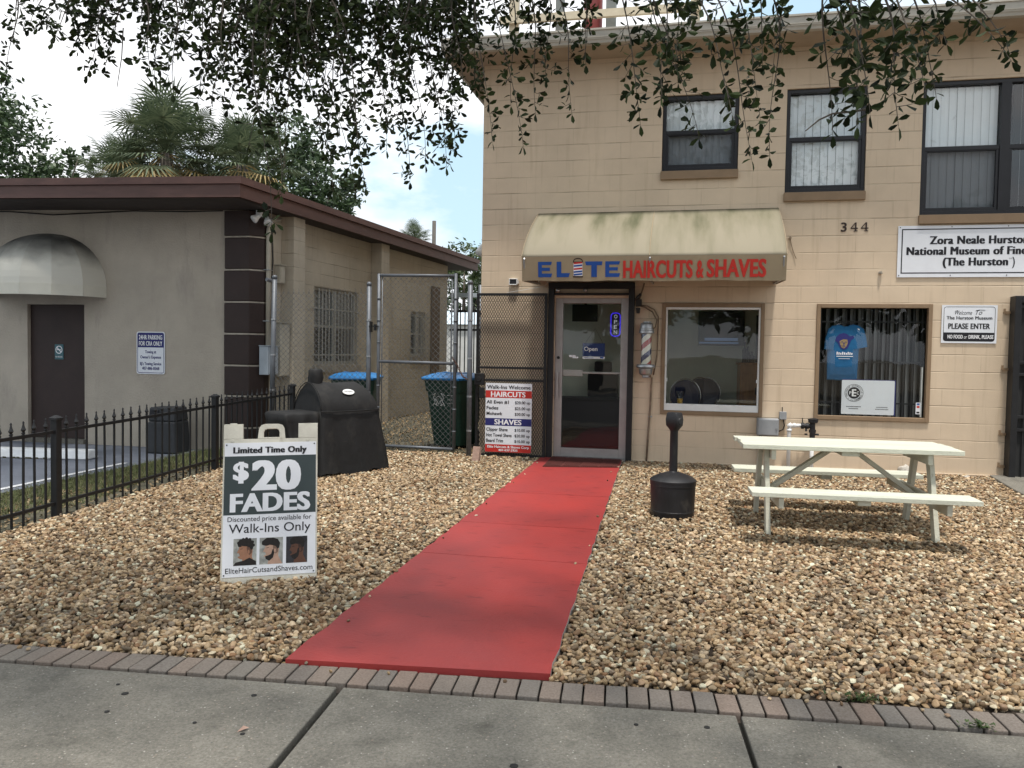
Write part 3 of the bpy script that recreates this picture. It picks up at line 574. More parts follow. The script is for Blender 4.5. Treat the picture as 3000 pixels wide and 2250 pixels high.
# entrance door ---------------------------------------------------------------------
mb = MB(); mb.box(-1.788, -1.713, FY - .085, FY + .03, .205, 2.43); mb.box(-.751, -.678, FY - .085, FY + .03, .205, 2.43); mb.box(-1.788, -.678, FY - .087, FY + .03, 2.431, 2.512); mb.box(-1.712, -.752, FY - .075, FY - .02, 2.350, 2.378)
fr = mb.build('gate_frame', M['black'], main, bevel=.004)
for x in (-1.655, -1.30): mb = MB(); mb.lathe((x, FY - .10, 2.428), [(.03, .0), (.03, -.025), (.02, -.04), (.0, -.043)], 14); mb.build('door_lamp', M['zinc'], fr, smooth=True)
mb = MB(); mb.frame(-1.7445, -.7055, .216, 2.349, FY - .012, FY + .09, .042, .012, .030); mb.build('door_jamb', M['wall'], fr)
mb = MB(); dx0, dx1, dz0, dz1 = -1.70, -.75, .245, 2.318
mb.frame(dx0, dx1, dz0, dz1, FY + .012, FY + .056, .098, .115, .068); door = mb.build('door', M['alu'], main, bevel=.004)
mb = MB(); mb.quad((dx0 + .09, FY + .034, dz0 + .1), (dx1 - .09, FY + .034, dz0 + .1), (dx1 - .09, FY + .034, dz1 - .06), (dx0 + .09, FY + .034, dz1 - .06)); mb.build('pane', M['glass2'], door)
mb = MB(); mb.box(dx0 + .02, dx1 - .02, FY + .075, FY + .105, 1.335, 1.362); mb.box(dx0 + .06, dx0 + .36, FY + .07, FY + .115, 1.30, 1.385); mb.build('push_bar', M['alu'], door, bevel=.004)
mb = MB(); mb.box(dx0 + .028, dx0 + .055, FY - .035, FY - .02, 1.0, 1.36); mb.box(dx0 + .032, dx0 + .05, FY - .022, FY + .013, 1.02, 1.05); mb.box(dx0 + .032, dx0 + .05, FY - .022, FY + .013, 1.31, 1.34); mb.build('pull_handle', M['alu'], door, bevel=.003)
mb = MB(); mb.tube((dx0 + .045, FY + .014, 1.54), (dx0 + .045, FY + .004, 1.54), .02, n=14); mb.build('lock', M['black'], door)
mb = MB(); mb.box(-1.76, -.69, FY - .06, FY + .16, .16, .2425); mb.build('threshold', M['alu'], main)

# open security gate folded back on the wall -----------------------------------------
GA, GB, GY = -2.735, -1.792, FY - .125
mb = MB(); mb.frame(GA, GB, .225, 2.372, GY, GY + .035, .034); mb.box(GA + .034, GB - .034, GY, GY + .035, 1.215, 1.245); mb.box(GA + .034, GB - .034, GY, GY + .035, 1.38, 1.41)
gate = mb.build('security_gate', M['black'], main, bevel=.003)
def lattice(mb, x0, x1, z0, z1, y, dx, dz, w, d, fn=None):
    """two families of slanting strands clipped to the rectangle"""
    fn = fn or (lambda x, yy, z: Vector((x, yy, z))); sl = dz / dx
    for s in (1, -1):
        c = x0 - (z1 - z0) / sl if s > 0 else x0; ce = x1 if s > 0 else x1 + (z1 - z0) / sl
        k = math.floor(c / dx) * dx
        while k < ce:
            pts = []      # x = k + s*(z - z0)/sl
            za, zb = z0, z1
            if s > 0: za = max(z0, z0 + (x0 - k) * sl); zb = min(z1, z0 + (x1 - k) * sl)
            else: za = max(z0, z0 + (k - x1) * sl); zb = min(z1, z0 + (k - x0) * sl)
            if zb - za > .01:
                xa, xb = k + s * (za - z0) / sl, k + s * (zb - z0) / sl
                L_ = math.hypot(xb - xa, zb - za); nx, nz = -(zb - za) / L_ * w / 2, (xb - xa) / L_ * w / 2; yy = y + (d * .55 if s > 0 else -d * .55)
                mb.hexa([fn(xa - nx, yy - d / 2, za - nz), fn(xa + nx, yy - d / 2, za + nz), fn(xa + nx, yy + d / 2, za + nz), fn(xa - nx, yy + d / 2, za - nz), fn(xb - nx, yy - d / 2, zb - nz), fn(xb + nx, yy - d / 2, zb + nz), fn(xb + nx, yy + d / 2, zb + nz), fn(xb - nx, yy + d / 2, zb - nz)])
            k += dx
for (a, b) in ((.259, 1.215), (1.245, 1.38), (1.41, 2.338)):
    mb = MB(); lattice(mb, GA + .034, GB - .034, a, b, GY + .018, .0345, .060, .0058, .002); mb.build('expanded_mesh', M['black'], gate)
mb = MB(); mb.box(GA - .01, GA + .12, GY - .03, GY + .03, 1.16, 1.315); mb.tube((GA + .05, GY - .03, 1.24), (GA + .05, GY - .05, 1.24), .035, n=14); mb.box(GA + .06, GA + .13, GY - .05, GY - .01, .99, 1.13); mb.build('lock_box', M['black'], gate, bevel=.006)

# right-hand security door -------------------------------------------------------------
mb = MB(); x0, x1 = 3.655, 4.76; yy = FY - .16
mb.box(x0, x0 + .07, yy, FY + .05, .16, 2.34); mb.box(x1 - .07, x1, yy, FY + .05, .16, 2.34); mb.box(x0 + .07, x1 - .07, yy, FY + .05, 2.26, 2.34)
for z in (.2, .78, .93, 1.42, 1.56, 2.2): mb.box(x0 + .07, x1 - .07, yy + .02, yy + .05, z, z + .035)
sdoor = mb.build('security_door', M['black'], main, bevel=.004)
mb = MB()
for i in range(9):
    x = x0 + .14 + i * .105; mb.box(x - .006, x + .006, yy + .028, yy + .042, .2, 2.26)
mb.build('bar', M['black'], sdoor)
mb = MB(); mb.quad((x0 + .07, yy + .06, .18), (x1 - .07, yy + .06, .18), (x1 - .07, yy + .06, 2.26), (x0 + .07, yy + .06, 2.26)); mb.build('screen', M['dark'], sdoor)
for z in (.34, .72, 1.48, 2.14): mb = MB(); mb.box(x0 - .055, x0, FY - .03, FY - .004, z, z + .03); mb.box(x0 - .07, x0 - .05, FY - .022, FY - .01, z + .005, z + .06); mb.build('fixing_lug', M['brown'], sdoor)

# awning -----------------------------------------------------------------------------------
def awning_mat():
    m = bpy.data.materials.new('stained_canvas'); t, b, nn = nodes(m); K = t.links.new
    tc = nn('ShaderNodeTexCoord'); mp = nn('ShaderNodeMapping'); mp.inputs['Scale'].default_value = (3.6, .6, .28); K(tc.outputs['Object'], mp.inputs[0])
    a = nn('ShaderNodeTexNoise'); a.inputs['Scale'].default_value = 1.25; a.inputs['Detail'].default_value = 7; a.inputs['Roughness'].default_value = .55; K(mp.outputs[0], a.inputs['Vector'])
    sp = nn('ShaderNodeSeparateXYZ'); K(tc.outputs['Object'], sp.inputs[0])
    zr = nn('ShaderNodeMapRange'); zr.inputs['From Min'].default_value = 2.45; zr.inputs['From Max'].default_value = 3.10; zr.inputs['To Min'].default_value = -.17; zr.inputs['To Max'].default_value = .13; K(sp.outputs[2], zr.inputs['Value'])
    ad = nn('ShaderNodeMath', operation='ADD'); K(a.outputs['Fac'], ad.inputs[0]); K(zr.outputs[0], ad.inputs[1])
    r = nn('ShaderNodeValToRGB'); e = r.color_ramp; e.elements[0].position = .40; e.elements[0].color = (.27, .24, .178, 1); e.elements[1].position = .80; e.elements[1].color = (.105, .105, .062, 1); x = e.elements.new(.60); x.color = (.215, .195, .135, 1)
    K(ad.outputs[0], r.inputs[0]); K(r.outputs[0], b.inputs['Base Color']); b.inputs['Roughness'].default_value = .85; b.inputs['Specular IOR Level'].default_value = .15
    w = nn('ShaderNodeTexNoise'); w.inputs['Scale'].default_value = 300; K(tc.outputs['Object'], w.inputs['Vector']); bp = nn('ShaderNodeBump'); bp.inputs['Strength'].default_value = .2; bp.inputs['Distance'].default_value = .003; K(w.outputs['Fac'], bp.inputs['Height']); K(bp.outputs[0], b.inputs['Normal'])
    return m
M['canvas'] = awning_mat(); M['valance'] = mat('tan_canvas', (.31, .25, .165), .85, var=.10, scale=2.5, bump=.15, bscale=250)
AX0, AX1 = -1.945, 1.045
B0, B1, B2 = (FY, 3.415), (FY - .84, 3.045), (9.37, 2.73)
mb = MB(); nu, nv = 48, 16; vs = []
for j in range(nv + 1):
    t = j / nv; y = (1 - t) ** 2 * B0[0] + 2 * t * (1 - t) * B1[0] + t * t * B2[0]; z = (1 - t) ** 2 * B0[1] + 2 * t * (1 - t) * B1[1] + t * t * B2[1]
    for i in range(nu + 1):
        u = i / nu; s = math.sin(math.pi * t) * (.011 * math.sin(u * math.pi * 5.2) ** 2 + .004 * math.sin(23 * u)); vs.append((AX0 + (AX1 - AX0) * u, y + s * .5, z - s + .012 * u * (1 - t)))
mb.add(vs, [(j * (nu + 1) + i, (j + 1) * (nu + 1) + i, (j + 1) * (nu + 1) + i + 1, j * (nu + 1) + i + 1) for j in range(nv) for i in range(nu)])
aw = mb.build('awning', M['canvas'], main, smooth=True)
md = aw.modifiers.new('thickness', 'SOLIDIFY'); md.thickness = .004; md.offset = -1
VY0, VZ0, VY1, VZ1 = 9.42, 2.447, 9.370, 2.728
mb = MB(); n = 40
for i in range(n):
    xa, xb = AX0 + (AX1 - AX0) * i / n, AX0 + (AX1 - AX0) * (i + 1) / n
    def zb(x): return VZ0 + .004 * math.sin(6 * x) - .003 * math.sin(15 * x)
    mb.quad((xa, VY0, zb(xa)), (xb, VY0, zb(xb)), (xb, VY1, VZ1), (xa, VY1, VZ1))
mb.quad((AX1, VY0, VZ0), (AX1, FY - .01, 2.487), (AX1, FY - .01, 2.72), (AX1, VY1, VZ1)); mb.quad((AX0, FY - .01, 2.487), (AX0, VY0, VZ0), (AX0, VY1, VZ1), (AX0, FY - .01, 2.72))
for x in (AX0, AX1):
    pr = [(x, (1 - t) ** 2 * B0[0] + 2 * t * (1 - t) * B1[0] + t * t * B2[0], (1 - t) ** 2 * B0[1] + 2 * t * (1 - t) * B1[1] + t * t * B2[1] - .004) for t in [k / 8 for k in range(9)]]
    mb.quad(*(pr + [(x, VY1 + .003, VZ1), (x, FY - .003, 2.72)]))
va = mb.build('valance', M['valance'], aw); md = va.modifiers.new('thickness', 'SOLIDIFY'); md.thickness = .004; md.offset = -1
mb = MB()
for x in (AX0 + .03, -.45, AX1 - .03):
    mb.path([(x, (1 - t) ** 2 * B0[0] + 2 * t * (1 - t) * B1[0] + t * t * B2[0], (1 - t) ** 2 * B0[1] + 2 * t * (1 - t) * B1[1] + t * t * B2[1] - .03) for t in [k / 8 for k in range(9)]] + [(x, VY0 + .02, VZ0 + .02), (x, FY, 2.50)], .012, 6)
mb.path([(AX0 + .03, VY0 + .02, VZ0 + .02), (AX1 - .03, VY0 + .02, VZ0 + .02)], .012, 6); mb.build('awning_frame', M['zinc'], aw)
mb = MB(); mb.path([(-.455, (1 - t) ** 2 * B0[0] + 2 * t * (1 - t) * B1[0] + t * t * B2[0], (1 - t) ** 2 * B0[1] + 2 * t * (1 - t) * B1[1] + t * t * B2[1] + .0035) for t in [k / 12 for k in range(13)]], .0045, 6); mb.build('seam', M['valance'], aw)
for x in (AX0, AX1): mb = MB(); mb.path([(x, (1 - t) ** 2 * B0[0] + 2 * t * (1 - t) * B1[0] + t * t * B2[0], (1 - t) ** 2 * B0[1] + 2 * t * (1 - t) * B1[1] + t * t * B2[1] + .0025) for t in [k / 12 for k in range(13)]], .005, 6); mb.build('seam', M['valance'], aw)
# lettering on the valance
VU = Vector((0, VY1 - VY0, VZ1 - VZ0)).normalized(); VN = Vector(XF).cross(VU); vlen = math.hypot(VY1 - VY0, VZ1 - VZ0)
def vp(x, h, lift=.004): return Vector((x, VY0, VZ0)) + VU * h + VN * lift
HB, HT = .045, .225
def vpoly(mb, pts): mb.quad(*[vp(x, h) for x, h in pts])
def bl(x0, x1):
    def f(u, v): return (x0 + (x1 - x0) * u, HB + (HT - HB) * v)
    return f
for (a, b) in ((-1.749, -1.582), (-.958, -.787)):          # E
    mb = MB(); f = bl(a, b); vpoly(mb, [f(0, 0), f(.27, 0), f(.27, 1), f(0, 1)]); vpoly(mb, [f(.27, 0), f(.92, 0), f(1.0, .24), f(.27, .24)]); vpoly(mb, [f(.27, .41), f(.84, .41), f(.84, .62), f(.27, .62)]); vpoly(mb, [f(.27, .79), f(.93, .79), f(.99, 1), f(.27, 1)]); mb.build('lettering', M['blue_ink'], va)
mb = MB(); f = bl(-1.541, -1.371); vpoly(mb, [f(.08, 0), f(.40, 0), f(.40, 1), f(.08, 1)]); vpoly(mb, [f(.40, 0), f(.90, 0), f(1, .26), f(.40, .26)]); mb.build('lettering', M['blue_ink'], va)
mb = MB(); f = bl(-1.193, -.991); vpoly(mb, [f(.36, 0), f(.68, 0), f(.68, .76), f(.36, .76)]); vpoly(mb, [f(.06, .76), f(.97, .76), f(1, 1), f(.0, 1)])
mb.build('lettering', M['blue_ink'], va)
mb = MB(); text(mb, 'HAIRCUTS', vp(-.360, HB - .006), XF, VU, .187, .785, .02, .05, lift=.004); text(mb, '&', vp(.112, HB - .006), XF, VU, .187, .085, .02, .03, lift=.004); text(mb, 'SHAVES', vp(.508, HB), XF, VU, .187, .645, .02, .05, lift=.004)
mb.build('lettering', M['red_ink'], va)
mb = MB(); f = bl(-1.335, -1.217); lf = lambda *p: mb.quad(*[vp(*f(u, v), lift=.0046) for u, v in p])
mb.mi = 0; lf((.06, .08), (.94, .08), (.94, .92), (.06, .92))
for k, (c0, mi) in enumerate(((.10, 1), (.27, 1), (.46, 2), (.66, 1), (.83, 2))):
    mb.mi = mi; mb.quad(*[vp(*f(u, v), lift=.005) for u, v in ((.08, c0), (.92, c0 + .05), (.92, c0 + .16), (.08, c0 + .11))])
mb.mi = 3
lf((0, -.02), (1, -.02), (1, .06), (0, .06)); lf((0, .94), (1, .94), (1, 1.0), (0, 1.0))
for k in range(8):
    a0, a1 = math.pi * k / 8, math.pi * (k + 1) / 8; lf((.5 + .42 * math.cos(a0), 1 + .17 * math.sin(a0)), (.5 + .5 * math.cos(a0), 1 + .24 * math.sin(a0)), (.5 + .5 * math.cos(a1), 1 + .24 * math.sin(a1)), (.5 + .42 * math.cos(a1), 1 + .17 * math.sin(a1)))
mb.build('pole_emblem', [M['white_ink'], M['blue_ink'], M['red_ink'], M['choc']], va)
# house number
mb = MB(); text(mb, '3', (1.806, FY - .004, 3.124), XF, ZF, .105, .066, .012, .012, lift=.004)
for cx in (1.925, 2.043):
    q = lambda *p: mb.quad(*[(cx + x, FY - .008, 3.124 + z) for x, z in p])
    q((-.042, .030), (.040, .030), (.040, .042), (-.042, .042)); q((.008, .0), (.024, .0), (.024, .030), (.008, .030)); q((.008, .042), (.024, .042), (.024, .105), (.008, .105)); q((-.006, 0), (.008, 0), (.008, .008), (-.006, .008)); q((.024, 0), (.038, 0), (.038, .008), (.024, .008)); q((-.042, .042), (-.030, .042), (.008, .092), (.008, .105))
hn = mb.build('house_number', M['choc'], main); md = hn.modifiers.new('t', 'SOLIDIFY'); md.thickness = .006; md.offset = -1
# rooms behind the glass
RB = 13.0; FILL_OPENING = [(11.6, 12.6, 1.1, 2.5)]  # opening added in the unseen alley wall to let light into the shop
mb = MB(); mb.quad((-2.5, FY + .201, .236), (1.25, FY + .201, .236), (1.25, RB, .236), (-2.5, RB, .236)); mb.build('shop_floor', M['roomfloor'], main)
mb = MB(); mb.quad((-2.5, RB, .23), (1.25, RB, .23), (1.25, RB, 2.8), (-2.5, RB, 2.8)); mb.quad((1.25, RB, .23), (1.25, FY + .2, .23), (1.25, FY + .2, 2.8), (1.25, RB, 2.8)); mb.quad((-2.5, FY + .2, 2.8), (-2.5, RB, 2.8), (1.25, RB, 2.8), (1.25, FY + .2, 2.8))
wall_holes(mb, FY + .2, RB, .23, 2.8, FILL_OPENING, .205, lambda y, d, z: (-2.5 - d, y, z))
mb.quad((-2.5, FY + .2055, 2.262), (-2.5, FY + .2055, 2.8), (1.25, FY + .2055, 2.8), (1.25, FY + .2055, 2.262)); mb.build('shop_wall', M['roomwall'], main)
for a_, b_, c_, d_ in FILL_OPENING:
    mb = MB()
    for y0, y1, z0, z1 in ((a_, b_, c_, c_ + .05), (a_, b_, d_ - .05, d_), (a_, a_ + .05, c_ + .05, d_ - .05), (b_ - .05, b_, c_ + .05, d_ - .05)): mb.box(-2.66, -2.60, y0, y1, z0, z1)
    fill_window = mb.build('window', M['bronze'], main); mb = MB(); mb.quad((-2.63, a_ + .04, c_ + .04), (-2.63, b_ - .04, c_ + .04), (-2.63, b_ - .04, d_ - .04), (-2.63, a_ + .04, d_ - .04)); mb.build('pane', M['glass2'], fill_window)  # added window, out of view, there to brighten the room
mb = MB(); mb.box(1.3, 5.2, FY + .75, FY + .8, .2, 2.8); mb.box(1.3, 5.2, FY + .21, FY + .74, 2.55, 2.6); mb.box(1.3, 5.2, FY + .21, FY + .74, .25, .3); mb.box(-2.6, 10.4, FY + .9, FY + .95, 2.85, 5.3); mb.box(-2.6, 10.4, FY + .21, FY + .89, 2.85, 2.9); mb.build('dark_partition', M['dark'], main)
# ------------------------------------------------------------------ the low building on the left
A0 = Vector((-6.145, 10.725, 0)); SDv = Vector((.0750, .9972, 0)).normalized(); NDv = Vector((SDv.y, -SDv.x, 0))
def SP(s, off, z): return A0 + SDv * s + NDv * off + Vector((0, 0, z))
low = thing('low_building', 'single-storey grey-beige building with a red-brown flat roof edge and a domed canopy', 'building', (-6.145, 10.725, .0))
WY = 10.725
def rz(x): return .021 * (-5.867 - x)
mb = MB(); xs = [-17, -10.105, -9.075, -6.145]
mb.quad((-17, WY, -.1), (-10.105, WY, -.1), (-10.105, WY, 3.62 + rz(-10.1)), (-17, WY, 3.62 + rz(-17))); mb.quad((-9.075, WY, -.1), (-6.29, WY, -.1), (-6.29, WY, 3.63), (-9.075, WY, 3.63 + rz(-9.1)))
mb.quad((-10.105, WY, 2.228), (-9.075, WY, 2.228), (-9.075, WY, 3.63 + rz(-9.1)), (-10.105, WY, 3.63 + rz(-10.1)))
mb.quad((-10.105, WY, -.1), (-10.105, WY + .12, -.1), (-10.105, WY + .12, 2.228), (-10.105, WY, 2.228)); mb.quad((-9.075, WY + .12, -.1), (-9.075, WY, -.1), (-9.075, WY, 2.228), (-9.075, WY + .12, 2.228)); mb.quad((-10.105, WY, 2.228), (-10.105, WY + .12, 2.228), (-9.075, WY + .12, 2.228), (-9.075, WY, 2.228))
mb.quad((-17, 18.2, -.1), (-17, WY, -.1), (-17, WY, 3.8), (-17, 18.2, 3.8)); mb.quad(SP(7.6, 0, -.1), (-17, 18.2, -.1), (-17, 18.2, 3.8), SP(7.6, 0, 3.63))
mb.build('front_wall', M['stucco'], low)
mb = MB(); wall_holes(mb, .22, 7.6, -.1, 3.64, [(1.58, 3.11, 1.345, 2.635), (5.50, 6.28, 1.49, 2.43)], .12, lambda s, d, z: SP(s, -d, z)); mb.build('side_wall', M['wall2'], low)
E0 = Vector((-5.867, 9.775, 0))
def ep(s, o, z): return E0 + SDv * s + NDv * o + Vector((0, 0, z))
def roof_ring(o, z0, z1):
    a = [ep(-o, o, 0), ep(9.69 + o, o, 0), Vector((-17.5, 19.4, 0)), Vector((-17.5, 9.775 - o, 0))]
    a[0] = Vector((E0.x + o, E0.y - o, 0))
    return [Vector((p.x, p.y, z0 + (rz(p.x) if p.x < -6 else 0))) for p in a] + [Vector((p.x, p.y, z1 + (rz(p.x) if p.x < -6 else 0))) for p in a]
mb = MB(); mb.hexa(roof_ring(0, 3.605, 3.775)); rf2 = mb.build('roof', M['fascia'], low)
mb = MB(); mb.hexa(roof_ring(.035, 3.778, 3.874)); mb.build('roof_edge', M['fascia'], rf2)
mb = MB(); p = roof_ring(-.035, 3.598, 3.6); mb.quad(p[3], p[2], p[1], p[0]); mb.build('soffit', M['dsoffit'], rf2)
for zt, zb_ in ((3.60, 3.235), (3.205, 2.755), (2.725, 2.285), (2.255, 1.82), (1.79, 1.355), (1.325, .905), (.875, .44), (.41, -.05)):
    j = random.uniform(-.006, .006); pts = [(-6.668 + j, 10.685), (-6.262, 10.685), (-6.112, 10.855), (-6.112, 11.0), (-6.3, 11.0), (-6.668 + j, 10.8)]
    mb = MB(); mb.prism([(x, y, zb_) for x, y in pts], (0, 0, zt - zb_)); mb.build('quoin', M['choc'], low, bevel=.012)
M['oldwhite'] = mat('cream_mortar', (.36, .32, .265), .8, var=.25, scale=8)
for z in (3.22, 2.74, 2.27, 1.805, 1.34, .89, .425): mb = MB(); mb.prism([(x, y, z - .011) for x, y in ((-6.665, 10.692), (-6.265, 10.692), (-6.119, 10.857), (-6.119, 10.98), (-6.3, 10.98), (-6.665, 10.8))], (0, 0, .022)); mb.build('quoin_joint', M['oldwhite'], low)
mb = MB(); mb.box(-10.10, -9.08, WY + .06, WY + .11, .15, 2.222); mb.build('door', M['choc'], low)
mb = MB(); mb.box(-10.12, -9.06, WY - .05, WY + .10, .0, .145); mb.build('door_step', M['conc'], low)
mb = MB(); mb.path([(-15, 10.70, 3.62 + rz(-15)), (-10.4, 10.705, 3.58 + rz(-10)), (-9.6, 10.70, 3.60), (-8.2, 10.70, 3.63), (-7.3, 10.70, 3.60), (-6.7, 10.70, 3.60)], .009, 5); mb.build('eave_cable', M['black'], low)
# domed canopy
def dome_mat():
    m = bpy.data.materials.new('mildew_and_shade_canopy'); t, b, nn = nodes(m); K = t.links.new
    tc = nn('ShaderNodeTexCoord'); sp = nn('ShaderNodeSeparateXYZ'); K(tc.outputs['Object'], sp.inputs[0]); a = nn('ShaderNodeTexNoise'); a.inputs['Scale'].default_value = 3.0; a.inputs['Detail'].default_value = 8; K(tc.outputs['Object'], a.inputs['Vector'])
    mr = nn('ShaderNodeMapRange'); mr.inputs['From Min'].default_value = 2.62; mr.inputs['From Max'].default_value = 3.18; mr.inputs['To Min'].default_value = -.32; mr.inputs['To Max'].default_value = .34; K(sp.outputs[2], mr.inputs['Value'])  # darker with height: mildew plus the eave's shade painted into the colour
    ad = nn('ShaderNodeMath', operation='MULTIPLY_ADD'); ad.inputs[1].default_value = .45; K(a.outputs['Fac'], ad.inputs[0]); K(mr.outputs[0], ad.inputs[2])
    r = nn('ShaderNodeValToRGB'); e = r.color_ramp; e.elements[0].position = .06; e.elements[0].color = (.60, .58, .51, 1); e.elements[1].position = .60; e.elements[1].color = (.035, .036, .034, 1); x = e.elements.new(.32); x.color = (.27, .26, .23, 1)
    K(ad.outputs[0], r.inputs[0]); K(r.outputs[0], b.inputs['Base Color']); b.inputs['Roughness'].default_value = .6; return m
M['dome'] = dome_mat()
DC = Vector((-9.665, WY - .004, 2.49)); DR, DP, DH = .985, .86, .82
def dpt(ph, th): return DC + Vector((DR * math.cos(ph) * math.cos(th), -DP * math.sin(ph) * math.cos(th), DH * math.sin(th)))
mb = MB(); ng_ = 7; nt_ = 14
for g_ in range(ng_):
    pa, pb = math.pi * g_ / ng_, math.pi * (g_ + 1) / ng_
    for k in range(nt_):
        ta, tb = math.pi / 2 * k / nt_, math.pi / 2 * (k + 1) / nt_; mb.quad(dpt(pa, ta), dpt(pa, tb), dpt(pb, tb), dpt(pb, ta))
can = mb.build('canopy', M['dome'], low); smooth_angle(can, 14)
mb = MB()
for g_ in range(ng_):
    pa, pb = math.pi * g_ / ng_, math.pi * (g_ + 1) / ng_; dn = Vector((0, 0, -.162)); a_, b_ = dpt(pa, 0), dpt(pb, 0); mb.quad(a_ + dn, a_, b_, b_ + dn)
M['valwhite'] = mat('cream_canvas', (.60, .58, .50), .7, var=.07, scale=3)
v2 = mb.build('valance', M['valwhite'], can); md = v2.modifiers.new('t', 'SOLIDIFY'); md.thickness = .006; md.offset = 1
# pilasters, windows, services on the side wall
for s0, s1, zt in ((.60, .92, 3.63), (3.62, 3.96, 3.63)):
    mb = MB(); mb.hexa([SP(s0, .002, -.1), SP(s0, .22, -.1), SP(s1, .22, -.1), SP(s1, .002, -.1), SP(s0, .002, zt), SP(s0, .22, zt), SP(s1, .22, zt), SP(s1, .002, zt)]); mb.build('pilaster', M['wall2'], low)
M['board'] = mat('brown_board', (.17, .125, .085), .8, var=.15, scale=2)
mb = MB(); mb.hexa([SP(6.58, .003, .9), SP(6.58, .05, .9), SP(7.02, .05, .9), SP(7.02, .003, .9), SP(6.58, .003, 3.05), SP(6.58, .05, 3.05), SP(7.02, .05, 3.05), SP(7.02, .003, 3.05)]); mb.build('wall_board', M['board'], low)
M['bar'] = mat('cream_bar', (.42, .40, .35), .5, var=.12)
def barred(s0, s1, z0, z1, nb, cage):
    mb = MB(); B_ = lambda a, b, o0, o1, c, d: mb.hexa([SP(a, o0, c), SP(a, o1, c), SP(b, o1, c), SP(b, o0, c), SP(a, o0, d), SP(a, o1, d), SP(b, o1, d), SP(b, o0, d)])
    B_(s0, s0 + .05, -.10, -.05, z0, z1); B_(s1 - .05, s1, -.10, -.05, z0, z1); B_(s0 + .05, s1 - .05, -.10, -.05, z0, z0 + .05); B_(s0 + .05, s1 - .05, -.10, -.05, z1 - .05, z1); mid = (s0 + s1) / 2
    B_(mid - .025, mid + .025, -.098, -.048, z0 + .05, z1 - .05); B_(s0 + .05, s1 - .05, -.096, -.056, (z0 + z1) / 2 - .02, (z0 + z1) / 2 + .02); w = mb.build('window', M['bar'], low)
    m = MB(); m.quad(SP(s0 + .04, -.08, z0 + .04), SP(s1 - .04, -.08, z0 + .04), SP(s1 - .04, -.08, z1 - .04), SP(s0 + .04, -.08, z1 - .04)); m.build('pane', M['glass'], w)
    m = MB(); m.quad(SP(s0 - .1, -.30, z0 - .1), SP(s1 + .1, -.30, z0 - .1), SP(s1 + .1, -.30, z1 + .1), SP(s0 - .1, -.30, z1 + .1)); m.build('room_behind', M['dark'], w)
    m = MB(); zc = z0 + (z1 - z0) * .52; n = 22
    for i in range(n): a = s0 + .05 + (s1 - s0 - .1) * i / n; m.quad(SP(a, -.13 - .02 * (i % 2), zc), SP(a + (s1 - s0) / n * .95, -.14, zc), SP(a + (s1 - s0) / n * .95, -.14, z1 - .05), SP(a, -.13 - .02 * (i % 2), z1 - .05))
    m.build('curtain', M['dblind'], w)
    mb = MB(); o1 = .10 if cage else .035
    for i in range(nb): a = s0 + .04 + (s1 - s0 - .08) * (i + .5) / nb; mb.tube(SP(a, o1, z0 - .02), SP(a, o1, z1 - .03), .0085, n=6)
    for z in (z0 + .16, z1 - .36 if not cage else z1 - .1): mb.tube(SP(s0 - .05, o1, z), SP(s1 + .05, o1, z), .011, n=6)
    for a in (s0 - .05, s1 + .05):
        for z in (z0 + .16, z1 - .36 if not cage else z1 - .1): mb.tube(SP(a, 0, z), SP(a, o1, z), .011, n=6)
    mb.build('window_bars', M['bar'], w)
    mb = MB(); mb.hexa([SP(s0 - .04, -.1, z0 - .13), SP(s0 - .04, .06, z0 - .13), SP(s1 + .04, .06, z0 - .13), SP(s1 + .04, -.1, z0 - .13), SP(s0 - .04, -.1, z0 - .004), SP(s0 - .04, .06, z0 - .02), SP(s1 + .04, .06, z0 - .02), SP(s1 + .04, -.1, z0 - .004)]); mb.build('sill', M['oldwhite'], w)
barred(1.58, 3.11, 1.345, 2.635, 13, False); barred(5.50, 6.28, 1.49, 2.43, 8, True)
def sbox(name, s0, s1, o1, z0, z1, m, lab, cat, parent=None, lid=True):
    mb = MB(); mb.hexa([SP(s0, .004, z0), SP(s0, o1, z0), SP(s1, o1, z0), SP(s1, .004, z0), SP(s0, .004, z1), SP(s0, o1, z1), SP(s1, o1, z1), SP(s1, .004, z1)]); o = mb.build(name, m, bevel=.008); tag(o, lab, cat)
    if lid:
        mb = MB(); mb.hexa([SP(s0 + .012, o1 + .001, z0 + .012), SP(s0 + .012, o1 + .012, z0 + .012), SP(s1 - .012, o1 + .012, z0 + .012), SP(s1 - .012, o1 + .001, z0 + .012), SP(s0 + .012, o1 + .001, z1 - .012), SP(s0 + .012, o1 + .012, z1 - .012), SP(s1 - .012, o1 + .012, z1 - .012), SP(s1 - .012, o1 + .001, z1 - .012)]); mb.build('cover_plate', m, o, bevel=.004)
        mb = MB(); mb.hexa([SP(s0 - .01, .004, z1 + .001), SP(s0 - .01, o1 + .025, z1 + .001), SP(s1 + .01, o1 + .025, z1 + .001), SP(s1 + .01, .004, z1 + .001), SP(s0 - .01, .004, z1 + .014), SP(s0 - .01, o1 + .025, z1 + .010), SP(s1 + .01, o1 + .025, z1 + .010), SP(s1 + .01, .004, z1 + .014)]); mb.build('rain_hood', m, o)
    return o
M['beigebox'] = mat('beige_enamel', (.46, .42, .34), .5, var=.1); M['bluegrey'] = mat('blue_grey_enamel', (.36, .40, .44), .45, var=.1)
sbox('meter_box', .03, .28, .16, 1.21, 1.63, M['bluegrey'], 'blue-grey electrical box at the foot of the conduit beside the brown quoins', 'electrical box')
sbox('panel_box', .34, .57, .17, 1.18, 1.98, M['beigebox'], 'tall beige electrical panel on the block wall behind the chain-link post', 'electrical box')
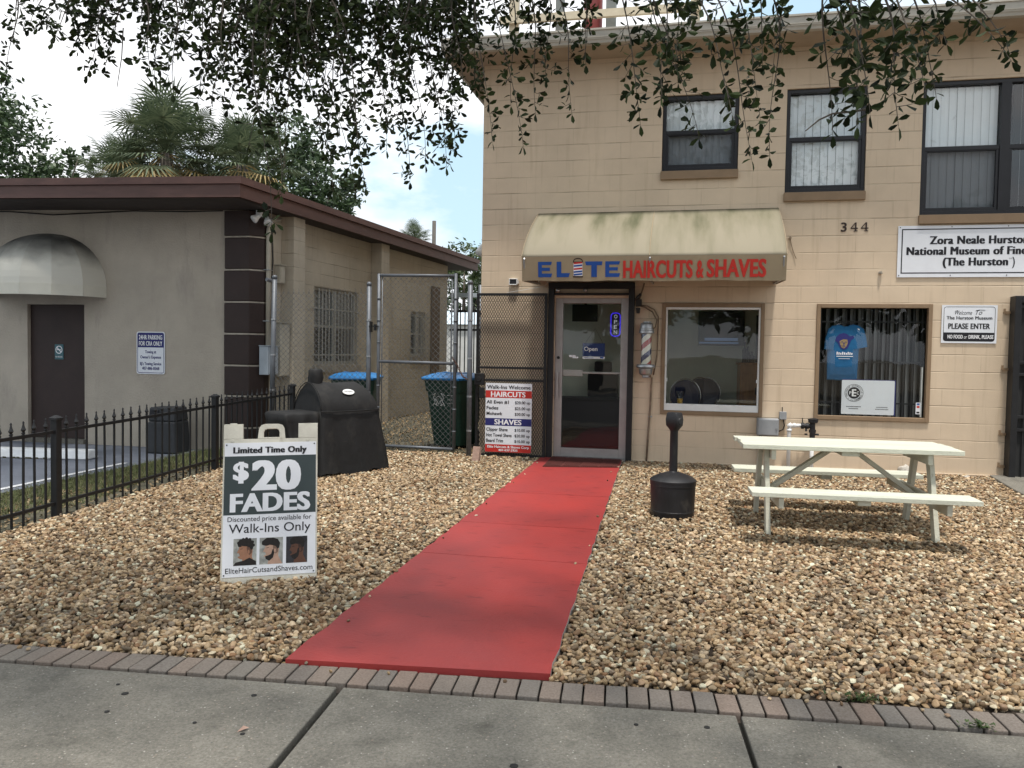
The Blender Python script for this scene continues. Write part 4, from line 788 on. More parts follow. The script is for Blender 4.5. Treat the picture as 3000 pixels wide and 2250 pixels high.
sbox('junction_box', .42, .55, .10, 2.58, 2.85, M['beigebox'], 'small beige junction box high on the block wall above the tall panel', 'electrical box')
mb = MB(); mb.path([SP(.16, .07, 1.64), SP(.16, .07, 3.30), SP(.19, .065, 3.42), SP(.30, .05, 3.50), SP(.5, .04, 3.54)], .036, 10); cd = mb.build('conduit', M['beigebox'], smooth=True); tag(cd, 'thick beige conduit pipe running up the wall beside the brown quoins', 'pipe')
for z in (2.0, 2.75): mb = MB(); mb.path([SP(.10, .02, z), SP(.115, .11, z), SP(.205, .11, z), SP(.22, .02, z)], .008, 5); mb.build('clamp', M['zinc'], cd)
mb = MB()
for k in range(2): mb.path([SP(.29 + .03 * k, .03, 3.4), SP(.31 + .02 * k, .04, 2.9), SP(.27 + .04 * k, .03, 2.4), SP(.3, .03, 1.95)], .006, 5)
tag(mb.build('wall_cable', M['black'], smooth=True), 'thin dark cables hanging down the block wall beside the beige conduit', 'cable')
fl = thing('flood_light', 'twin-headed white flood light under the eave corner above the brown quoins', 'lamp', SP(-.06, .16, 3.43))
mb = MB(); mb.tube(SP(-.04, .05, 3.585), SP(-.04, .05, 3.52), .05, n=12); mb.path([SP(-.04, .05, 3.52), SP(-.11, .10, 3.50)], .012, 6); mb.path([SP(-.04, .05, 3.52), SP(.05, .10, 3.50)], .012, 6); mb.build('bracket', M['white'], fl)
for s_, d in ((-.13, Vector((-.5, -.5, -.55))), (.06, Vector((.35, -.4, -.75)))):
    d = d.normalized(); p0 = SP(s_, .11, 3.50); mb = MB(); mb.path([p0 - d * .02, p0 + d * .03, p0 + d * .07, p0 + d * .105, p0 + d * .115], [.022, .034, .052, .062, .055], 12); mb.build('lamp_head', M['white'], fl, smooth=True)
# wall-mounted signs -------------------------------------------------------------------
def plate(name, x0, x1, z0, z1, y, label, cat, base='sign', rad=.0, th=.004):
    t = thing(name, label, cat, ((x0 + x1) / 2, y, z0)); mb = MB()
    if rad:
        pts = []
        for cx, cz, a0 in ((x1 - rad, z1 - rad, 0), (x0 + rad, z1 - rad, 90), (x0 + rad, z0 + rad, 180), (x1 - rad, z0 + rad, 270)):
            for k in range(5): a = R(a0 + 22.5 * k); pts.append((cx + rad * math.cos(a), y, cz + rad * math.sin(a)))
        mb.prism(pts, (0, th, 0))
    else: mb.box(x0, x1, y, y + th, z0, z1)
    mb.build('panel', M[base], t); return t
def rrect(mb, x0, x1, z0, z1, y, rad, n=5, wd=None):
    pts = lambda k_: [(cx + (rad - k_) * math.cos(R(a0 + 90 / (n - 1) * k)), y, cz + (rad - k_) * math.sin(R(a0 + 90 / (n - 1) * k))) for cx, cz, a0 in ((x1 - rad, z1 - rad, 0), (x0 + rad, z1 - rad, 90), (x0 + rad, z0 + rad, 180), (x1 - rad, z0 + rad, 270)) for k in range(n)]
    if wd is None: mb.quad(*pts(0)[::-1])
    else:
        a, b = pts(0), pts(wd); m = len(a)
        for i in range(m): mb.quad(a[i], b[i], b[(i + 1) % m], a[(i + 1) % m])
T = lambda mb, s, x, z, y, cap, w, al='c', bold=.0, heavy=0., shear=0., lift=.0012: text(mb, s, (x, y, z), XF, ZF, cap, w, bold, heavy, al, shear, lift)
y = WY - .012; t = plate('parking_sign', -8.152, -7.668, 1.184, 1.822, y, 'white and blue sign about 24-hour parking and towing on the stucco wall', 'sign', rad=.035)
mb = MB(); rrect(mb, -8.137, -7.683, 1.199, 1.807, y - .0008, .03, wd=.008); mb.quad((-8.13, y - .001, 1.585), (-7.69, y - .001, 1.585), (-7.69, y - .001, 1.775), (-8.13, y - .001, 1.775)); rrect(mb, -8.13, -7.69, 1.70, 1.80, y - .0014, .025); mb.build('print', M['navy'], t)
mb = MB(); T(mb, '24HR PARKING', -7.91, 1.705, y - .002, .064, .40, bold=.010, heavy=.07); mb.build('lettering', M['white_ink'], t); mb = MB(); T(mb, 'FOR CRA ONLY', -7.91, 1.612, y - .002, .064, .40, bold=.010, heavy=.07); mb.build('lettering', M['white_ink'], t)
mb = MB()
for s, z, w in (('Towing at', 1.497, .19), ("Owner's Expense", 1.418, .355), ("BJ's Towing Service", 1.318, .365), ('407-886-8568', 1.248, .295)): T(mb, s, -7.91, z, y, .043, w, bold=.010, heavy=.06)
mb.build('lettering', M['navy'], t)
M['teal'] = mat('teal_ink', (.05, .13, .15), .5)
y = WY + .052; t = plate('no_smoking_sign', -9.655, -9.50, 1.375, 1.61, y, 'small teal no-smoking sign on the brown door of the low building', 'sign', 'teal', .01)
mb = MB(); c0 = Vector((-9.578, y - .002, 1.525))
for k in range(24):
    a, b = math.tau * k / 24, math.tau * (k + 1) / 24; mb.quad(*[c0 + Vector((r_ * math.cos(q), 0, r_ * math.sin(q))) for r_, q in ((.062, a), (.062, b), (.050, b), (.050, a))][::-1])
mb.quad(*[c0 + Vector(q) for q in ((-.046, -.0004, .032), (-.036, -.0004, .044), (.046, -.0004, -.032), (.036, -.0004, -.044))][::-1]); mb.box(-9.618, -9.545, y - .003, y - .002, 1.520, 1.532); T(mb, 'NO SMOKING', -9.578, 1.405, y - .001, .022, .125, bold=.008, heavy=.04); mb.build('symbol', M['white_ink'], t)
y = FY - .014; t = plate('museum_sign', 2.416, 4.166, 2.568, 3.176, y, 'large white wall sign with three lines of black lettering below the upstairs window', 'sign')
mb = MB()
for a, b, c, d in ((2.456, 4.126, 3.127, 3.140), (2.456, 4.126, 2.612, 2.625), (2.456, 2.469, 2.625, 3.127), (4.113, 4.126, 2.625, 3.127)): mb.quad((a, y - .001, c), (b, y - .001, c), (b, y - .001, d), (a, y - .001, d))
T(mb, 'Zora Neale Hurston', 3.291, 2.958, y, .092, 1.056, bold=.004, heavy=.12); T(mb, 'National Museum of Fine Arts', 3.291, 2.832, y, .092, 1.556, bold=.0, heavy=.13); T(mb, '(The Hurston', 3.262, 2.704, y, .092, .70, bold=.004, heavy=.12); T(mb, 'TM', 3.635, 2.772, y, .016, .035); T(mb, ')', 3.668, 2.704, y, .092, .028, bold=.018, heavy=.02); mb.build('lettering', M['ink'], t)
for x in (2.437, 3.0, 3.6):
    for z in (3.158, 2.59): mb = MB(); mb.tube((x, y, z), (x, y - .004, z), .006, n=8); mb.build('screw', M['black'], t)
y = FY - .012; t = plate('welcome_sign', 2.926, 3.522, 1.793, 2.241, y, 'white entrance sign with a black lower band between the shop window and the iron door', 'sign')
mb = MB(); rrect(mb, 2.947, 3.501, 1.814, 2.222, y - .001, .03, wd=.005); rrect(mb, 2.951, 3.497, 1.818, 1.90, y - .001, .028); mb.quad((2.951, y - .0014, 1.86), (3.497, y - .0014, 1.86), (3.497, y - .0014, 1.918), (2.951, y - .0014, 1.918))
T(mb, 'Welcome', 3.160, 2.128, y, .046, .185, shear=.35); T(mb, 'To', 3.325, 2.128, y, .052, .07, shear=.35); mb.path([(3.075, y - .002, 2.165), (3.09, y - .002, 2.178), (3.105, y - .002, 2.168)], .002, 4); mb.path([(3.29, y - .002, 2.176), (3.33, y - .002, 2.186), (3.39, y - .002, 2.182)], .002, 4)
T(mb, 'The Hurston Museum', 3.224, 2.072, y, .038, .49, bold=.0, heavy=.07); T(mb, 'PLEASE ENTER', 3.224, 1.962, y, .062, .45, bold=.010, heavy=.07); mb.build('lettering', M['ink'], t)
mb = MB(); T(mb, 'NO FOOD', 3.078, 1.847, y - .001, .042, .165, bold=.010, heavy=.07); T(mb, 'or', 3.19, 1.847, y - .001, .040, .035, shear=.3); T(mb, 'DRINK, PLEASE', 3.355, 1.847, y - .001, .042, .265, bold=.010, heavy=.07); mb.build('lettering', M['white_ink'], t)
# price board wired to the folded gate
px0, px1, pz1, py = -2.588, -1.968, 1.192, FY - .150
t = plate('price_board', px0, px1, pz1 - .907, pz1, py, 'white, red and blue price board hung on the folded black mesh gate', 'sign')
def band(m, a, b):
    mb = MB(); mb.quad((px0 + .001, py - .0008, pz1 - b), (px1 - .001, py - .0008, pz1 - b), (px1 - .001, py - .0008, pz1 - a), (px0 + .001, py - .0008, pz1 - a)); mb.build('print', m, t)
band(M['red_ink'], .095, .192); band(M['navy'], .461, .558); band(M['red_ink'], .805, .906)
PM_ = M['ink']
def PT(s, dx, dz, cap, w, al, **k): mb = MB(); T(mb, s, px0 + dx, pz1 - dz, py, cap, w, al, **k); mb.build('lettering', PM_, t)
PT('Walk-Ins Welcome', .31, .073, .046, .585, 'c', bold=.008, heavy=.05)
for s, dz, w, pr in (('All Even #1', .268, .30, '$20.00 up'), ('Fades', .345, .16, '$25.00 up'), ('Mohawk', .42, .215, '$30.00 up'), ('Clipper Shave', .629, .29, '$10.00 up'), ('Hot Towel Shave', .703, .345, '$20.00 up'), ('Beard Trim', .776, .23, '$10.00 up')):
    PT(s, .016, dz, .042, w, 'l', bold=.010, heavy=.05); PT(pr, .60, dz, .036, .205, 'r', bold=.008, heavy=.04)
PM_ = M['white_ink']; PT('HAIRCUTS', .303, .178, .066, .465, 'c', bold=.010, heavy=.06, lift=.002); PT('SHAVES', .305, .542, .066, .365, 'c', bold=.010, heavy=.06, lift=.002); PT('Elite Haircuts & Shaves Corp', .31, .851, .031, .56, 'c', bold=.010, heavy=.05, lift=.002); PT('407-637-2925', .31, .892, .027, .26, 'c', bold=.010, heavy=.05, lift=.002)
# ------------------------------------------------------------------ iron fence along the yard
FXX = -5.43
fence = thing('iron_fence', 'low black iron picket fence with spear tips between the gravel yard and the parking lot', 'fence', (FXX, 6.0, .06))
def fz_(y): return .955 - .0 + (.03 * (y - 6.0))      # finial height follows the slope of the ground
fpost_y = [3.63, 6.07, 8.52, 10.42]
for y in fpost_y:
    g0 = gz(y) - .05; mb = MB(); mb.box(FXX - .032, FXX + .032, y - .032, y + .032, g0, fz_(y) - .02); p = mb.build('post', M['black'], fence, bevel=.004)
    mb = MB(); z = fz_(y) - .02; mb.box(FXX - .040, FXX + .040, y - .040, y + .040, z + .0005, z + .02); mb.hexa([(FXX - .040, y - .040, z + .0205), (FXX + .040, y - .040, z + .0205), (FXX + .040, y + .040, z + .0205), (FXX - .040, y + .040, z + .0205), (FXX - .012, y - .012, z + .042), (FXX + .012, y - .012, z + .042), (FXX + .012, y + .012, z + .042), (FXX - .012, y + .012, z + .042)]); mb.build('post_cap', M['black'], p)
for i in range(3):
    a, b = fpost_y[i] + .033, fpost_y[i + 1] - .033
    for h in (.165, .80):
        mb = MB(); za, zb = fz_(a) - .955 + h + .02, fz_(b) - .955 + h + .02; mb.hexa([(FXX - .013, a, za), (FXX + .013, a, za), (FXX + .013, b, zb), (FXX - .013, b, zb), (FXX - .013, a, za + .028), (FXX + .013, a, za + .028), (FXX + .013, b, zb + .028), (FXX - .013, b, zb + .028)]); mb.build('rail', M['black'], fence)
mb = MB(); mb.box(FXX - .0075, FXX + .0075, -.0075 + 6.0, .0075 + 6.0, .085, .84)
mb.lathe((FXX, 6.0, 0), [(.0075, .838), (.016, .842), (.016, .850), (.009, .855), (.016, .860), (.016, .868), (.009, .873), (.021, .893), (.012, .915), (.006, .945), (.010, .950), (.004, .965)], 6)
pick = mb.build('picket', M['black'], fence); n_p = 0
for i in range(3):
    a, b = fpost_y[i], fpost_y[i + 1]; n = round((b - a) / .1225)
    for k in range(1, n):
        y = a + (b - a) * k / n
        if y < 4.3: continue
        o = pick if n_p == 0 else pick.copy()
        if n_p: COL.objects.link(o); o.parent = fence
        n_p += 1; o.location = Vector((random.uniform(-.002, .002), y - 6.0, .03 * (y - 6.0))); o.rotation_euler = (random.uniform(-.006, .006), random.uniform(-.006, .006), 0)

# ------------------------------------------------------------------ chain-link fence and gate
CY = 10.5
cf = thing('chain_link_fence', 'short run of tall chain-link fence between two steel posts behind the covered grill', 'fence', (-5.0, CY, .2))
def cpost(t, x, y, z0, z1, r, lean=0):
    mb = MB(); mb.tube((x, y, z0), (x + lean, y, z1), r, n=12); p = mb.build('post', M['galv'], t, smooth=True); mb = MB(); mb.lathe((x + lean, y, z1 - .012), [(r + .003, 0), (r + .003, .03), (r * .7, .05), (.0, .055)], 12); mb.build('post_cap', M['galv'], p, smooth=True)
    for z in (.55, 1.0, 1.5, 2.0): mb = MB(); mb.lathe((x + lean * (z - z0) / (z1 - z0), y, z), [(r + .003, 0), (r + .003, .022), (r, .022), (r, 0)], 12, False); mb.build('band', M['zinc'], p)
cpost(cf, -5.80, CY, .15, 2.60, .036, .045); cpost(cf, -4.325, CY, .15, 2.50, .032)
mb = MB(); mb.tube((-5.80, CY - .02, 2.56), (-5.83, CY - .09, 2.57), .028, n=10); mb.build('rail_end', M['galv'], cf)
mb = MB(); lattice(mb, -5.74, -4.36, .28, 2.40, CY, .078, .078, .0042, .003); mb.build('chain_mesh', M['wire'], cf)
mb = MB()
for k in range(18): x = -5.70 + k * .078; mb.path([(x, CY, 2.395), (x + .012, CY, 2.43), (x - .006, CY, 2.45)], .0022, 4)
mb.build('wire_end', M['wire'], cf)
cg = thing('chain_link_gate', 'closed chain-link walk gate on a grey pipe frame in front of the alley', 'gate', (-3.63, CY, .2))
mb = MB(); a, b, z0, z1 = -4.18, -3.08, .28, 2.63
for x in (a, b): mb.tube((x, CY, z0 - .02), (x, CY, z1 + .02), .024, n=10)
for z in (z0, 1.445, z1): mb.tube((a, CY, z), (b, CY, z - .012), .021, n=10)
for z in (.5, .8, 1.1, 1.7, 2.0, 2.3):
    mb.lathe((a, CY, z), [(.028, 0), (.028, .02)], 10); mb.lathe((b, CY, z), [(.028, 0), (.028, .02)], 10)
for x in (a + .05, b - .05): mb.tube((x, CY, z0), (x, CY, z1), .008, n=6)
mb.build('gate_frame', M['galv'], cg, smooth=True)
mb = MB(); lattice(mb, a + .02, b - .02, z0, z1 - .03, CY, .078, .078, .0042, .003); mb.build('chain_mesh', M['wire'], cg)
mb = MB(); mb.box(-4.32, -4.17, CY - .03, CY - .012, 1.92, 1.935); mb.box(-4.30, -4.28, CY - .045, CY + .03, 1.85, 1.99); mb.box(-4.235, -4.21, CY - .05, CY + .0, 1.87, 1.955); mb.build('latch', M['black'], cg)
gp_ = thing('gate_post', 'round grey steel post leaning slightly beside the folded black mesh gate', 'post', (-2.79, 10.2, .19)); cpost(gp_, -2.785, 10.2, .15, 2.49, .033, -.008)
M['rust'] = mat('rusty_chain', (.075, .04, .03), .8, var=.4, scale=30)
mb = MB()
pts = [Vector((-3.10, CY - .03, 1.50)), Vector((-3.03, CY - .06, 1.42)), Vector((-2.97, CY - .12, 1.33)), Vector((-2.90, 10.27, 1.27)), Vector((-2.82, 10.18, 1.24))]
for i in range(14):
    t = i / 13 * 4; k = min(3, int(t)); p = pts[k].lerp(pts[k + 1], t - k); d = (pts[k + 1] - pts[k]).normalized(); n_ = d.cross(Vector((0, 0, 1))).normalized() if i % 2 else Vector((0, 0, 1)); ring = [p + d * .024 * math.cos(q) + n_ * .012 * math.sin(q) for q in [math.tau * j / 8 for j in range(9)]]; mb.path(ring, .005, 5, False)
tag(mb.build('chain', M['rust']), 'rusty chain sagging from the chain-link gate to the leaning grey post', 'chain')

# ------------------------------------------------------------------ recycling bins
M['bingreen'] = mat('dark_green_plastic', (.012, .045, .032), .45, var=.15, scale=3, bump=.1, bscale=120); M['binblue'] = mat('bright_blue_plastic', (.018, .165, .42), .4, var=.12, scale=4)
def recycling_bin(loc, rot, label):
    t = thing('recycling_bin', label, 'recycling bin', loc, rot, 'green recycling bins with blue lids'); Mx = RM[t]
    P = lambda x, y, z: Mx @ Vector((x, y, z))
    mb = MB()
    def ring(z, hw, y0, y1, r=.05, n=4):
        o = []
        for cx, cy, a0 in ((hw - r, y1 - r, 0), (-hw + r, y1 - r, 90), (-hw + r, y0 + r, 180), (hw - r, y0 + r, 270)):
            for k in range(n): a = R(a0 + 90 * k / (n - 1)); o.append(P(cx + r * math.cos(a), cy + r * math.sin(a), z))
        return o
    def loft(rs):
        n = len(rs[0]); vs = [p for r in rs for p in r]; mb.add(vs, [(i * n + k, i * n + (k + 1) % n, (i + 1) * n + (k + 1) % n, (i + 1) * n + k) for i in range(len(rs) - 1) for k in range(n)] + [tuple(range(n - 1, -1, -1)), tuple(range((len(rs) - 1) * n, len(rs) * n))])
    loft([ring(.03, .225, -.24, .25), ring(.10, .235, -.25, .27), ring(.80, .285, -.345, .34), ring(.805, .300, -.36, .36), ring(.97, .315, -.385, .38)]); bd = mb.build('bin_body', M['bingreen'], t); smooth_angle(bd, 30)
    mb = MB(); loft([ring(.972, .345, -.42, .43, .06), ring(1.0, .35, -.425, .43, .06), ring(1.012, .335, -.40, .41, .06), ring(1.05, .28, -.28, .33, .08), ring(1.062, .22, -.20, .25, .09)])
    for sx in (-.17, 0, .17): mb.path([P(sx, -.37, 1.012), P(sx, -.25, 1.05), P(sx, 0, 1.064), P(sx, .25, 1.05), P(sx, .36, 1.015)], .018, 6)
    mb.path([P(-.3, -.425, .985), P(.3, -.425, .985)], .02, 8); ld = mb.build('lid', M['binblue'], t); smooth_angle(ld, 40)
    for sx in (-.27, .27):
        mb = MB(); mb.tube(P(sx - .03, .30, .115), P(sx + .03, .30, .115), .115, n=20); mb.build('wheel', M['black'], t, bevel=.008)
    mb = MB(); mb.tube(P(-.24, .39, .93), P(.24, .39, .93), .016, n=8); mb.build('handle', M['bingreen'], t)
    mb = MB(); yy = lambda z: -.345 - .04 * (z - .80) / .17 * 0 - .018 - .0 if z > .8 else -.25 - (.095) * (z - .10) / .70 - .004
    s = lambda *p: mb.path([P(x, yy(z), z) for x, z in p], .005, 4)
    for k in (-1, 1):
        c = -.08; s((c + k * .10, .60), (c + k * .06, .66), (c + k * .085, .72), (c + k * .045, .78)); s((c + k * .045, .78), (c + k * .10, .75)); s((c, .62), (c + k * .05, .70), (c, .74)); s((c + k * .02, .60), (c + k * .08, .63)); s((c + k * .015, .655), (c + k * .065, .69)); s((c + k * .05, .60), (c + k * .03, .645))
    for z, w in ((.75, .13), (.69, .11), (.64, .09)):
        for q in range(4): s((.07 + q * w / 4, z), (.07 + q * w / 4 + w / 6, z + .004))
    mb.build('print', M['white'], t); return t
recycling_bin((-3.30, 11.30, .22), R(-14), 'green recycling bin with a blue lid behind the chain-link gate'); recycling_bin((-4.78, 11.16, .20), R(14), 'green recycling bin with a blue lid behind the covered grill')

# ------------------------------------------------------------------ covered grill
M['cover'] = mat('black_cover_cloth', (.013, .013, .0135), .7, var=.25, scale=5, bump=.9, bscale=7, spec=.3, wear=((.04, .037, .032), .55, .82, 4, (1, 1, .5)))
gl = thing('covered_grill', 'barbecue grill under a black fabric cover with a white oval badge', 'grill', (-3.95, 8.55, .15))
GBase = Vector((-3.99, 8.34, 0)); GL_ = Vector((.55, .835, 0)).normalized(); GN_ = Vector((-.835, .55, 0)).normalized()
def G(a, b, z): return GBase + GL_ * a + GN_ * b + Vector((0, 0, z))
def cover_loft(rings, name, closed_top=False):
    mb = MB(); n = len(rings[0]); vs = [p for r in rings for p in r]
    mb.add(vs, [(i * n + k, i * n + (k + 1) % n, (i + 1) * n + (k + 1) % n, (i + 1) * n + k) for i in range(len(rings) - 1) for k in range(n)] + ([tuple(range((len(rings) - 1) * n, len(rings) * n))] if closed_top else []))
    return mb.build(name, M['cover'], gl, smooth=True)
def rect_ring(a0, a1, b0, b1, z, na=14, nb=10, wr=.0, ph=0., dz=None):
    o = []
    for k in range(na): o.append((a0 + (a1 - a0) * k / na, b0, 0, -1))
    for k in range(nb): o.append((a1, b0 + (b1 - b0) * k / nb, 1, 0))
    for k in range(na): o.append((a1 - (a1 - a0) * k / na, b1, 0, 1))
    for k in range(nb): o.append((a0, b1 - (b1 - b0) * k / nb, -1, 0))
    out_ = []
    for i, (a, b, na_, nb_) in enumerate(o):
        w = wr * (math.sin(i * .9 + ph) + .6 * math.sin(i * 2.3 + ph * 2.1)); out_.append(G(a + na_ * w, b + nb_ * w, z + (dz(i) if dz else 0)))
    return out_
rs = []
for k in range(9):
    t = k / 8; z = .185 + .715 * t; f = 1 - t
    rs.append(rect_ring(-.05 * f - .0, .76 + .125 * f, -.05 * f, .60 + .06 * f, z, wr=.021 * f ** .7, ph=k * .22, dz=(lambda i: .02 * math.sin(i * .7) + .01 * math.sin(i * 1.9)) if k == 0 else None))
rs.append(rect_ring(.012, .75, .01, .59, .915))
cover_loft(rs, 'cover_skirt')
mb = MB(); na, nb = 12, 22; vs = []
for i in range(na + 1):
    u = i / na
    for k in range(nb + 1):
        q = math.pi * k / nb; cb_ = math.cos(q); b = .30 - .30 * (abs(cb_) ** 1.2) * (1 if cb_ > 0 else -1); h = .315 * math.sin(q) ** 1.12
        a0, a1 = .0 + .02 * h / .315, .76 - .14 * (h / .315) ** 1.6
        w = .005 * math.sin(5 * u + k * .7) + .004 * math.sin(9 * u + .3 * k) * math.sin(k * .5)
        vs.append(G(a0 + (a1 - a0) * u, b, .903 + h + w))
f_ = [(i * (nb + 1) + k, (i + 1) * (nb + 1) + k, (i + 1) * (nb + 1) + k + 1, i * (nb + 1) + k + 1) for i in range(na) for k in range(nb)]
mb.add(vs, f_); mb.add([vs[k] for k in range(nb + 1)], [tuple(range(nb + 1))]); mb.add([vs[na * (nb + 1) + k] for k in range(nb + 1)], [tuple(range(nb, -1, -1))])
dm = mb.build('cover_hood', M['cover'], gl); smooth_angle(dm, 40)
mb = MB(); mb.path([G(-.004, .30 - .30 * (abs(math.cos(q)) ** 1.2) * (1 if math.cos(q) > 0 else -1), .905 + .315 * math.sin(q) ** 1.12) for q in [math.pi * k / 16 for k in range(17)]], .006, 5); mb.path([G(-.01, -.012, .9), G(.38, -.018, .893), G(.77, -.012, .9)], .008, 5); mb.build('seam', M['cover'], gl, smooth=True)
rs = [rect_ring(-.33, -.0, -.02, .52, .20, wr=.012, ph=1, dz=lambda i: .02 * math.sin(i * 1.1)), rect_ring(-.36, -.01, .0, .51, .45, wr=.016, ph=1.4), rect_ring(-.39, -.01, .03, .50, .65, wr=.014, ph=1.8), rect_ring(-.425, -.005, .04, .50, .80, wr=.006, ph=2.2), rect_ring(-.43, -.002, .04, .50, .868, wr=.004), rect_ring(-.41, -.006, .06, .485, .89, wr=.003), rect_ring(-.36, -.02, .10, .45, .898, wr=.003), rect_ring(-.25, -.1, .2, .35, .892)]
cover_loft(rs, 'cover_shelf', True)
mb = MB(); n = 16
for i in range(8):
    pass
rs = []
for z, r in ((1.17, .082), (1.22, .078), (1.27, .085), (1.32, .080), (1.355, .076), (1.374, .06), (1.378, .0)):
    rs.append([G(.10 + r * math.cos(math.tau * k / n) * (1 + .12 * math.sin(3 * k + z * 30)), .30 + r * 1.0 * math.sin(math.tau * k / n), z) for k in range(n)])
cover_loft(rs, 'cover_chimney', False)
# badge on the front slope of the hood
q0 = math.pi * .23; 
def hood(a, q): cb_ = math.cos(q); return G(a, .30 - .30 * (abs(cb_) ** 1.2), .903 + .315 * math.sin(q) ** 1.12)
p0, p1 = hood(.40, q0 - .04), hood(.40, q0 + .04); bu = (p1 - p0).normalized(); bn = GL_.cross(bu); bc = (p0 + p1) / 2 + bn * .012
mb = MB(); mb.prism([bc + GL_ * .078 * math.cos(math.tau * k / 24) + bu * .040 * math.sin(math.tau * k / 24) for k in range(24)], bn * .004); bdg = mb.build('badge', M['white'], gl)
mb = MB(); sq = [(-.055, .002), (-.045, .012), (-.035, -.006), (-.025, .010), (-.012, -.006), (-.004, .008), (.006, -.012), (.014, .008), (.026, -.004), (.036, .010), (.046, .0), (.056, .006)]; mb.path([bc + bn * .006 + GL_ * x + bu * z for x, z in sq], .0028, 4); mb.build('lettering', M['ink'], bdg)
for a, b in ((.04, .04), (.74, .04), (.04, .56), (.74, .56)):
    mb = MB(); c = G(a, b, .17); mb.tube(c - GN_ * .02, c + GN_ * .02, .035, n=12); mb.tube(G(a, b, .17), G(a, b, .5), .015, n=6); mb.build('caster', M['black'], gl)

# ------------------------------------------------------------------ sandwich board
sb = thing('sandwich_board', 'white plastic A-frame sidewalk sign advertising haircut prices on the gravel', 'sign', (-2.706, 4.875, .03))
M['plast'] = mat('off_white_plastic', (.58, .56, .48), .5, var=.14, scale=6, bump=.2, bscale=90, wear=((.30, .27, .21), .58, .78, 9, (1, 1, .5)))
SO = Vector((-2.984, 4.74, .028)); SX = Vector((.9, .437, .012)).normalized(); SB_ = Vector((-SX.y, SX.x, 0)).normalized(); tl = R(12); SU = (Vector((0, 0, math.cos(tl))) + SB_ * math.sin(tl)).normalized(); SN = SX.cross(SU)
def sp_(u, v, d=0): return SO + SX * u + SU * v + SN * d
def sbox_(mb, u0, u1, v0, v1, d0, d1): mb.hexa([sp_(u0, v0, d0), sp_(u1, v0, d0), sp_(u1, v0, d1), sp_(u0, v0, d1), sp_(u0, v1, d0), sp_(u1, v1, d0), sp_(u1, v1, d1), sp_(u0, v1, d1)])
SW = .622
mb = MB(); sbox_(mb, 0, SW, 0, .968, -.03, 0)
sbox_(mb, .0, .125, .969, 1.062, -.03, 0); sbox_(mb, .04, .085, 1.0625, 1.078, -.028, -.004); sbox_(mb, .492, SW, .969, 1.066, -.03, 0); sbox_(mb, .53, .575, 1.0665, 1.07, -.03, .001)
out_r = [(.222, .969), (.230, 1.04), (.245, 1.062), (.27, 1.07), (.36, 1.07), (.385, 1.062), (.398, 1.04), (.405, .969)]; in_r = [(.262, .969), (.262, 1.012), (.268, 1.030), (.285, 1.037), (.345, 1.037), (.360, 1.030), (.366, 1.012), (.366, .969)]
for i in range(7):
    a, b, c, d = out_r[i], out_r[i + 1], in_r[i + 1], in_r[i]; mb.hexa([sp_(*d, -.03), sp_(*c, -.03), sp_(*c, 0), sp_(*d, 0), sp_(*a, -.03), sp_(*b, -.03), sp_(*b, 0), sp_(*a, 0)])
sbox_(mb, .2625, .3655, .969, .978, -.03, 0)
for u, v in ((.058, .956), (.555, .956), (.06, .022), (.56, .022)): mb.tube(sp_(u, v, 0), sp_(u, v, .004), .011, n=12)
fp = mb.build('front_frame', M['plast'], sb, bevel=.004)
mb = MB(); B2 = lambda u, v, d: Vector((0, 0, 0)) + sp_(u, 0, 0) + SB_ * (.46 * (1 - v / 1.07) + .03 + d + .20 * v / 1.07) + Vector((0, 0, v * .985))
mb.hexa([B2(0, 0, 0), B2(SW, 0, 0), B2(SW, 0, .03), B2(0, 0, .03), B2(0, .93, 0), B2(SW, .93, 0), B2(SW, .93, .03), B2(0, .93, .03)])
for a_, b_ in ((0, .125), (.492, SW)): mb.hexa([B2(a_, .931, 0), B2(b_, .931, 0), B2(b_, .931, .03), B2(a_, .931, .03), B2(a_, 1.06, 0), B2(b_, 1.06, 0), B2(b_, 1.06, .03), B2(a_, 1.06, .03)])
mb.build('back_frame', M['plast'], sb)
mb = MB(); sbox_(mb, .010, .612, .048, .942, .0005, .003); pn = mb.build('poster', M['sign'], sb)
def STx(mb, s, u, v, cap, w, al='c', bold=.0, heavy=0., lift=.0045): text(mb, s, sp_(u, v, 0), SX, SU, cap, w, bold, heavy, al, 0., lift)
mb = MB(); mb.quad(sp_(.0105, .456, .0036), sp_(.6115, .456, .0036), sp_(.6115, .851, .0036), sp_(.0105, .851, .0036)); mb.build('print', M['slate'], pn)
mb = MB(); STx(mb, '20', .350, .622, .190, .325, bold=.02, heavy=.09); STx(mb, '$', .118, .690, .118, .103, bold=.02, heavy=.06); STx(mb, 'FADES', .313, .478, .116, .525, bold=.02, heavy=.07); mb.build('lettering', M['sign'], pn)
mb = MB(); STx(mb, 'Limited Time Only', .307, .872, .040, .485, bold=.010, heavy=.11); STx(mb, 'Discounted price available for', .311, .412, .031, .545, bold=.004); STx(mb, 'Walk-Ins Only', .313, .336, .058, .53, bold=.004); STx(mb, 'EliteHairCutsandShaves.com', .312, .073, .034, .562, bold=.004)
for u, v in ((.022, .928), (.60, .928), (.022, .062), (.60, .062)): mb.tube(sp_(u, v, .003), sp_(u, v, .006), .005, n=8)
mb.build('lettering', M['ink'], pn)
for nm, k, c in (('skin_a', 0, (.30, .15, .09)), ('skin_b', 1, (.42, .27, .20)), ('skin_c', 2, (.10, .045, .028))): M[nm] = mat(nm, c, .6, var=.15, scale=40)

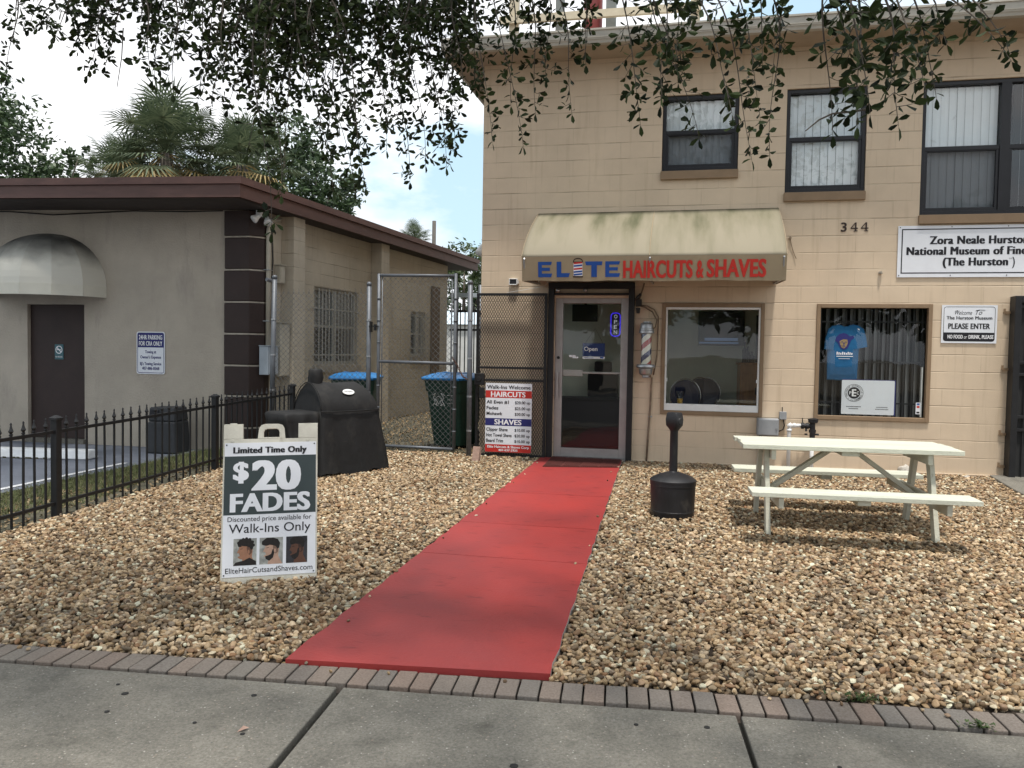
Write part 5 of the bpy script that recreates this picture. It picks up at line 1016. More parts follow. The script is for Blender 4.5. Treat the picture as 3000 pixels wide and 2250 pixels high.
for nm, c in (('skin_a', (.12, .06, .04)), ('skin_b', (.17, .105, .075)), ('skin_c', (.045, .022, .015))): M[nm + '_fade'] = mat(nm + '_fade', c, .6, var=.3, scale=60)
M['hair'] = mat('printed_hair', (.012, .009, .008), .6, var=.3, scale=60); M['pbg'] = mat('printed_backdrop', (.30, .31, .29), .6, var=.5, scale=18); M['pbg2'] = mat('printed_dark_backdrop', (.03, .03, .035), .6, var=.5, scale=18)
for k, (u0, u1, sk, bgm, cape, beard) in enumerate(((.080, .228, 'skin_a', 'pbg', True, False), (.247, .398, 'skin_b', 'pbg', False, True), (.419, .558, 'skin_c', 'pbg2', False, True))):
    v0, v1 = .122, .298; W_ = u1 - u0; H_ = v1 - v0; mb = MB(); q = lambda d, *p: mb.quad(*[sp_(u0 + W_ * x, v0 + H_ * y, .0036 + d) for x, y in p])
    ell = lambda d, cx, cy, rx, ry, a0=0, a1=360, n=18: q(d, *[(cx + rx * math.cos(R(a0 + (a1 - a0) * i / n)), cy + ry * math.sin(R(a0 + (a1 - a0) * i / n))) for i in range(n + (0 if a1 - a0 == 360 else 1))])
    mb.mi = 0; q(0, (0, 0), (1, 0), (1, 1), (0, 1)); mb.mi = 1; q(.0004, (.36, .0), (.98, .0), (.80, .30), (.84, .62), (.50, .40), (.40, .28))                       # neck
    ell(.0005, .50, .56, .27, .35); q(.0006, (.25, .46), (.15, .47), (.21, .58), (.27, .64)); q(.0006, (.26, .36), (.18, .32), (.22, .28), (.30, .24), (.42, .22)); 
    mb.mi = 3; q(.0007, (.56, .70), (.80, .74), (.80, .46), (.70, .38), (.60, .46))                                   # faded side
    mb.mi = 2; top_ = 1.0 if k != 1 else .99
    q(.0008, (.21, .70), (.17, .80), (.20, .89), (.33, .97), (.58, top_), (.78, .93), (.88, .78), (.84, .60), (.76, .56), (.70, .66), (.58, .70), (.44, .72), (.30, .69))
    if k == 0:
        for ex, ey in ((.22, .84), (.3, .92), (.42, .97), (.56, .99), (.7, .96), (.82, .86), (.86, .74)): ell(.0009, ex, ey, .07, .06, n=8)
        mb.mi = 1; q(.001, (.34, .715), (.60, .675), (.60, .69), (.34, .735)); mb.mi = 2
    if k == 1: q(.001, (.10, .74), (.10, .86), (.30, .99), (.5, .98), (.5, .78), (.22, .70))
    if beard: q(.0009, (.24, .30), (.27, .20), (.42, .12), (.58, .24), (.64, .44), (.60, .56), (.55, .54), (.50, .38), (.38, .33))
    q(.001, (.30, .60), (.40, .615), (.40, .63), (.29, .62)); 
    if cape: q(.0011, (0, 0), (1, 0), (.98, .14), (.7, .28), (.45, .18), (.1, .12))
    mb.mi = 1; ell(.0012, .66, .50, .045, .075)
    ph = mb.build('printed_photo', [M[bgm], M[sk], M['hair'], M[sk + '_fade']], pn)

# ------------------------------------------------------------------ picnic table
M['tpaint'] = mat('cream_painted_wood', (.55, .56, .465), .55, var=.12, scale=2.2, bump=.35, bscale=40, streak=(.6, 8, 8), wear=((.33, .29, .21), .62, .72, 5, (.5, 9, 9))); M['tworn'] = mat('cream_painted_frame', (.46, .455, .375), .6, var=.14, scale=3, bump=.3, bscale=40, wear=((.24, .20, .15), .60, .74, 6, (3, 3, 1)))
pt = thing('picnic_table', 'cream painted wooden picnic table with two attached benches on the gravel', 'picnic table', (1.325, 7.42, .11), R(2.6)); PM = RM[pt]
def bx(mb, a0, a1, b0, b1, z0, z1): mb.box(a0, a1, b0, b1, z0 - .11, z1 - .11, PM)
for i in range(5): mb = MB(); b = -.365 + i * .147; j = random.uniform(-.014, .014); bx(mb, -.865 + j, .865 + j, b, b + .139, .822 + random.uniform(-.001, .001), .860); mb.build('tabletop_board', M['tpaint'], pt, bevel=.004)
for s in (-1, 1):
    for i in range(2): mb = MB(); b = s * (.535 + i * .146 + (.069)); bx(mb, -.842, .842, b - .069, b + .069, .495, .532); mb.build('bench_board', M['tpaint'], pt, bevel=.004)
def beam(mb, p, q, w, d, up=Vector((1, 0, 0))):
    p, q = Vector(p), Vector(q); p.z -= .11; q.z -= .11; ax = (q - p).normalized(); s1 = up; s2 = ax.cross(s1).normalized(); P = []
    for c in (p, q):
        for x, y in ((-1, -1), (1, -1), (1, 1), (-1, 1)): P.append(PM @ (c + s1 * w / 2 * x + s2 * d / 2 * y))
    mb.hexa(P)
for a in (-.655, .655):
    s = 1 if a > 0 else -1
    for b in (-1, 1): mb = MB(); beam(mb, (a, b * .41, .085), (a, b * .17, .822), .038, .092); mb.build('leg', M['tworn'], pt, bevel=.004)
    mb = MB(); bx(mb, a - s * .040 - .0195, a - s * .040 + .0195, -.80, .80, .405, .494); mb.build('bench_support', M['tworn'], pt, bevel=.004)
    mb = MB(); bx(mb, a - s * .040 - .0195, a - s * .040 + .0195, -.34, .34, .735, .8215); mb.build('top_cleat', M['tworn'], pt, bevel=.004)
    mb = MB(); beam(mb, (a - s * .06, 0, .44), (s * .10, 0, .80), .088, .038, Vector((0, 1, 0))); mb.build('brace', M['tworn'], pt, bevel=.004)
mb = MB(); bx(mb, -.07, .07, -.33, .33, .783, .8215); mb.build('top_cleat', M['tworn'], pt, bevel=.004)
for s in (-1, 1): mb = MB(); bx(mb, -.05, .05, min(s * .55, s * .80), max(s * .55, s * .80), .456, .4945); mb.build('bench_cleat', M['tworn'], pt, bevel=.004)

# ------------------------------------------------------------------ ash receptacle
ar = thing('ash_receptacle', 'black plastic cigarette receptacle with a round base and a tall neck on the gravel', 'ash receptacle', (-.104, 7.49, .112)); c = (-.104, 7.49, .112)
M['bplast'] = mat('black_plastic', (.016, .016, .018), .45, var=.25, scale=6, bump=.2, bscale=160, wear=((.06, .056, .05), .56, .80, 8, (1, 1, .6)))
mb = MB(); mb.lathe(c, [(.170, 0), (.190, .02), (.197, .06), (.199, .062), (.199, .072), (.197, .074), (.200, .20), (.203, .23), (.203, .30), (.208, .302), (.208, .335)], 40); o = mb.build('base', M['bplast'], ar); smooth_angle(o, 30)
mb = MB(); mb.lathe(c, [(.211, .3355), (.211, .348), (.185, .368), (.13, .394), (.075, .412), (.042, .420), (.037, .425), (.036, .79), (.039, .80)], 40); o = mb.build('neck', M['bplast'], ar); smooth_angle(o, 30)
mb = MB(); cx, cy, z = c
def hring(zz, hx, hy, r): return [Vector((cx + sx * (hx - r) + r * math.cos(R(a0 + 30 * k)), cy + sy * (hy - r) + r * math.sin(R(a0 + 30 * k)), z + zz)) for sx, sy, a0 in ((1, 1, 0), (-1, 1, 90), (-1, -1, 180), (1, -1, 270)) for k in range(4)]
rs = [hring(.795, .036, .036, .034), hring(.82, .050, .045, .03), hring(.845, .066, .055, .025), hring(.90, .066, .056, .016), hring(.955, .055, .05, .012), hring(.963, .050, .045, .012)]
Rm = Matrix.Translation((cx, cy, 0)) @ Matrix.Rotation(R(-35), 4, 'Z') @ Matrix.Translation((-cx, -cy, 0))
n = 16; vs = [Rm @ p for r in rs for p in r]; mb.add(vs, [(i * n + k, i * n + (k + 1) % n, (i + 1) * n + (k + 1) % n, (i + 1) * n + k) for i in range(len(rs) - 1) for k in range(n)] + [tuple(range((len(rs) - 1) * n, len(rs) * n))]); hd = mb.build('head', M['bplast'], ar); smooth_angle(hd, 35)
mb = MB(); p0 = Rm @ Vector((cx + .0655, cy, z + .885)); dd = (Rm.to_3x3() @ Vector((1, 0, 0))); mb.tube(p0, p0 + dd * .006, .034, .030, n=18); o = mb.build('opening_rim', M['bplast'], hd); mb = MB(); mb.tube(p0 + dd * .0065, p0 + dd * .007, .024, n=18); mb.build('opening', M['dark'], hd)
# ------------------------------------------------------------------ barber pole and wall fittings
bpx, bpy_, = -.513, FY - .15
bpole = thing('barber_pole', 'chrome barber pole with red, white and blue stripes right of the shop door', 'barber pole', (bpx, bpy_, 1.32)); c = (bpx, bpy_, 0)
mb = MB(); mb.lathe(c, [(.082, 1.90), (.088, 1.905), (.088, 1.925), (.080, 1.93), (.078, 1.975), (.070, 1.992), (.045, 2.0), (.045, 2.012), (.0, 2.014)], 32); mb.lathe(c, [(.070, 1.858), (.095, 1.866), (.095, 1.8995), (.07, 1.8995)], 32); o = mb.build('top_cap', M['zinc'], bpole); smooth_angle(o, 35)
mb = MB(); mb.lathe(c, [(.07, 1.478), (.112, 1.470), (.118, 1.455), (.118, 1.440), (.10, 1.425), (.084, 1.420), (.080, 1.36), (.07, 1.345), (.045, 1.335), (.045, 1.322), (.0, 1.320)], 32); o = mb.build('base_cap', M['zinc'], bpole); smooth_angle(o, 35)
M['stripe_w'] = mat('cream_stripe', (.74, .71, .62), .4, var=.04); M['stripe_r'] = mat('red_stripe', (.36, .035, .03), .4, var=.05); M['stripe_b'] = mat('blue_stripe', (.02, .03, .11), .4, var=.05)
mb = MB(); nh, nz = 64, 96; r_ = .062
for k in range(nh):
    for j in range(nz):
        z0 = 1.476 + .383 * j / nz; z1 = 1.476 + .383 * (j + 1) / nz; a0, a1 = math.tau * k / nh, math.tau * (k + 1) / nh; t_ = ((z0 - 1.62) / .30 - (k + .5) / nh * 1.0) % 1
        mb.mi = (2, 0, 1, 0)[int(t_ * 4)]; mb.quad(*[(bpx + r_ * math.cos(a), bpy_ + r_ * math.sin(a), z) for a, z in ((a0, z0), (a1, z0), (a1, z1), (a0, z1))])
mb.build('striped_cylinder', [M['stripe_w'], M['stripe_r'], M['stripe_b']], bpole, smooth=True)
mb = MB(); mb.lathe(c, [(.068, 1.477), (.068, 1.859)], 40, False); mb.build('glass_tube', M['glass'], bpole, smooth=True)
mb = MB(); mb.box(bpx - .03, bpx + .03, FY - .10, FY - .002, 1.355, 1.40); mb.box(bpx - .03, bpx + .03, FY - .10, FY - .002, 1.93, 1.975); mb.box(bpx - .05, bpx + .05, FY - .012, FY - .001, 1.30, 2.02); mb.build('wall_bracket', M['zinc'], bpole, bevel=.003)
M['oldpipe'] = mat('rusty_painted_pipe', (.20, .145, .10), .7, var=.45, scale=9)
mb = MB(); mb.path([(bpx + .04, FY - .10, 1.345), (bpx + .075, FY - .03, 1.30), (-.445, FY - .022, 1.2), (-.452, FY - .022, .95), (-.47, FY - .022, .6), (-.487, FY - .022, .21)], .013, 8); cdt = mb.build('conduit', M['oldpipe'], smooth=True); tag(cdt, 'thin rusty conduit running down the wall from the barber pole to the gravel', 'pipe')
mb = MB(); mb.box(-.475, -.425, FY - .03, FY - .002, .80, .815); mb.build('strap', M['zinc'], cdt); mb = MB(); mb.box(-.505, -.455, FY - .05, FY - .002, .21, .235); mb.build('strap', M['zinc'], cdt)
mb = MB(); mb.path([(-.56, FY - .06, 2.50), (-.60, FY - .03, 2.36), (-.625, FY - .03, 2.30)], .011, 6); mb.path([(-.62, FY - .03, 2.22), (-.55, FY - .04, 2.20), (-.45, FY - .045, 2.14), (-.395, FY - .05, 2.04), (-.405, FY - .07, 1.95), (-.455, FY - .12, 1.90)], .009, 6); mb.path([(-.60, FY - .03, 2.225), (-.52, FY - .03, 2.215), (-.43, FY - .03, 2.17), (-.375, FY - .03, 2.08), (-.38, FY - .028, 1.6), (-.42, FY - .025, 1.34)], .008, 6)
wb = mb.build('power_cable', M['oldpipe'], smooth=True); tag(wb, 'cables looping from under the awning down to the barber pole', 'cable')
mb = MB(); mb.box(-.66, -.59, FY - .07, FY - .002, 2.21, 2.30); mb.tube((-.63, FY - .07, 2.19), (-.63, FY - .07, 2.12), .03, .022, n=12); mb.tube((-.66, FY - .05, 2.30), (-.60, FY - .09, 2.36), .02, n=8); tag(mb.build('outlet_box', M['dark'], bevel=.004), 'small dark outlet box and socket where the cables meet beside the gate frame', 'electrical box')
wl = thing('wall_camera', 'small square white-framed black device on the wall above the folded gate', 'camera', (-2.266, FY, 2.485))
mb = MB(); mb.frame(-2.322, -2.210, 2.483, 2.569, FY - .055, FY - .003, .012); mb.build('housing', M['white'], wl, bevel=.006); mb = MB(); mb.box(-2.3095, -2.2225, FY - .050, FY - .01, 2.4955, 2.5565); mb.build('lens_panel', M['ink'], wl); mb = MB(); mb.box(-2.209, -2.195, FY - .04, FY - .003, 2.505, 2.545); mb.build('bracket', M['white'], wl)
mb = MB(); mb.path([(-2.33, FY - .14, 2.375), (-2.1, FY - .06, 2.42), (-1.85, FY - .02, 2.47), (-1.79, FY - .09, 2.52)], .003, 4); tag(mb.build('loose_wire', M['white'], smooth=True), 'thin pale wire strung from the folded gate up to the awning', 'wire')
mb = MB(); mb.lathe((2.232, FY - .02, 2.625), [(.022, -.014), (.024, 0), (.018, .014), (.0, .018)], 12); mb.tube((2.232, FY - .002, 2.632), (2.232, FY - .05, 2.632), .012, n=10); tag(mb.build('wall_fitting', M['oldwhite']), 'small round fitting on the wall left of the museum sign', 'fitting')
mb = MB(); mb.tube((1.190, FY - .002, 3.052), (1.190, FY - .03, 3.052), .016, n=10); mb.path([(1.190, FY - .025, 3.05), (1.205, FY - .018, 2.97), (1.235, FY - .012, 2.88), (1.268, FY - .02, 2.80)], .0045, 5); tag(mb.build('wire_stub', M['oldpipe']), 'short stub of brown wire hanging from the wall right of the awning', 'wire')
# irrigation controls
eb = thing('controller_box', 'grey irrigation controller box on the wall between the two shop windows', 'electrical box', (.983, FY, .62))
mb = MB(); mb.box(.855, 1.113, FY - .12, FY - .003, .622, .836); mb.build('housing', M['grey'], eb, bevel=.014, seg=3); mb = MB(); mb.box(.868, 1.10, FY - .132, FY - .1205, .634, .824); mb.build('lid', M['grey'], eb, bevel=.006); mb = MB(); mb.tube((1.085, FY - .132, .715), (1.085, FY - .142, .715), .012, n=12); mb.build('lock', M['zinc'], eb)
mb = MB(); mb.tube((.905, FY - .05, .622), (.905, FY - .05, .17), .022, n=10); mb.build('conduit', M['black'], eb, smooth=True)
rs_ = thing('rain_sensor', 'small grey sensor box with a short aerial above the controller box', 'sensor', (1.164, FY, .82))
mb = MB(); mb.box(1.122, 1.206, FY - .06, FY - .003, .825, .922); mb.build('housing', M['grey'], rs_, bevel=.006); mb = MB(); mb.tube((1.155, FY - .03, .922), (1.155, FY - .03, .978), .006, n=6); mb.build('aerial', M['black'], rs_); mb = MB(); mb.path([(1.17, FY - .03, .825), (1.185, FY - .03, .75), (1.17, FY - .03, .70), (1.114, FY - .04, .675)], .007, 6); mb.build('cable', M['black'], rs_, smooth=True)
bv = thing('backflow_preventer', 'white plastic water pipes with a black backflow valve against the wall behind the picnic table', 'pipe', (1.36, FY - .12, .2)); yy = FY - .13
M['pvc'] = mat('white_pvc', (.72, .72, .71), .4, var=.06)
mb = MB(); mb.path([(1.232, yy, .15), (1.232, yy, .70), (1.236, yy, .735), (1.25, yy, .757), (1.28, yy, .764), (1.372, yy, .764)], .024, 10); mb.tube((1.500, yy, .15), (1.500, yy, .60), .024, n=10); mb.build('water_pipe', M['pvc'], bv, smooth=True)
mb = MB(); mb.tube((1.232, yy, .69), (1.232, yy, .72), .031, n=12); mb.tube((1.275, yy, .764), (1.30, yy, .764), .031, n=12); mb.tube((1.215, yy, .745), (1.262, yy, .775), .03, n=10); mb.build('elbow', M['pvc'], bv, smooth=True)
mb = MB(); mb.tube((1.365, yy, .764), (1.49, yy, .764), .030, n=12); mb.tube((1.37, yy, .764), (1.40, yy, .764), .040, n=12); mb.tube((1.425, yy, .764), (1.455, yy, .764), .038, n=12); mb.tube((1.50, yy, .60), (1.50, yy, .83), .032, n=12); mb.tube((1.50, yy, .685), (1.50, yy, .72), .042, n=12); mb.lathe((1.505, yy, .80), [(.045, 0), (.058, .01), (.058, .035), (.062, .037), (.062, .05), (.03, .06), (.0, .062)], 16); mb.tube((1.425, yy, .764), (1.425, yy - .02, .70), .012, n=8); mb.box(1.41, 1.44, yy - .03, yy, .655, .672); mb.tube((1.53, yy, .665), (1.575, yy, .662), .012, n=8); mb.tube((1.385, yy, .79), (1.38, yy, .86), .006, n=6); mb.build('valve', M['bplast'], bv)
def rock(loc, r, sc, seed):
    random.seed(seed); bm = bmesh.new(); bmesh.ops.create_icosphere(bm, subdivisions=3, radius=r)
    from mathutils import noise
    for v in bm.verts:
        n_ = noise.noise(v.co * (1.3 / r) * .9 + Vector((seed, 0, 0))) + .5 * noise.noise(v.co * (3.1 / r)); v.co = v.co * (1 + .32 * n_); v.co = Vector((v.co.x * sc[0], v.co.y * sc[1], max(v.co.z * sc[2], -r * .4)))
    mb = MB(); vs = [Vector(loc) + v.co for v in bm.verts]; mb.add(vs, [tuple(v.index for v in f.verts) for f in bm.faces]); bm.free(); return mb
M['rock'] = mat('limestone', (.44, .41, .36), .9, var=.3, scale=18, bump=.6, bscale=40)
tag(rock((2.55, FY - .14, .255), .085, (.85, .7, 1.0), 3).build('rock', M['rock'], smooth=True), 'pale lump of rock leaning on the wall behind the picnic table', 'rock')
tag(rock((3.22, FY - .08, .205), .06, (1.2, .7, .5), 5).build('rock', M['rock'], smooth=True), 'small flat grey stone at the foot of the wall near the iron door', 'rock')
M['oldbrick'] = mat('worn_pink_brick', (.36, .24, .19), .9, var=.2, scale=25, bump=.4, bscale=60)
mb = MB(); Mx = Matrix.Translation((-2.60, 9.86, .195)) @ Matrix.Rotation(R(-12), 4, 'Z') @ Matrix.Rotation(R(-14), 4, 'X'); mb.box(-.048, .048, -.03, .03, 0, .20, Mx); tag(mb.build('loose_brick', M['oldbrick'], bevel=.004), 'loose pinkish brick propped at the bottom corner of the folded mesh gate', 'brick')
mb = MB(); pts = [(3.50, 10.40), (3.47, 10.0), (3.44, 9.5), (3.44, 8.4), (5.4, 8.4), (5.4, 10.40)]; mb.prism([(x, y, gz(y) - .03) for x, y in pts], (0, 0, .075)); struct(mb.build('doorstep', M['conc'], bevel=.01), 'grey concrete walk in front of the iron door')
# door mat
M['mat'] = mat('dark_red_rubber', (.085, .022, .018), .7, var=.3, scale=12)
dm_ = thing('door_mat', 'dark red ribbed rubber mat on the red path at the shop door', 'door mat', (-1.25, 10.0, .225))
Q = [(-1.69, 9.60), (-.80, 9.78), (-.80, 10.345), (-1.70, 10.345)]; mzz = lambda y: gz(y) + .033
def mp_(u, v): a = Vector(Q[0]).lerp(Vector(Q[1]), u); b = Vector(Q[3]).lerp(Vector(Q[2]), u); p = a.lerp(b, v); return Vector((p.x, p.y, mzz(p.y)))
mb = MB(); mb.hexa([mp_(0, 0), mp_(1, 0), mp_(1, 1), mp_(0, 1)] + [p + Vector((0, 0, .008)) for p in (mp_(0, 0), mp_(1, 0), mp_(1, 1), mp_(0, 1))])
for s in range(4):
    for k in range(9):
        u = .012 + s * .25 + k * .0255; z = Vector((0, 0, .0082)); z2 = Vector((0, 0, .016)); a, b, c_, d = mp_(u, .02), mp_(u + .014, .02), mp_(u + .014, .98), mp_(u, .98); mb.hexa([a + z, b + z, c_ + z, d + z, a + z2, b + z2, c_ + z2, d + z2])
mb.build('rubber_mat', M['mat'], dm_)

# ------------------------------------------------------------------ things behind the shop glass
def emit_mat(name, col, s):
    m = bpy.data.materials.new(name); m.use_nodes = True; b = m.node_tree.nodes['Principled BSDF']; b.inputs['Base Color'].default_value = (*[c * .3 for c in col], 1); b.inputs['Emission Color'].default_value = (*col, 1); b.inputs['Emission Strength'].default_value = s; return m
M['neon'] = emit_mat('violet_neon', (.06, .03, 1.0), .55); M['neonw'] = emit_mat('pale_neon', (.8, .85, .9), .22)
ns = thing('neon_open_sign', 'vertical open sign outlined in violet neon inside the glass shop door', 'sign', (-.925, FY + .09, 1.83))
def rr_path(x0, x1, z0, z1, r, y): return [(cx + r * math.cos(R(a0 + 18 * k)), y, cz + r * math.sin(R(a0 + 18 * k))) for cx, cz, a0 in ((x1 - r, z1 - r, 0), (x0 + r, z1 - r, 90), (x0 + r, z0 + r, 180), (x1 - r, z0 + r, 270)) for k in range(6)]
mb = MB(); p = rr_path(-.985, -.865, 1.83, 2.13, .045, FY + .085); mb.path(p + [p[0]], .0065, 6, False); mb.build('neon_tube', M['neon'], ns, smooth=True)
mb = MB(); p = rr_path(-.99, -.86, 1.825, 2.135, .05, FY + .10); mb.prism(p, (0, .006, 0)); mb.build('backing', M['ink'], ns)
mb = MB()
for s, z in (('O', 2.062), ('P', 1.994), ('E', 1.926), ('N', 1.858)): text(mb, s, (-.925, FY + .092, z), XF, ZF, .046, .042, .01)
mb.build('lettering', M['neonw'], ns)
op = thing('open_placard', 'blue open placard hanging on a string inside the glass shop door', 'sign', (-1.20, FY + .06, 1.53))
M['placard'] = mat('blue_placard', (.012, .03, .13), .4, var=.05)
mb = MB(); mb.box(-1.345, -1.055, FY + .058, FY + .064, 1.53, 1.735); mb.build('panel', M['placard'], op); mb = MB(); mb.quad((-1.345, FY + .0572, 1.53), (-1.055, FY + .0572, 1.53), (-1.055, FY + .0572, 1.560), (-1.345, FY + .0572, 1.560)); text(mb, 'Open', (-1.325, FY + .0575, 1.635), XF, ZF, .052, .175, .018, align='l'); mb.build('lettering', M['white_ink'], op)
mb = MB(); mb.box(-1.115, -1.068, FY + .0562, FY + .0568, 1.538, 1.556); mb.box(-1.325, -1.20, FY + .0562, FY + .0568, 1.541, 1.547); mb.build('print', M['blue_ink'], op); mb = MB(); mb.path([(-1.31, FY + .061, 1.735), (-1.185, FY + .061, 1.93), (-1.08, FY + .061, 1.735)], .002, 4); mb.build('string', M['ink'], op)
mb = MB(); mb.quad((-1.515, FY + .030, 1.548), (-1.43, FY + .030, 1.548), (-1.43, FY + .030, 1.578), (-1.515, FY + .030, 1.578)); mb.quad((-1.47, FY + .0296, 1.535), (-1.395, FY + .0296, 1.535), (-1.395, FY + .0296, 1.557), (-1.47, FY + .0296, 1.557)); tag(mb.build('door_sticker', M['sign']), 'small white sticker on the door glass left of the blue open placard', 'sticker')
def tv(x0, x1, z0, z1, y, lab):
    t = thing('television', lab, 'television', ((x0 + x1) / 2, y, z0)); mb = MB(); mb.box(x0, x1, y, y + .05, z0, z1); mb.build('housing', M['black'], t, bevel=.006); m = bpy.data.materials.new('screen'); m.use_nodes = True; b = m.node_tree.nodes['Principled BSDF']; b.inputs['Base Color'].default_value = (.008, .009, .012, 1); b.inputs['Roughness'].default_value = .35
    mb = MB(); mb.quad((x0 + .015, y - .001, z0 + .02), (x1 - .015, y - .001, z0 + .02), (x1 - .015, y - .001, z1 - .015), (x0 + .015, y - .001, z1 - .015)); mb.build('screen', m, t); return t
M['tvtext'] = emit_mat('dim_caption', (.10, .16, .28), .25)
t = tv(.15, .845, 1.755, 2.285, 12.93, 'large dark television on the back wall seen through the left shop window')
mb = MB(); mb.quad((.25, 12.927, 1.83), (.75, 12.927, 1.83), (.75, 12.927, 1.875), (.25, 12.927, 1.875)); mb.quad((.17, 12.927, 1.785), (.76, 12.927, 1.785), (.76, 12.927, 1.81), (.17, 12.927, 1.81)); mb.build('caption', M['tvtext'], t)
t = tv(-1.79, -1.39, 2.10, 2.365, 12.6, 'small dark television hung from the ceiling seen through the shop door'); mb = MB(); mb.tube((-1.59, 12.68, 2.25), (-1.59, 12.68, 2.79), .02, n=8); mb.tube((-1.59, 12.68, 2.25), (-1.59, 12.6515, 2.25), .02, n=8); mb.build('bracket', M['black'], t)
def stack_chair(x, y, rz_, label, group='round-backed chairs inside the shop'):
    t = thing('waiting_chair', label, 'chair', (x, y, .236), rz_, group); Mx = RM[t]; P = lambda a, b, z: Mx @ Vector((a, b, z))
    n = 24; mb = MB(); o_ = [P(.20 * math.cos(math.tau * k / n), -.24 + .02 * math.cos(math.tau * k / n) ** 2, .80 + .22 * math.sin(math.tau * k / n)) for k in range(n)]; i_ = [p + (Mx.to_3x3() @ Vector((0, .05, 0))) for p in o_]; mb.add(o_ + i_, [tuple(range(n - 1, -1, -1)), tuple(range(n, 2 * n))] + [(k, (k + 1) % n, n + (k + 1) % n, n + k) for k in range(n)]); mb.build('backrest', M['bluevinyl'], t, bevel=.01)
    mb = MB(); mb.path([P(.215 * math.cos(math.tau * k / n), -.215, .80 + .235 * math.sin(math.tau * k / n)) for k in range(n + 1)], .007, 6, False); mb.build('back_frame', M['chrome'], t, smooth=True)
    mb = MB(); mb.box(-.22, .22, -.2, .22, .41, .47, Mx); mb.build('seat', M['bluevinyl'], t, bevel=.02)
    for sx in (-.2, .2):
        for sy in (-.2, .2): mb = MB(); mb.tube(P(sx, sy, 0), P(sx * .95, sy, .42), .012, n=8); mb.build('leg', M['chrome'], t)
stack_chair(-.06, 11.28, R(170), 'navy round-backed chair nearest the left shop window with its chrome rim showing'); stack_chair(.06, 12.55, R(35), 'navy round-backed chair inside the shop behind the drinking cup, left of its neighbour'); stack_chair(.36, 12.60, R(-20), 'navy round-backed chair inside the shop nearest the wooden cabinet')
cb_ = thing('wooden_cabinet', 'orange-brown wooden cabinet inside the shop at the right of the left window', 'cabinet', (.93, 12.4, .236))
mb = MB(); mb.box(.74, 1.22, 12.0, 12.7, .24, 1.47); mb.build('carcass', M['wood'], cb_, bevel=.005); mb = MB(); mb.box(.72, 1.24, 11.98, 12.72, 1.4705, 1.505); mb.build('top', M['wood'], cb_, bevel=.005)
for z0 in (.3, .85): mb = MB(); mb.box(.76, .98, 11.985, 11.9995, z0, z0 + .5); d_ = mb.build('door', M['wood'], cb_, bevel=.004); mb = MB(); mb.box(.95, .965, 11.97, 11.9845, z0 + .2, z0 + .3); mb.build('handle', M['black'], d_)
lab_b = {0: 'tall slim dark bottle on the wooden cabinet', 1: 'squat dark bottle on the wooden cabinet', 2: 'middle-sized pump bottle on the wooden cabinet'}
for k, (x, y, h, r) in enumerate(((.80, 12.05, .30, .035), (.90, 12.08, .16, .045), (.86, 12.3, .24, .03))): mb = MB(); mb.lathe((x, y, 1.5055), [(r, 0), (r, h * .6), (r * .4, h * .75), (r * .4, h), (0, h)], 12); tag(mb.build('bottle', M['ink'], smooth=True), lab_b[k], 'bottle', 'bottles on the wooden cabinet')
mn = thing('mirror', 'tall dark mirror standing on the wooden cabinet inside the shop', 'mirror', (1.05, 12.2, 1.51)); mb = MB(); mb.box(.97, 1.20, 12.30, 12.33, 1.51, 2.20); mb.build('mirror_frame', M['ink'], mn)
cup = thing('drinking_cup', 'clear plastic cup of yellow drink on the inside sill of the left shop window', 'cup', (-.085, FY + .125, .935)); M['juice'] = mat('yellow_drink', (.50, .27, .03), .3, var=.05)
mb = MB(); c = (-.085, FY + .125, .935); mb.lathe(c, [(.030, 0), (.046, .19), (.050, .192), (.050, .20), (.045, .20)], 20, False); mb.build('cup_wall', M['glass'], cup, smooth=True); mb = MB(); mb.lathe(c, [(.029, .003), (.038, .105)], 20); mb.build('drink', M['juice'], cup, smooth=True)
mb = MB(); mb.box(-.33, .92, FY + .062, FY + .205, .88, .935); mb.build('inside_sill', M['white'], main)
bc = thing('barber_chair', 'dark barber chair in the gloom behind the glass shop door', 'chair', (-1.3, 12.5, .236)); mb = MB(); mb.lathe((-1.3, 12.5, .236), [(.30, 0), (.30, .03), (.06, .05), (.05, .35)], 20); mb.build('base', M['chrome'], bc)
mb = MB(); mb.box(-1.56, -1.04, 12.25, 12.78, .59, .70); mb.build('seat', M['ink'], bc, bevel=.03); mb = MB(); mb.box(-1.54, -1.06, 12.70, 12.82, .70, 1.30); mb.box(-1.44, -1.16, 12.72, 12.80, 1.31, 1.48); mb.build('backrest', M['ink'], bc, bevel=.03)
for x in (-1.62, -1.02): mb = MB(); mb.box(x, x + .04, 12.30, 12.70, .84, .90); mb.box(x, x + .04, 12.4, 12.44, .62, .84); mb.build('armrest', M['chrome'], bc, bevel=.01)
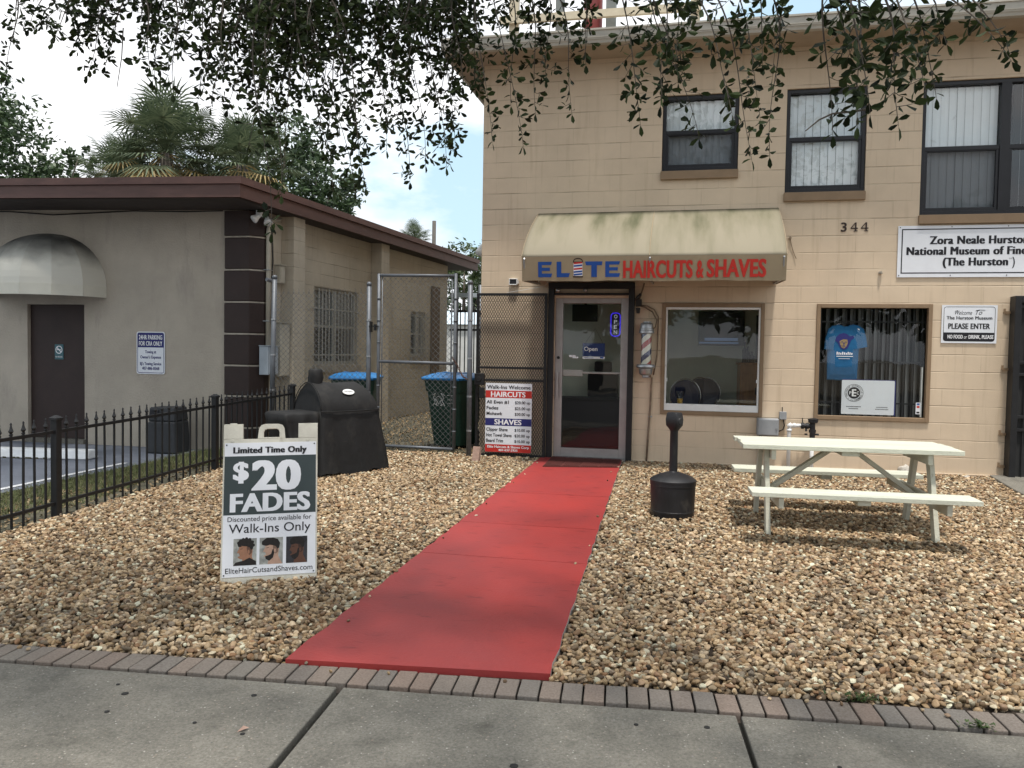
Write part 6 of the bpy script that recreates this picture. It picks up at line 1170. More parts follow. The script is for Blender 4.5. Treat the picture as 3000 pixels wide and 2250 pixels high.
# museum window
ts = thing('t_shirt', 'bright blue t-shirt with a hatted figure printed on it hanging in the right shop window', 't-shirt', (1.87, FY + .08, 1.33)); M['tee'] = mat('blue_cotton', (.010, .10, .235), .85, var=.16, scale=6, bump=1., bscale=6)
y = FY + .075; prof = [(1.675, 1.325), (1.85, 1.318), (2.025, 1.332), (2.03, 1.50), (2.035, 1.66), (2.045, 1.755), (2.085, 1.725), (2.135, 1.735), (2.115, 1.86), (2.085, 1.95), (2.03, 1.99), (1.95, 2.008), (1.905, 1.985), (1.86, 1.98), (1.81, 2.006), (1.72, 1.985), (1.675, 1.945), (1.645, 1.83), (1.635, 1.70), (1.668, 1.695), (1.67, 1.55)]
mb = MB(); cx_ = 1.87; cz_ = 1.68; n = len(prof)
rings = [[(cx_ + (x - cx_) * s, y - d, cz_ + (z - cz_) * s) for x, z in prof] for s, d in ((1, 0), (.97, .018), (.80, .030), (.5, .036))]; vs = [p for r in rings for p in r]
mb.add(vs, [(i * n + k, (i + 1) * n + k, (i + 1) * n + (k + 1) % n, i * n + (k + 1) % n) for i in range(3) for k in range(n)] + [tuple(range(3 * n, 4 * n))[::-1], tuple(range(n))]); mb.build('cloth', M['tee'], ts)
mb = MB(); yy = y - .039; el = lambda m_, cx, cz, rx, rz2, d=0, n_=20: m_.quad(*[(cx + rx * math.cos(-math.tau * k / n_), yy - d, cz + rz2 * math.sin(-math.tau * k / n_)) for k in range(n_)])
mb.quad((1.755, yy, 1.800), (1.765, yy, 1.845), (1.80, yy, 1.885), (1.85, yy, 1.90), (1.895, yy, 1.885), (1.915, yy, 1.86), (1.965, yy, 1.87), (1.972, yy, 1.84), (1.94, yy, 1.815), (1.92, yy, 1.765), (1.90, yy, 1.715), (1.86, yy, 1.695), (1.82, yy, 1.71), (1.795, yy, 1.76), (1.78, yy, 1.79)); mb.build('print', M['navy'], ts)
M['tan_ink'] = mat('tan_ink', (.26, .19, .09), .6, var=.4, scale=60); mb = MB(); mb.quad((1.805, yy - .001, 1.80), (1.85, yy - .001, 1.825), (1.895, yy - .001, 1.82), (1.90, yy - .001, 1.775), (1.885, yy - .001, 1.735), (1.858, yy - .001, 1.712), (1.83, yy - .001, 1.725), (1.815, yy - .001, 1.76)); mb.build('print', M['tan_ink'], ts)
mb = MB(); el(mb, 1.835, 1.79, .012, .005, .0015); el(mb, 1.878, 1.79, .011, .005, .0015); el(mb, 1.856, 1.742, .018, .006, .0015); mb.quad((1.85, yy - .0015, 1.785), (1.862, yy - .0015, 1.785), (1.866, yy - .0015, 1.76), (1.85, yy - .0015, 1.758)); mb.build('print', M['navy'], ts)
mb = MB()
for k in range(9): mb.quad((1.775 + k * .021, yy - .001, 1.635), (1.788 + k * .021, yy - .001, 1.635), (1.790 + k * .021, yy - .001, 1.670 - .006 * (k % 3)), (1.777 + k * .021, yy - .001, 1.670 - .006 * (k % 3)))
el(mb, 2.015, 1.935, .02, .02, -.014); mb.quad((1.775, yy - .001, 1.612), (1.965, yy - .001, 1.612), (1.965, yy - .001, 1.62), (1.775, yy - .001, 1.62)); mb.quad((1.80, yy - .001, 1.585), (1.93, yy - .001, 1.585), (1.93, yy - .001, 1.59), (1.80, yy - .001, 1.59)); mb.build('print', M['white_ink'], ts)
mb = MB(); mb.path([(1.80, y - .015, 1.995), (1.88, y - .02, 2.02), (1.96, y - .015, 1.995)], .004, 5); mb.path([(1.88, y - .02, 2.02), (1.885, y - .02, 2.05), (1.90, y - .02, 2.07)], .003, 5); mb.build('hanger', M['ink'], ts)
y = FY + .046; sl_ = plate('seal_board', 1.850, 2.450, .912, 1.328, y, 'white board with a round black seal leaning inside the right shop window', 'sign', rad=.012, th=.006)
mb = MB(); cx, cz = 1.992, 1.172
def ringp(m_, r0, r1, yy_, n_=36):
    for k in range(n_): a, b = math.tau * k / n_, math.tau * (k + 1) / n_; m_.quad(*[(cx + r_ * math.cos(q), yy_, cz + r_ * math.sin(q)) for r_, q in ((r0, a), (r0, b), (r1, b), (r1, a))])
ringp(mb, .103, .107, y - .001); mb.quad(*[(cx + .071 * math.cos(-math.tau * k / 36), y - .001, cz + .071 * math.sin(-math.tau * k / 36)) for k in range(36)])
word = 'PRESERVE EATONVILLE COMMUNITY * '
for k, ch in enumerate(word):
    if ch == ' ': continue
    a = R(205) - math.tau * k / len(word); u = Vector((math.cos(a), 0, math.sin(a))); text(mb, ch, Vector((cx, y, cz)) + u * .079, (u.z, 0, -u.x), u, .018, None, .01)
for z_, w_ in ((1.0, .17), (.975, .11)):
    for q in range(12): mb.quad((cx - w_ / 2 + q * w_ / 12, y - .001, z_), (cx - w_ / 2 + q * w_ / 12 + w_ / 16, y - .001, z_), (cx - w_ / 2 + q * w_ / 12 + w_ / 16, y - .001, z_ + .009), (cx - w_ / 2 + q * w_ / 12, y - .001, z_ + .009))
for z_, w_ in ((1.0, .13), (.975, .15)):
    for q in range(10): mb.quad((2.315 - w_ / 2 + q * w_ / 10, y - .001, z_), (2.315 - w_ / 2 + q * w_ / 10 + w_ / 14, y - .001, z_), (2.315 - w_ / 2 + q * w_ / 10 + w_ / 14, y - .001, z_ + .008), (2.315 - w_ / 2 + q * w_ / 10, y - .001, z_ + .008))
mb.build('print', M['ink'], sl_)
mb = MB(); text(mb, 'E', (cx, y - .001, cz - .04), XF, ZF, .082, .05, .02, .06); text(mb, 'P', (cx - .042, y - .001, cz - .018), XF, ZF, .036, .024, .015); text(mb, 'C', (cx + .043, y - .001, cz - .018), XF, ZF, .036, .026, .015); mb.build('lettering', M['white_ink'], sl_)
mb = MB(); mb.box(2.4505, 2.464, y + .001, y + .012, .905, 1.335); mb.box(1.852, 2.45, y + .001, y + .012, 1.3285, 1.336); mb.build('board_edge', M['navy'], sl_)
st = thing('card_sticker', 'small white sticker with a blue and red mark low on the right shop window', 'sticker', (2.715, FY + .036, .93)); mb = MB(); mb.quad((2.69, FY + .0375, .935), (2.742, FY + .0375, .935), (2.742, FY + .0375, 1.075), (2.69, FY + .0375, 1.075)); mb.build('panel', M['sign'], st); mb = MB(); mb.quad((2.70, FY + .037, 1.045), (2.732, FY + .037, 1.045), (2.732, FY + .037, 1.066), (2.70, FY + .037, 1.066)); mb.build('print', M['blue_ink'], st); mb = MB(); mb.quad((2.70, FY + .037, 1.01), (2.732, FY + .037, 1.01), (2.732, FY + .037, 1.035), (2.70, FY + .037, 1.035)); mb.build('print', M['red_ink'], st); mb = MB(); mb.quad((2.70, FY + .037, .945), (2.732, FY + .037, .945), (2.732, FY + .037, .965), (2.70, FY + .037, .965)); mb.build('print', M['ink'], st)

# ------------------------------------------------------------------ parking lot furniture
tb = thing('trash_bin', 'dark square-topped litter bin standing against the stucco wall beyond the iron fence', 'trash bin', (-7.30, 10.28, .075), R(4)); Mx = RM[tb]; M['binblack'] = mat('charcoal_plastic', (.032, .034, .038), .6, var=.2, scale=8, bump=.2, bscale=90)
mb = MB(); mb.hexa([Mx @ Vector(p) for p in ((-.225, -.2, 0), (.225, -.2, 0), (.225, .2, 0), (-.225, .2, 0), (-.21, -.19, .46), (.21, -.19, .46), (.21, .19, .46), (-.21, .19, .46))]); mb.build('bin_body', M['binblack'], tb, bevel=.025, seg=3)
mb = MB(); mb.hexa([Mx @ Vector(p) for p in ((-.205, -.185, .462), (.205, -.185, .462), (.205, .185, .462), (-.205, .185, .462), (-.19, -.17, .66), (.19, -.17, .66), (.19, .17, .66), (-.19, .17, .66))]); tp_ = mb.build('lid', M['binblack'], tb, bevel=.02, seg=3); mb = MB(); mb.box(-.17, -.04, -.192, -.178, .53, .62, Mx); mb.build('opening', M['ink'], tp_)
ws = thing('wheel_stop', 'white concrete wheel stop lying on the parking lot before the brown door', 'wheel stop', (-8.72, 9.22, .065), R(8)); Mx = RM[ws]; M['stop'] = mat('chipped_white_paint', (.70, .72, .74), .6, var=.1, scale=5, tint=(.62, .63, .64), bump=.3, bscale=30)
mb = MB(); mb.hexa([Mx @ Vector(p) for p in ((-.95, -.13, .012), (.95, -.13, .012), (.95, .13, .012), (-.95, .13, .012), (-.93, -.085, .135), (.93, -.085, .135), (.93, .085, .135), (-.93, .085, .135))]); mb.build('block', M['stop'], ws, bevel=.02, seg=3)
mb = MB()
for k in range(14):
    x = -.9 + k * .11 + random.uniform(-.03, .03); w = random.uniform(.03, .09); mb.hexa([Mx @ Vector(p) for p in ((x, -.135, .0), (x + w, -.135, .0), (x + w, -.12, .0), (x, -.12, .0), (x, -.131, .03), (x + w * .7, -.131, .025), (x + w, -.12, .03), (x, -.12, .03))])
mb.build('chip', M['dirt'], ws)
rd = thing('darkening_desk', 'made-up dark desk added to darken the lower half of the shop door glass', 'desk', (-1.5, 11.8, .236)); mb = MB(); mb.box(-2.25, -.78, 11.62, 12.05, .24, .92); mb.build('front_panel', M['ink'], rd, bevel=.01); mb = MB(); mb.box(-2.28, -.75, 11.58, 12.08, .9205, .955); mb.build('desk_top', M['dark'], rd, bevel=.006)  # dark desk put in to darken the view through the door
# ------------------------------------------------------------------ behind the buildings
random.seed(21)
yf = thing('yard_fence', 'tall back-yard fence of black pickets and grey posts glimpsed between the two buildings', 'fence', (-4.2, 19, .25))
for x in (-5.55, -4.95, -4.35, -3.75, -3.15): mb = MB(); mb.tube((x, 19, .2), (x, 19, 3.15 + .1 * random.random()), .05, n=10); mb.build('post', M['galv'], yf, smooth=True)
M['paleblue'] = mat('pale_blue_paint', (.50, .58, .64), .5, var=.08)
mb = MB(); mb.box(-5.7, -2.72, 18.95, 19.05, 2.92, 3.02); mb.build('top_rail', M['paleblue'], yf)
mb = MB()
for z in (.5, 2.1, 2.55): mb.box(-5.7, -2.72, 18.93, 18.945, z, z + .05)
mb.build('rail', M['black'], yf)
mb = MB()
for k in range(26): x = -5.65 + k * .115; mb.box(x - .012, x + .012, 18.905, 18.925, .3, 2.75)
mb.build('pickets', M['black'], yf)
wc = thing('white_shed', 'small white and pale blue shed beyond the back-yard fence', 'shed', (-7.0, 27, .3)); mb = MB(); mb.box(-8.4, -5.9, 26, 28, .3, 2.5); mb.build('wall', M['white'], wc); mb = MB(); mb.hexa([(-8.5, 25.9, 2.502), (-5.8, 25.9, 2.502), (-5.8, 28.1, 2.502), (-8.5, 28.1, 2.502), (-8.5, 26.9, 3.0), (-5.8, 26.9, 3.0), (-5.8, 27.1, 3.0), (-8.5, 27.1, 3.0)]); mb.build('roof', M['paleblue'], wc)
sl2 = thing('flood_light', 'white flood light on the side wall at the left corner of the beige building', 'lamp', (-2.76, 11.1, 3.0)); mb = MB(); mb.tube((-2.71, 11.1, 3.12), (-2.76, 11.1, 3.12), .05, n=12); mb.path([(-2.76, 11.1, 3.12), (-2.84, 11.05, 3.10)], .012, 6); mb.build('bracket', M['white'], sl2); mb = MB(); mb.path([(-2.82, 11.06, 3.13), (-2.85, 11.02, 3.07), (-2.88, 10.97, 2.98), (-2.885, 10.96, 2.965)], [.03, .045, .065, .055], 12); mb.build('lamp_head', M['white'], sl2, smooth=True)
M['polered'] = mat('maroon_paint', (.26, .055, .05), .5, var=.12); M['polegrey'] = mat('grey_green_paint', (.17, .18, .17), .5, var=.12); M['polecream'] = mat('cream_paint', (.52, .45, .33), .5, var=.1)
sf = thing('steel_frame', 'open frame of a maroon pole, grey posts and cream rails rising behind the roof gutter', 'tower', (-1.5, 18, 5.46))
mb = MB(); mb.tube((-2.217, 18, 5.4), (-2.217, 18, 12.5), .205, n=20); mb.build('pole', M['polered'], sf, smooth=True)
for x, w in ((-2.92, .085), (-1.80, .105)): mb = MB(); mb.box(x - w, x + w, 17.7, 17.9, 5.4, 12.5); mb.build('post', M['polegrey'], sf)
for x in (-3.9, -.02): mb = MB(); mb.box(x - .1, x + .1, 17.5, 17.66, 5.4, 12.5); mb.build('post', M['polecream'], sf)
mb = MB(); mb.box(-4.2, .1, 17.40, 17.495, 8.76, 8.92); mb.box(-4.2, .1, 17.40, 17.495, 10.6, 10.75); mb.build('rail', M['polecream'], sf)
up_ = thing('utility_pole', 'thin grey wooden utility pole standing far behind the low roof', 'pole', (-12.94, 40, .3)); M['polewood'] = mat('grey_wood', (.22, .20, .18), .9); mb = MB(); mb.tube((-12.94, 40, .2), (-12.94, 40, 8.3), .12, .10, 10); mb.build('shaft', M['polewood'], up_)
# trees -------------------------------------------------------------------------------
M['bark'] = mat('bark', (.10, .085, .07), .95, var=.35, scale=12, bump=.8, bscale=25)
M['leaf_a'] = leaf_mat('oak_leaf', (.006, .011, .004), (.045, .066, .020), .14, .6, .16); M['leaf_b'] = leaf_mat('dark_leaf', (.02, .038, .018), (.06, .10, .038), .2); M['leaf_c'] = leaf_mat('mid_leaf', (.03, .05, .018), (.085, .12, .04), .25)
def tree(name, label, cat, base, blobs, n, ls, m, trunk=.25, group=None):
    t = thing(name, label, cat, base, 0, group); b = Vector(base); mb = MB(); top = Vector(blobs[0][0])
    mb.path([b, b.lerp(top, .35) + Vector((.1, 0, 0)), b.lerp(top, .7), top], [trunk, trunk * .75, trunk * .5, trunk * .2], 8)
    for c, r in blobs: c = Vector(c); mb.path([b.lerp(top, .5), b.lerp(c, .75) + Vector((0, 0, .2)), c + Vector((0, 0, r * .4))], [trunk * .4, trunk * .22, trunk * .06], 6)
    mb.build('trunk', M['bark'], t, smooth=True); mb = MB(); tot = sum(r ** 2 for c, r in blobs); vs, fs = [], []
    for c, r in blobs:
        c = Vector(c); nc = max(6, int(n * r * r / tot / 34))
        for k in range(nc):
            d = Vector((random.gauss(0, 1), random.gauss(0, 1), random.gauss(0, .85))).normalized(); q = c + d * r * random.uniform(.35, 1.0) ** .5 * random.uniform(.75, 1.08); cr2 = r * random.uniform(.13, .26)
            for j in range(34):
                p = q + Vector((random.gauss(0, .6), random.gauss(0, .6), random.gauss(0, .5))) * cr2; a = Vector((random.gauss(0, 1), random.gauss(0, 1), random.gauss(0, .8))).normalized(); s = a.orthogonal().normalized(); w = ls * random.uniform(.6, 1.2); o_ = len(vs)
                vs += [p - a * w, p + s * w * .42, p + a * w, p - s * w * .42]; fs.append((o_, o_ + 1, o_ + 2, o_ + 3))
    mb.add(vs, fs); mb.build('crown', m, t); return t
tree('oak_tree', 'loose-crowned dark green oak at the far left above the low roof', 'tree', (-25.5, 26, .2), [((-25.8, 26, 8.2), 2.6), ((-24.0, 26, 7.0), 1.9), ((-26.5, 25.5, 10.3), 2.0), ((-22.6, 26.3, 7.3), 1.3), ((-22.2, 26, 8.3), .7), ((-28, 26, 9), 2.5)], 9000, .13, M['leaf_b'], .3)
tree('oak_tree', 'dense dark oak directly behind the clump of palms', 'tree', (-16.8, 31, .2), [((-17.2, 31, 8.4), 2.9), ((-14.8, 30.5, 8.2), 1.8), ((-19.5, 31, 8.0), 2.2), ((-14.0, 30, 7.6), 1.1), ((-16.0, 30, 9.9), 1.4)], 9000, .14, M['leaf_b'], .3)
tree('shade_tree', 'small green tree seen past the end of the low roof', 'tree', (-9.6, 34, .2), [((-9.6, 34, 5.0), 1.3), ((-8.6, 34, 5.2), 1.1), ((-10.6, 34.5, 5.2), .9), ((-7.6, 34, 4.2), 1.4)], 4500, .11, M['leaf_c'], .16)
tree('shade_tree', 'broad dark green tree filling the gap between the two buildings', 'tree', (-8.2, 37, .2), [((-8.6, 37, 3.6), 1.9), ((-6.8, 37, 4.4), 1.8), ((-10.5, 37, 4.0), 1.8), ((-7.4, 36, 6.2), 1.1)], 5000, .14, M['leaf_b'], .2)
M['frond'] = leaf_mat('palm_frond', (.045, .07, .038), (.15, .185, .105), .2, .6); M['dry'] = leaf_mat('dry_frond', (.20, .14, .05), (.34, .26, .11), .15, .6)
def palm(base, top, rad, label, nf=56, group='palms behind the low building'):
    t = thing('palm_tree', label, 'palm tree', base, 0, group); b, c = Vector(base), Vector(top); mb = MB(); mb.path([b, b.lerp(c, .5) + Vector((.12, 0, 0)), c], [.2, .17, .19], 10); mb.build('trunk', M['bark'], t, smooth=True)
    for dry in (0, 1):
        mb = MB(); N_ = nf if not dry else nf // 4
        for k in range(N_):
            az = k * 2.399 + random.uniform(-.2, .2); el = R(84) - R(112) * (k / N_) ** .9 if not dry else R(random.uniform(-62, -14)); d = Vector((math.cos(az) * math.cos(el), math.sin(az) * math.cos(el), math.sin(el))); pl = rad * random.uniform(.30, .72); hub = c + d * pl + Vector((0, 0, -.06 * rad)); mb.path([c, c + d * pl * .5 + Vector((0, 0, .04)), hub], [.022, .018, .012], 4, False)
            side = d.cross(Vector((0, 0, 1))); side = side.normalized() if side.length > .01 else Vector((1, 0, 0)); nrm = side.cross(d); fl = rad * random.uniform(.34, .50); nl = 22
            for j in range(nl):
                a = R(-128 + 256 * j / (nl - 1)); v = (d * math.cos(a) + side * math.sin(a)).normalized(); L2 = fl * (1 - .28 * abs(a) / R(128)) * random.uniform(.9, 1.06); w = v.cross(nrm).normalized() * (.021 * rad / 1.8); dr = Vector((0, 0, -1)) * L2
                p1 = hub + v * L2 * .55 + dr * .04 + nrm * .03; p2 = hub + v * L2 + dr * (.22 if not dry else .4); mb.add([hub - w * .3, hub + w * .3, p1 + w, p2, p1 - w], [(0, 1, 2, 4), (4, 2, 3)])
        mb.build('fronds' if not dry else 'dry_fronds', M['frond'] if not dry else M['dry'], t)
palm((-15.5, 22, .2), (-15.7, 22, 7.5), 2.35, 'tallest fan palm of the clump behind the low roof', 70); palm((-17.1, 23, .2), (-17.9, 23, 6.9), 2.0, 'left fan palm of the clump behind the low roof'); palm((-13.9, 22.6, .2), (-13.5, 22.6, 7.2), 2.0, 'right fan palm of the clump behind the low roof'); palm((-14.0, 40, .2), (-14.0, 40, 7.3), 1.25, 'distant fan palm beside the thin utility pole', 34)
for k, (x, y, s) in enumerate(((-13, -17, 1.0), (-4.5, -19, 1.15), (4.5, -17.5, .95), (12, -18, 1.1))):
    tree('street_tree', ['round oak across the street, mirrored in the shop glass', 'tall oak across the street, mirrored in the shop glass', 'low oak across the street, mirrored in the shop glass', 'wide oak across the street, mirrored in the shop glass'][k], 'tree', (x, y, -.09), [((x, y, 4.6 * s), 3.0), ((x - 2.2, y + .5, 4.0 * s), 2.0), ((x + 2.3, y - .3, 4.2 * s), 2.1), ((x, y, 2.6), 1.8)], 2600, .34, M['leaf_c'], .3, 'trees across the street')
STRANDS=[
(-3.63,3.79,3.55,-3.55,3.67,3.05,0.5),(-3.65,3.83,3.57,-3.66,3.81,3.34,0.6),(-3.08,3.52,3.39,-3.16,3.47,3.22,0.9),(-2.88,3.47,3.35,-3.11,3.46,3.22,1),
(-2.74,3.24,3.24,-2.79,3.13,3.00,0.8),(-2.80,3.57,3.39,-2.93,3.48,2.98,1.1),(-2.59,3.42,3.31,-2.84,3.50,3.03,1.1),(-2.90,3.62,3.42,-3.13,3.67,3.18,1),
(-2.95,3.62,3.43,-3.01,3.62,3.22,1),(-2.66,3.62,3.40,-2.63,3.63,2.96,0.8),(-2.57,3.40,3.30,-2.46,3.35,2.94,0.9),(-2.53,3.52,3.35,-2.71,3.61,3.15,1),
(-2.36,3.34,3.25,-2.29,3.29,2.80,0.7),(-2.31,3.37,3.26,-2.33,3.32,2.95,1),(-2.40,3.58,3.36,-2.44,3.57,3.16,1),(-2.36,3.64,3.38,-2.33,3.52,3.00,1),
(-2.21,3.52,3.32,-2.28,3.48,2.81,0.8),(-2.13,3.55,3.33,-2.16,3.41,2.76,0.9),(-2.06,3.51,3.30,-2.23,3.55,2.94,1),(-2.17,3.78,3.43,-2.20,3.72,2.97,1),
(-1.99,3.65,3.36,-2.25,3.70,2.84,0.8),(-1.95,3.66,3.36,-2.04,3.56,2.76,1),(-2.18,3.89,3.48,-2.26,3.88,3.13,1),(-1.93,3.71,3.38,-2.17,3.79,2.97,1),
(-1.90,3.75,3.40,-2.01,3.70,2.73,0.9),(-1.88,3.87,3.45,-2.01,3.79,3.01,1),(-1.89,3.94,3.48,-1.94,3.80,2.90,1),(-1.81,3.41,3.24,-2.02,3.41,2.54,0.45),
(-1.78,3.26,3.17,-1.75,3.16,2.31,0.5),(-1.65,2.93,3.02,-1.72,3.02,2.13,0.45),(-1.80,3.47,3.27,-1.90,3.55,2.46,0.5),(-1.76,3.39,3.23,-1.55,3.25,2.34,0.8),
(-1.82,3.65,3.35,-1.69,3.78,2.45,0.6),(-1.66,3.47,3.25,-1.38,3.35,2.37,0.7),(-1.63,3.52,3.28,-1.51,3.48,2.50,0.8),(-1.74,3.78,3.40,-1.80,3.77,2.88,1),
(-1.62,3.68,3.35,-1.69,3.64,2.74,1),(-1.53,3.59,3.30,-1.71,3.52,2.58,0.8),(-1.65,3.99,3.48,-1.73,4.01,2.81,1),(-1.48,3.74,3.36,-1.48,3.70,2.62,0.9),
(-1.47,3.90,3.43,-1.43,3.87,2.50,0.8),(-1.47,4.04,3.49,-1.56,4.11,2.85,1),(-1.43,4.07,3.50,-1.36,3.90,2.59,0.9),(-1.23,3.71,3.33,-1.16,3.62,2.51,0.8),
(-1.28,4.00,3.46,-1.21,4.02,2.69,0.8),(-1.24,4.02,3.46,-1.19,3.86,2.78,1),(-1.14,3.84,3.38,-1.16,3.88,2.92,1),(-1.18,4.08,3.48,-1.30,3.92,3.01,1),
(-1.25,3.64,3.30,-1.31,3.63,2.89,1),(-1.03,3.73,3.32,-0.91,3.61,2.60,0.6),(-0.92,3.65,3.28,-0.76,3.56,2.58,0.35),(-0.83,3.64,3.26,-0.82,3.72,2.81,0.8),
(-0.77,3.74,3.30,-0.72,3.79,2.79,0.6),(-0.72,3.94,3.39,-0.70,3.97,3.00,0.8),(-0.65,3.80,3.32,-0.56,3.90,2.80,0.45),(-0.51,3.73,3.28,-0.49,3.78,3.00,0.7),
(-0.46,3.77,3.29,-0.52,3.87,3.06,0.6),(-0.28,3.05,2.96,-0.20,3.13,2.52,0.8),(-0.14,3.00,2.93,-0.09,2.84,2.53,1),(-0.18,3.13,2.99,-0.01,3.17,2.47,0.6),
(-0.10,3.18,3.01,-0.05,3.17,2.69,0.9),(-0.02,2.82,2.84,0.12,2.73,2.43,0.6),(0.05,2.93,2.88,0.21,3.06,2.37,0.6),(0.16,3.62,3.18,0.28,3.63,2.65,0.5),
(0.24,3.35,3.05,0.26,3.36,2.80,0.7),(0.26,3.16,2.97,0.31,3.22,2.41,0.4),(0.32,3.28,3.02,0.29,3.14,2.67,0.6),(0.38,2.67,2.74,0.43,2.80,2.38,0.5),
(0.40,2.71,2.76,0.47,2.70,2.54,0.8),(0.42,2.47,2.65,0.47,2.44,2.34,0.8),(0.48,2.70,2.75,0.48,2.57,2.33,0.7),(0.51,2.52,2.67,0.59,2.56,2.33,0.8),
(0.63,2.91,2.83,0.70,2.79,2.48,0.9),(0.69,2.96,2.85,0.83,3.13,2.57,0.7),(0.74,2.98,2.85,0.81,2.97,2.70,0.8),(0.78,3.03,2.87,0.99,2.97,2.62,0.5),
(0.98,3.40,3.01,1.10,3.28,2.74,0.5),(-1.73,4.21,3.59,-1.68,4.22,3.15,1),(-1.48,4.00,3.47,-1.42,4.08,3.31,1),(-1.06,3.52,3.23,-1.04,3.54,2.85,1),
(-1.75,3.77,3.39,-1.79,3.72,3.05,1),(-2.64,4.20,3.65,-2.63,4.04,3.30,1),(-1.23,3.42,3.20,-1.32,3.44,2.86,1),(-1.76,4.27,3.62,-1.83,4.20,3.39,1),
(-2.36,4.23,3.64,-2.49,4.31,3.17,1),(-2.02,3.83,3.44,-1.90,3.78,3.08,1),(-2.39,4.28,3.67,-2.32,4.33,3.26,1),(-1.14,3.57,3.26,-1.22,3.68,3.05,1),
(-2.27,3.91,3.50,-2.32,3.80,3.18,1),(-2.14,3.38,3.25,-2.07,3.31,2.97,1),(-1.41,4.12,3.52,-1.40,4.04,3.21,1),(-1.42,3.72,3.34,-1.54,3.77,2.94,1),
(-1.62,4.41,3.67,-1.54,4.40,3.45,1),(-1.69,3.38,3.22,-1.63,3.27,3.00,1),(-2.17,3.82,3.45,-2.05,3.78,3.19,1),(-1.20,3.90,3.41,-1.07,3.77,3.08,1),
(-1.91,4.31,3.64,-1.86,4.31,3.40,1),(-1.54,4.38,3.65,-1.45,4.36,3.41,1),(-2.49,4.15,3.62,-2.61,4.25,3.27,1),(-1.78,3.49,3.27,-1.70,3.50,2.97,1),
(-1.83,3.53,3.30,-1.88,3.48,3.09,1),(-1.42,3.68,3.33,-1.38,3.81,3.16,1),(-1.07,3.73,3.32,-1.10,3.81,3.08,1),(-1.66,3.96,3.47,-1.55,3.84,3.10,1),
(-2.43,3.95,3.53,-2.34,3.96,3.32,1),(-1.44,4.28,3.59,-1.55,4.30,3.19,1),(-1.55,3.80,3.39,-1.54,3.90,3.22,1),(-2.12,3.65,3.37,-2.12,3.78,3.16,1),
(-1.16,4.08,3.48,-1.11,4.17,3.04,1),(-1.66,3.63,3.33,-1.65,3.69,3.05,1),(-2.07,4.26,3.63,-2.13,4.17,3.28,1),(-1.16,3.92,3.41,-1.18,4.05,3.14,1),
(-2.44,4.05,3.57,-2.41,3.90,3.08,1),(-2.14,4.27,3.64,-2.04,4.18,3.16,1),(-1.57,3.98,3.47,-1.48,3.85,3.13,1),(-2.01,3.79,3.43,-1.97,3.69,2.99,1),
(-1.98,3.77,3.41,-1.89,3.77,3.05,1),(-1.13,4.12,3.50,-1.13,4.16,3.33,0.8),(-0.82,3.97,3.41,-0.76,3.95,3.15,0.8),(-3.06,3.71,3.47,-3.13,3.82,3.31,1),
(-3.22,3.91,3.57,-3.13,3.87,3.31,1),(-2.49,3.73,3.44,-2.37,3.65,3.22,1),(-3.18,3.65,3.45,-3.03,3.54,3.17,1),(-2.71,3.67,3.43,-2.75,3.77,3.27,1),
(-2.61,3.64,3.41,-2.61,3.65,3.22,1),(-2.73,3.61,3.40,-2.75,3.70,3.25,1),(-3.41,3.76,3.52,-3.51,3.78,3.36,1),(-0.14,2.54,2.73,-0.08,2.67,2.58,1)]
# the oak that overhangs the sidewalk: trunk beside the camera, limbs above the picture, hanging leafy sprays in it
random.seed(77)
oak = thing('oak_tree', 'live oak overhanging the sidewalk with dark leafy sprays hanging across the top', 'tree', (-6.6, -1.2, -.05))
LIMBS = [[(-6.6, -1.2, -.05), (-6.5, -1.1, 1.6), (-6.1, -.6, 3.2), (-5.0, .9, 4.5), (-3.4, 2.8, 4.75), (-1.6, 3.6, 4.7), (.2, 3.3, 4.4), (1.5, 2.5, 3.9), (2.4, 2.6, 3.7)], [(-5.0, .9, 4.5), (-4.3, 2.6, 4.9), (-3.9, 3.6, 4.6)], [(-3.4, 2.8, 4.75), (-2.3, 3.6, 4.5), (-1.9, 3.9, 4.2)], [(-6.1, -.6, 3.2), (-7.0, .8, 5.2), (-7.4, 3.0, 6.9), (-8.5, 5.8, 8.2)], [(-1.6, 3.6, 4.7), (-.6, 3.6, 4.3), (.1, 3.4, 4.0)], [(-3.4, 2.8, 4.75), (-2.4, 1.5, 6.0), (-1.0, 1.0, 7.0)]]
mb = MB()
for i, l in enumerate(LIMBS): r0 = .26 if i == 0 else .09; mb.path(l, [r0 * (1 - .88 * k / (len(l) - 1)) for k in range(len(l))], 9)
mb.build('trunk', M['bark'], oak, smooth=True)
LP = []
for l in LIMBS:
    for k in range(len(l) - 1):
        for j in range(8): LP.append(Vector(l[k]).lerp(Vector(l[k + 1]), j / 8))
LP = [p for p in LP if p.z > 3.5 and p.y < 4.2]
tw = MB(); lv, lf = [], []
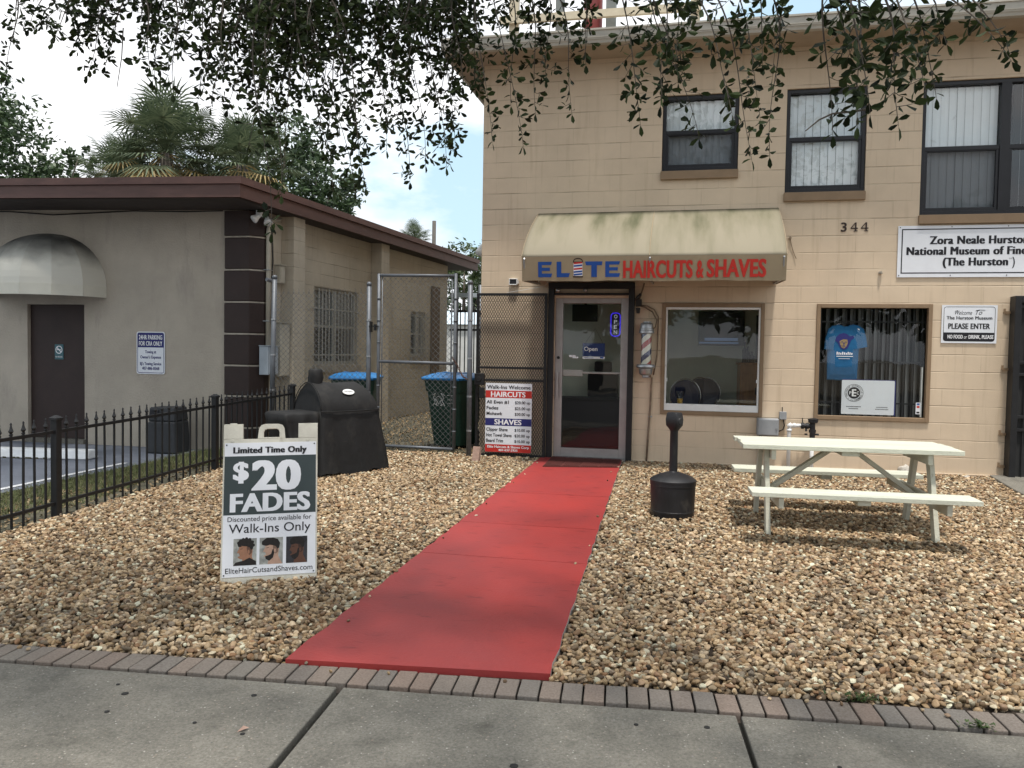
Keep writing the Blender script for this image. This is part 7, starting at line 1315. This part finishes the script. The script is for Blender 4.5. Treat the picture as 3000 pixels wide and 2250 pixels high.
def leaf(p, d, L2):
    """obovate live-oak leaf folded along its rib"""
    d = d.normalized(); s = d.cross(Vector((random.gauss(0, 1), random.gauss(0, 1), random.gauss(0, 1)))).normalized(); n_ = d.cross(s); w = L2 * random.uniform(.20, .28); cu = n_ * L2 * random.uniform(-.12, .12); f_ = n_ * w * .35; o_ = len(lv)
    lv.extend([p, p + d * L2 * .35 + s * w * .75 + f_ * .7, p + d * L2 * .72 + s * w + f_ + cu * .6, p + d * L2 + cu, p + d * L2 * .72 - s * w + f_ + cu * .6, p + d * L2 * .35 - s * w * .75 + f_ * .7, p + d * L2 * .4 + cu * .2, p + d * L2 * .72 + cu * .6])
    lf.extend([(o_, o_ + 1, o_ + 6), (o_ + 1, o_ + 2, o_ + 7, o_ + 6), (o_ + 2, o_ + 3, o_ + 7), (o_, o_ + 6, o_ + 5), (o_ + 6, o_ + 7, o_ + 4, o_ + 5), (o_ + 7, o_ + 3, o_ + 4)])
def twig(p, d, ln, L2, n):
    d = d.normalized(); q = p + d * ln * .5 + Vector((0, 0, -.004)); e = p + d * ln + Vector((0, 0, -.12 * ln)); tw.path([p, q, e], [.0016, .0013, .0009], 3, False)
    for j in range(n):
        t = (j + .6) / n; x = p.lerp(e, t); a = j * 2.4 + random.uniform(-.4, .4); u = d.orthogonal().normalized(); v = d.cross(u); leaf(x, d * random.uniform(.1, .9) + (u * math.cos(a) + v * math.sin(a)) * random.uniform(.7, 1.1) + Vector((0, 0, random.uniform(-.1, .35))), L2 * random.uniform(.65, 1.15))
    leaf(e, d, L2)
for x0, y0, z0, x1, y1, z1, k in STRANDS:
    a, b = Vector((x0, y0, z0)), Vector((x1, y1, z1)); dist = b.length; near = min(1., max(0., (dist - 2.6) / 1.0)); ll = .050 * (1 - .16 * near)
    ml = min(LP, key=lambda p: (p - a).length); tw.path([ml, ml.lerp(a, .6) + Vector((random.uniform(-.1, .1), random.uniform(-.1, .1), .05)), a], [.008, .006, .0042], 4, False)
    dv = b - a; Lg = dv.length; pts = []; ns_ = max(4, int(Lg / .035)); wob = Vector((random.gauss(0, 1), random.gauss(0, 1), 0)).normalized() * Lg * .05
    for i in range(ns_ + 1): t = i / ns_; pts.append(a + dv * t + wob * math.sin(t * math.pi * 1.5) + Vector((0, 0, .07 * Lg * math.sin(t * math.pi))))
    tw.path(pts, [.0042 - .003 * i / ns_ for i in range(ns_ + 1)], 4, False)
    dn = dv.normalized()
    for i in range(1, ns_ + 1):
        t = i / ns_; hang = k * (1 - .45 * t)
        if random.random() < (.9 if dist > 3.4 else .66):
            for rep in range(2 if k > .7 and random.random() < (.5 if dist > 3.4 else .3) else 1):
                q = random.uniform(0, math.tau); u = dn.orthogonal().normalized(); v = dn.cross(u); d = dn * random.uniform(-.1, .7) + (u * math.cos(q) + v * math.sin(q)) * random.uniform(.6, 1); twig(pts[i], d, random.uniform(.03, .115) * hang + .012, ll, random.randint(3, 5) if hang > .35 else random.randint(2, 3))
    twig(pts[-1], dn + Vector((0, 0, -.3)), .05, ll, 4)
for pts in ([(-2.71, 3.47, 3.14), (-2.715, 3.465, 3.0), (-2.73, 3.45, 2.85)], [(.52, 2.70, 2.37), (.49, 2.70, 2.365), (.42, 2.68, 2.355), (.38, 2.67, 2.335), (.34, 2.66, 2.30)]): tw.path([Vector(p) for p in pts], [.0032, .0026, .0016] if len(pts) == 3 else [.004, .0035, .003, .0026, .0018], 5)
leaf(Vector((-2.715, 3.465, 2.99)), Vector((.6, .2, -.3)), .06)
tw.build('twigs', M['bark'], oak); mb = MB(); mb.add(lv, lf); mb.build('hanging_leaves', M['leaf_a'], oak)
# canopy above the picture; clusters over the low building added to shade its wall
vs, fs = [], []
for k in range(930):
    c = random.choice(LP) + Vector((random.gauss(0, 1.3), random.gauss(-.4, 1.2), abs(random.gauss(1.6, .9)))) if k < 400 else Vector((random.gauss(-8.8, 2.2), random.gauss(7.2, 1.6), random.gauss(8.4, .9)))
    dp_ = .976 * c.y - .212 * c.x
    if c.z < 2.3 + .47 * max(0, dp_): c.z = 2.5 + .47 * max(0, dp_) + random.random()
    for j in range(22):
        p = c + Vector((random.gauss(0, .3), random.gauss(0, .3), random.gauss(0, .22)));
        if p.z < 1.9 + .475 * max(0, .976 * p.y - .212 * p.x): continue
        a = Vector((random.gauss(0, 1), random.gauss(0, 1), random.gauss(0, .7))).normalized(); s = a.orthogonal().normalized(); w = random.uniform(.06, .10); o_ = len(vs); vs += [p - a * w, p + s * w * .45, p + a * w, p - s * w * .45]; fs.append((o_, o_ + 1, o_ + 2, o_ + 3))
mb = MB(); mb.add(vs, fs); mb.build('crown', M['leaf_a'], oak)
# weeds along the pavers
M['weed'] = leaf_mat('weed_leaf', (.025, .05, .012), (.07, .11, .03), .2)
def weed(x, y, r, n, lab):
    mb = MB(); vs, fs = [], []
    for k in range(n): a = random.uniform(0, math.tau); d = Vector((math.cos(a), math.sin(a), random.uniform(.1, .9))).normalized(); p = Vector((x + random.gauss(0, r), y + random.gauss(0, r * .35), .008 + random.uniform(0, .02))); s = d.cross(Vector((0, 0, 1))).normalized(); L2 = random.uniform(.015, .03); o_ = len(vs); vs += [p, p + d * L2 * .6 + s * .006, p + d * L2, p + d * L2 * .6 - s * .006]; fs.append((o_, o_ + 1, o_ + 2, o_ + 3))
    mb.add(vs, fs); tag(mb.build('weed', M['weed']), lab, 'weed')
weed(.80, 3.955, .055, 150, 'small weed spreading over the pavers at the edge of the gravel'); weed(1.27, 3.785, .03, 70, 'tuft of weed in the joint between the pavers and the sidewalk')
mb = MB(); mb.add([(-1.80, 2.985, -.002), (-1.775, 3.0, .006), (-1.765, 3.025, .004), (-1.79, 3.02, .012)], [(0, 1, 2, 3)]); tag(mb.build('fallen_leaf', M['oldbrick']), 'single rusty fallen leaf lying on the sidewalk', 'leaf')
bpy.context.view_layer.update()
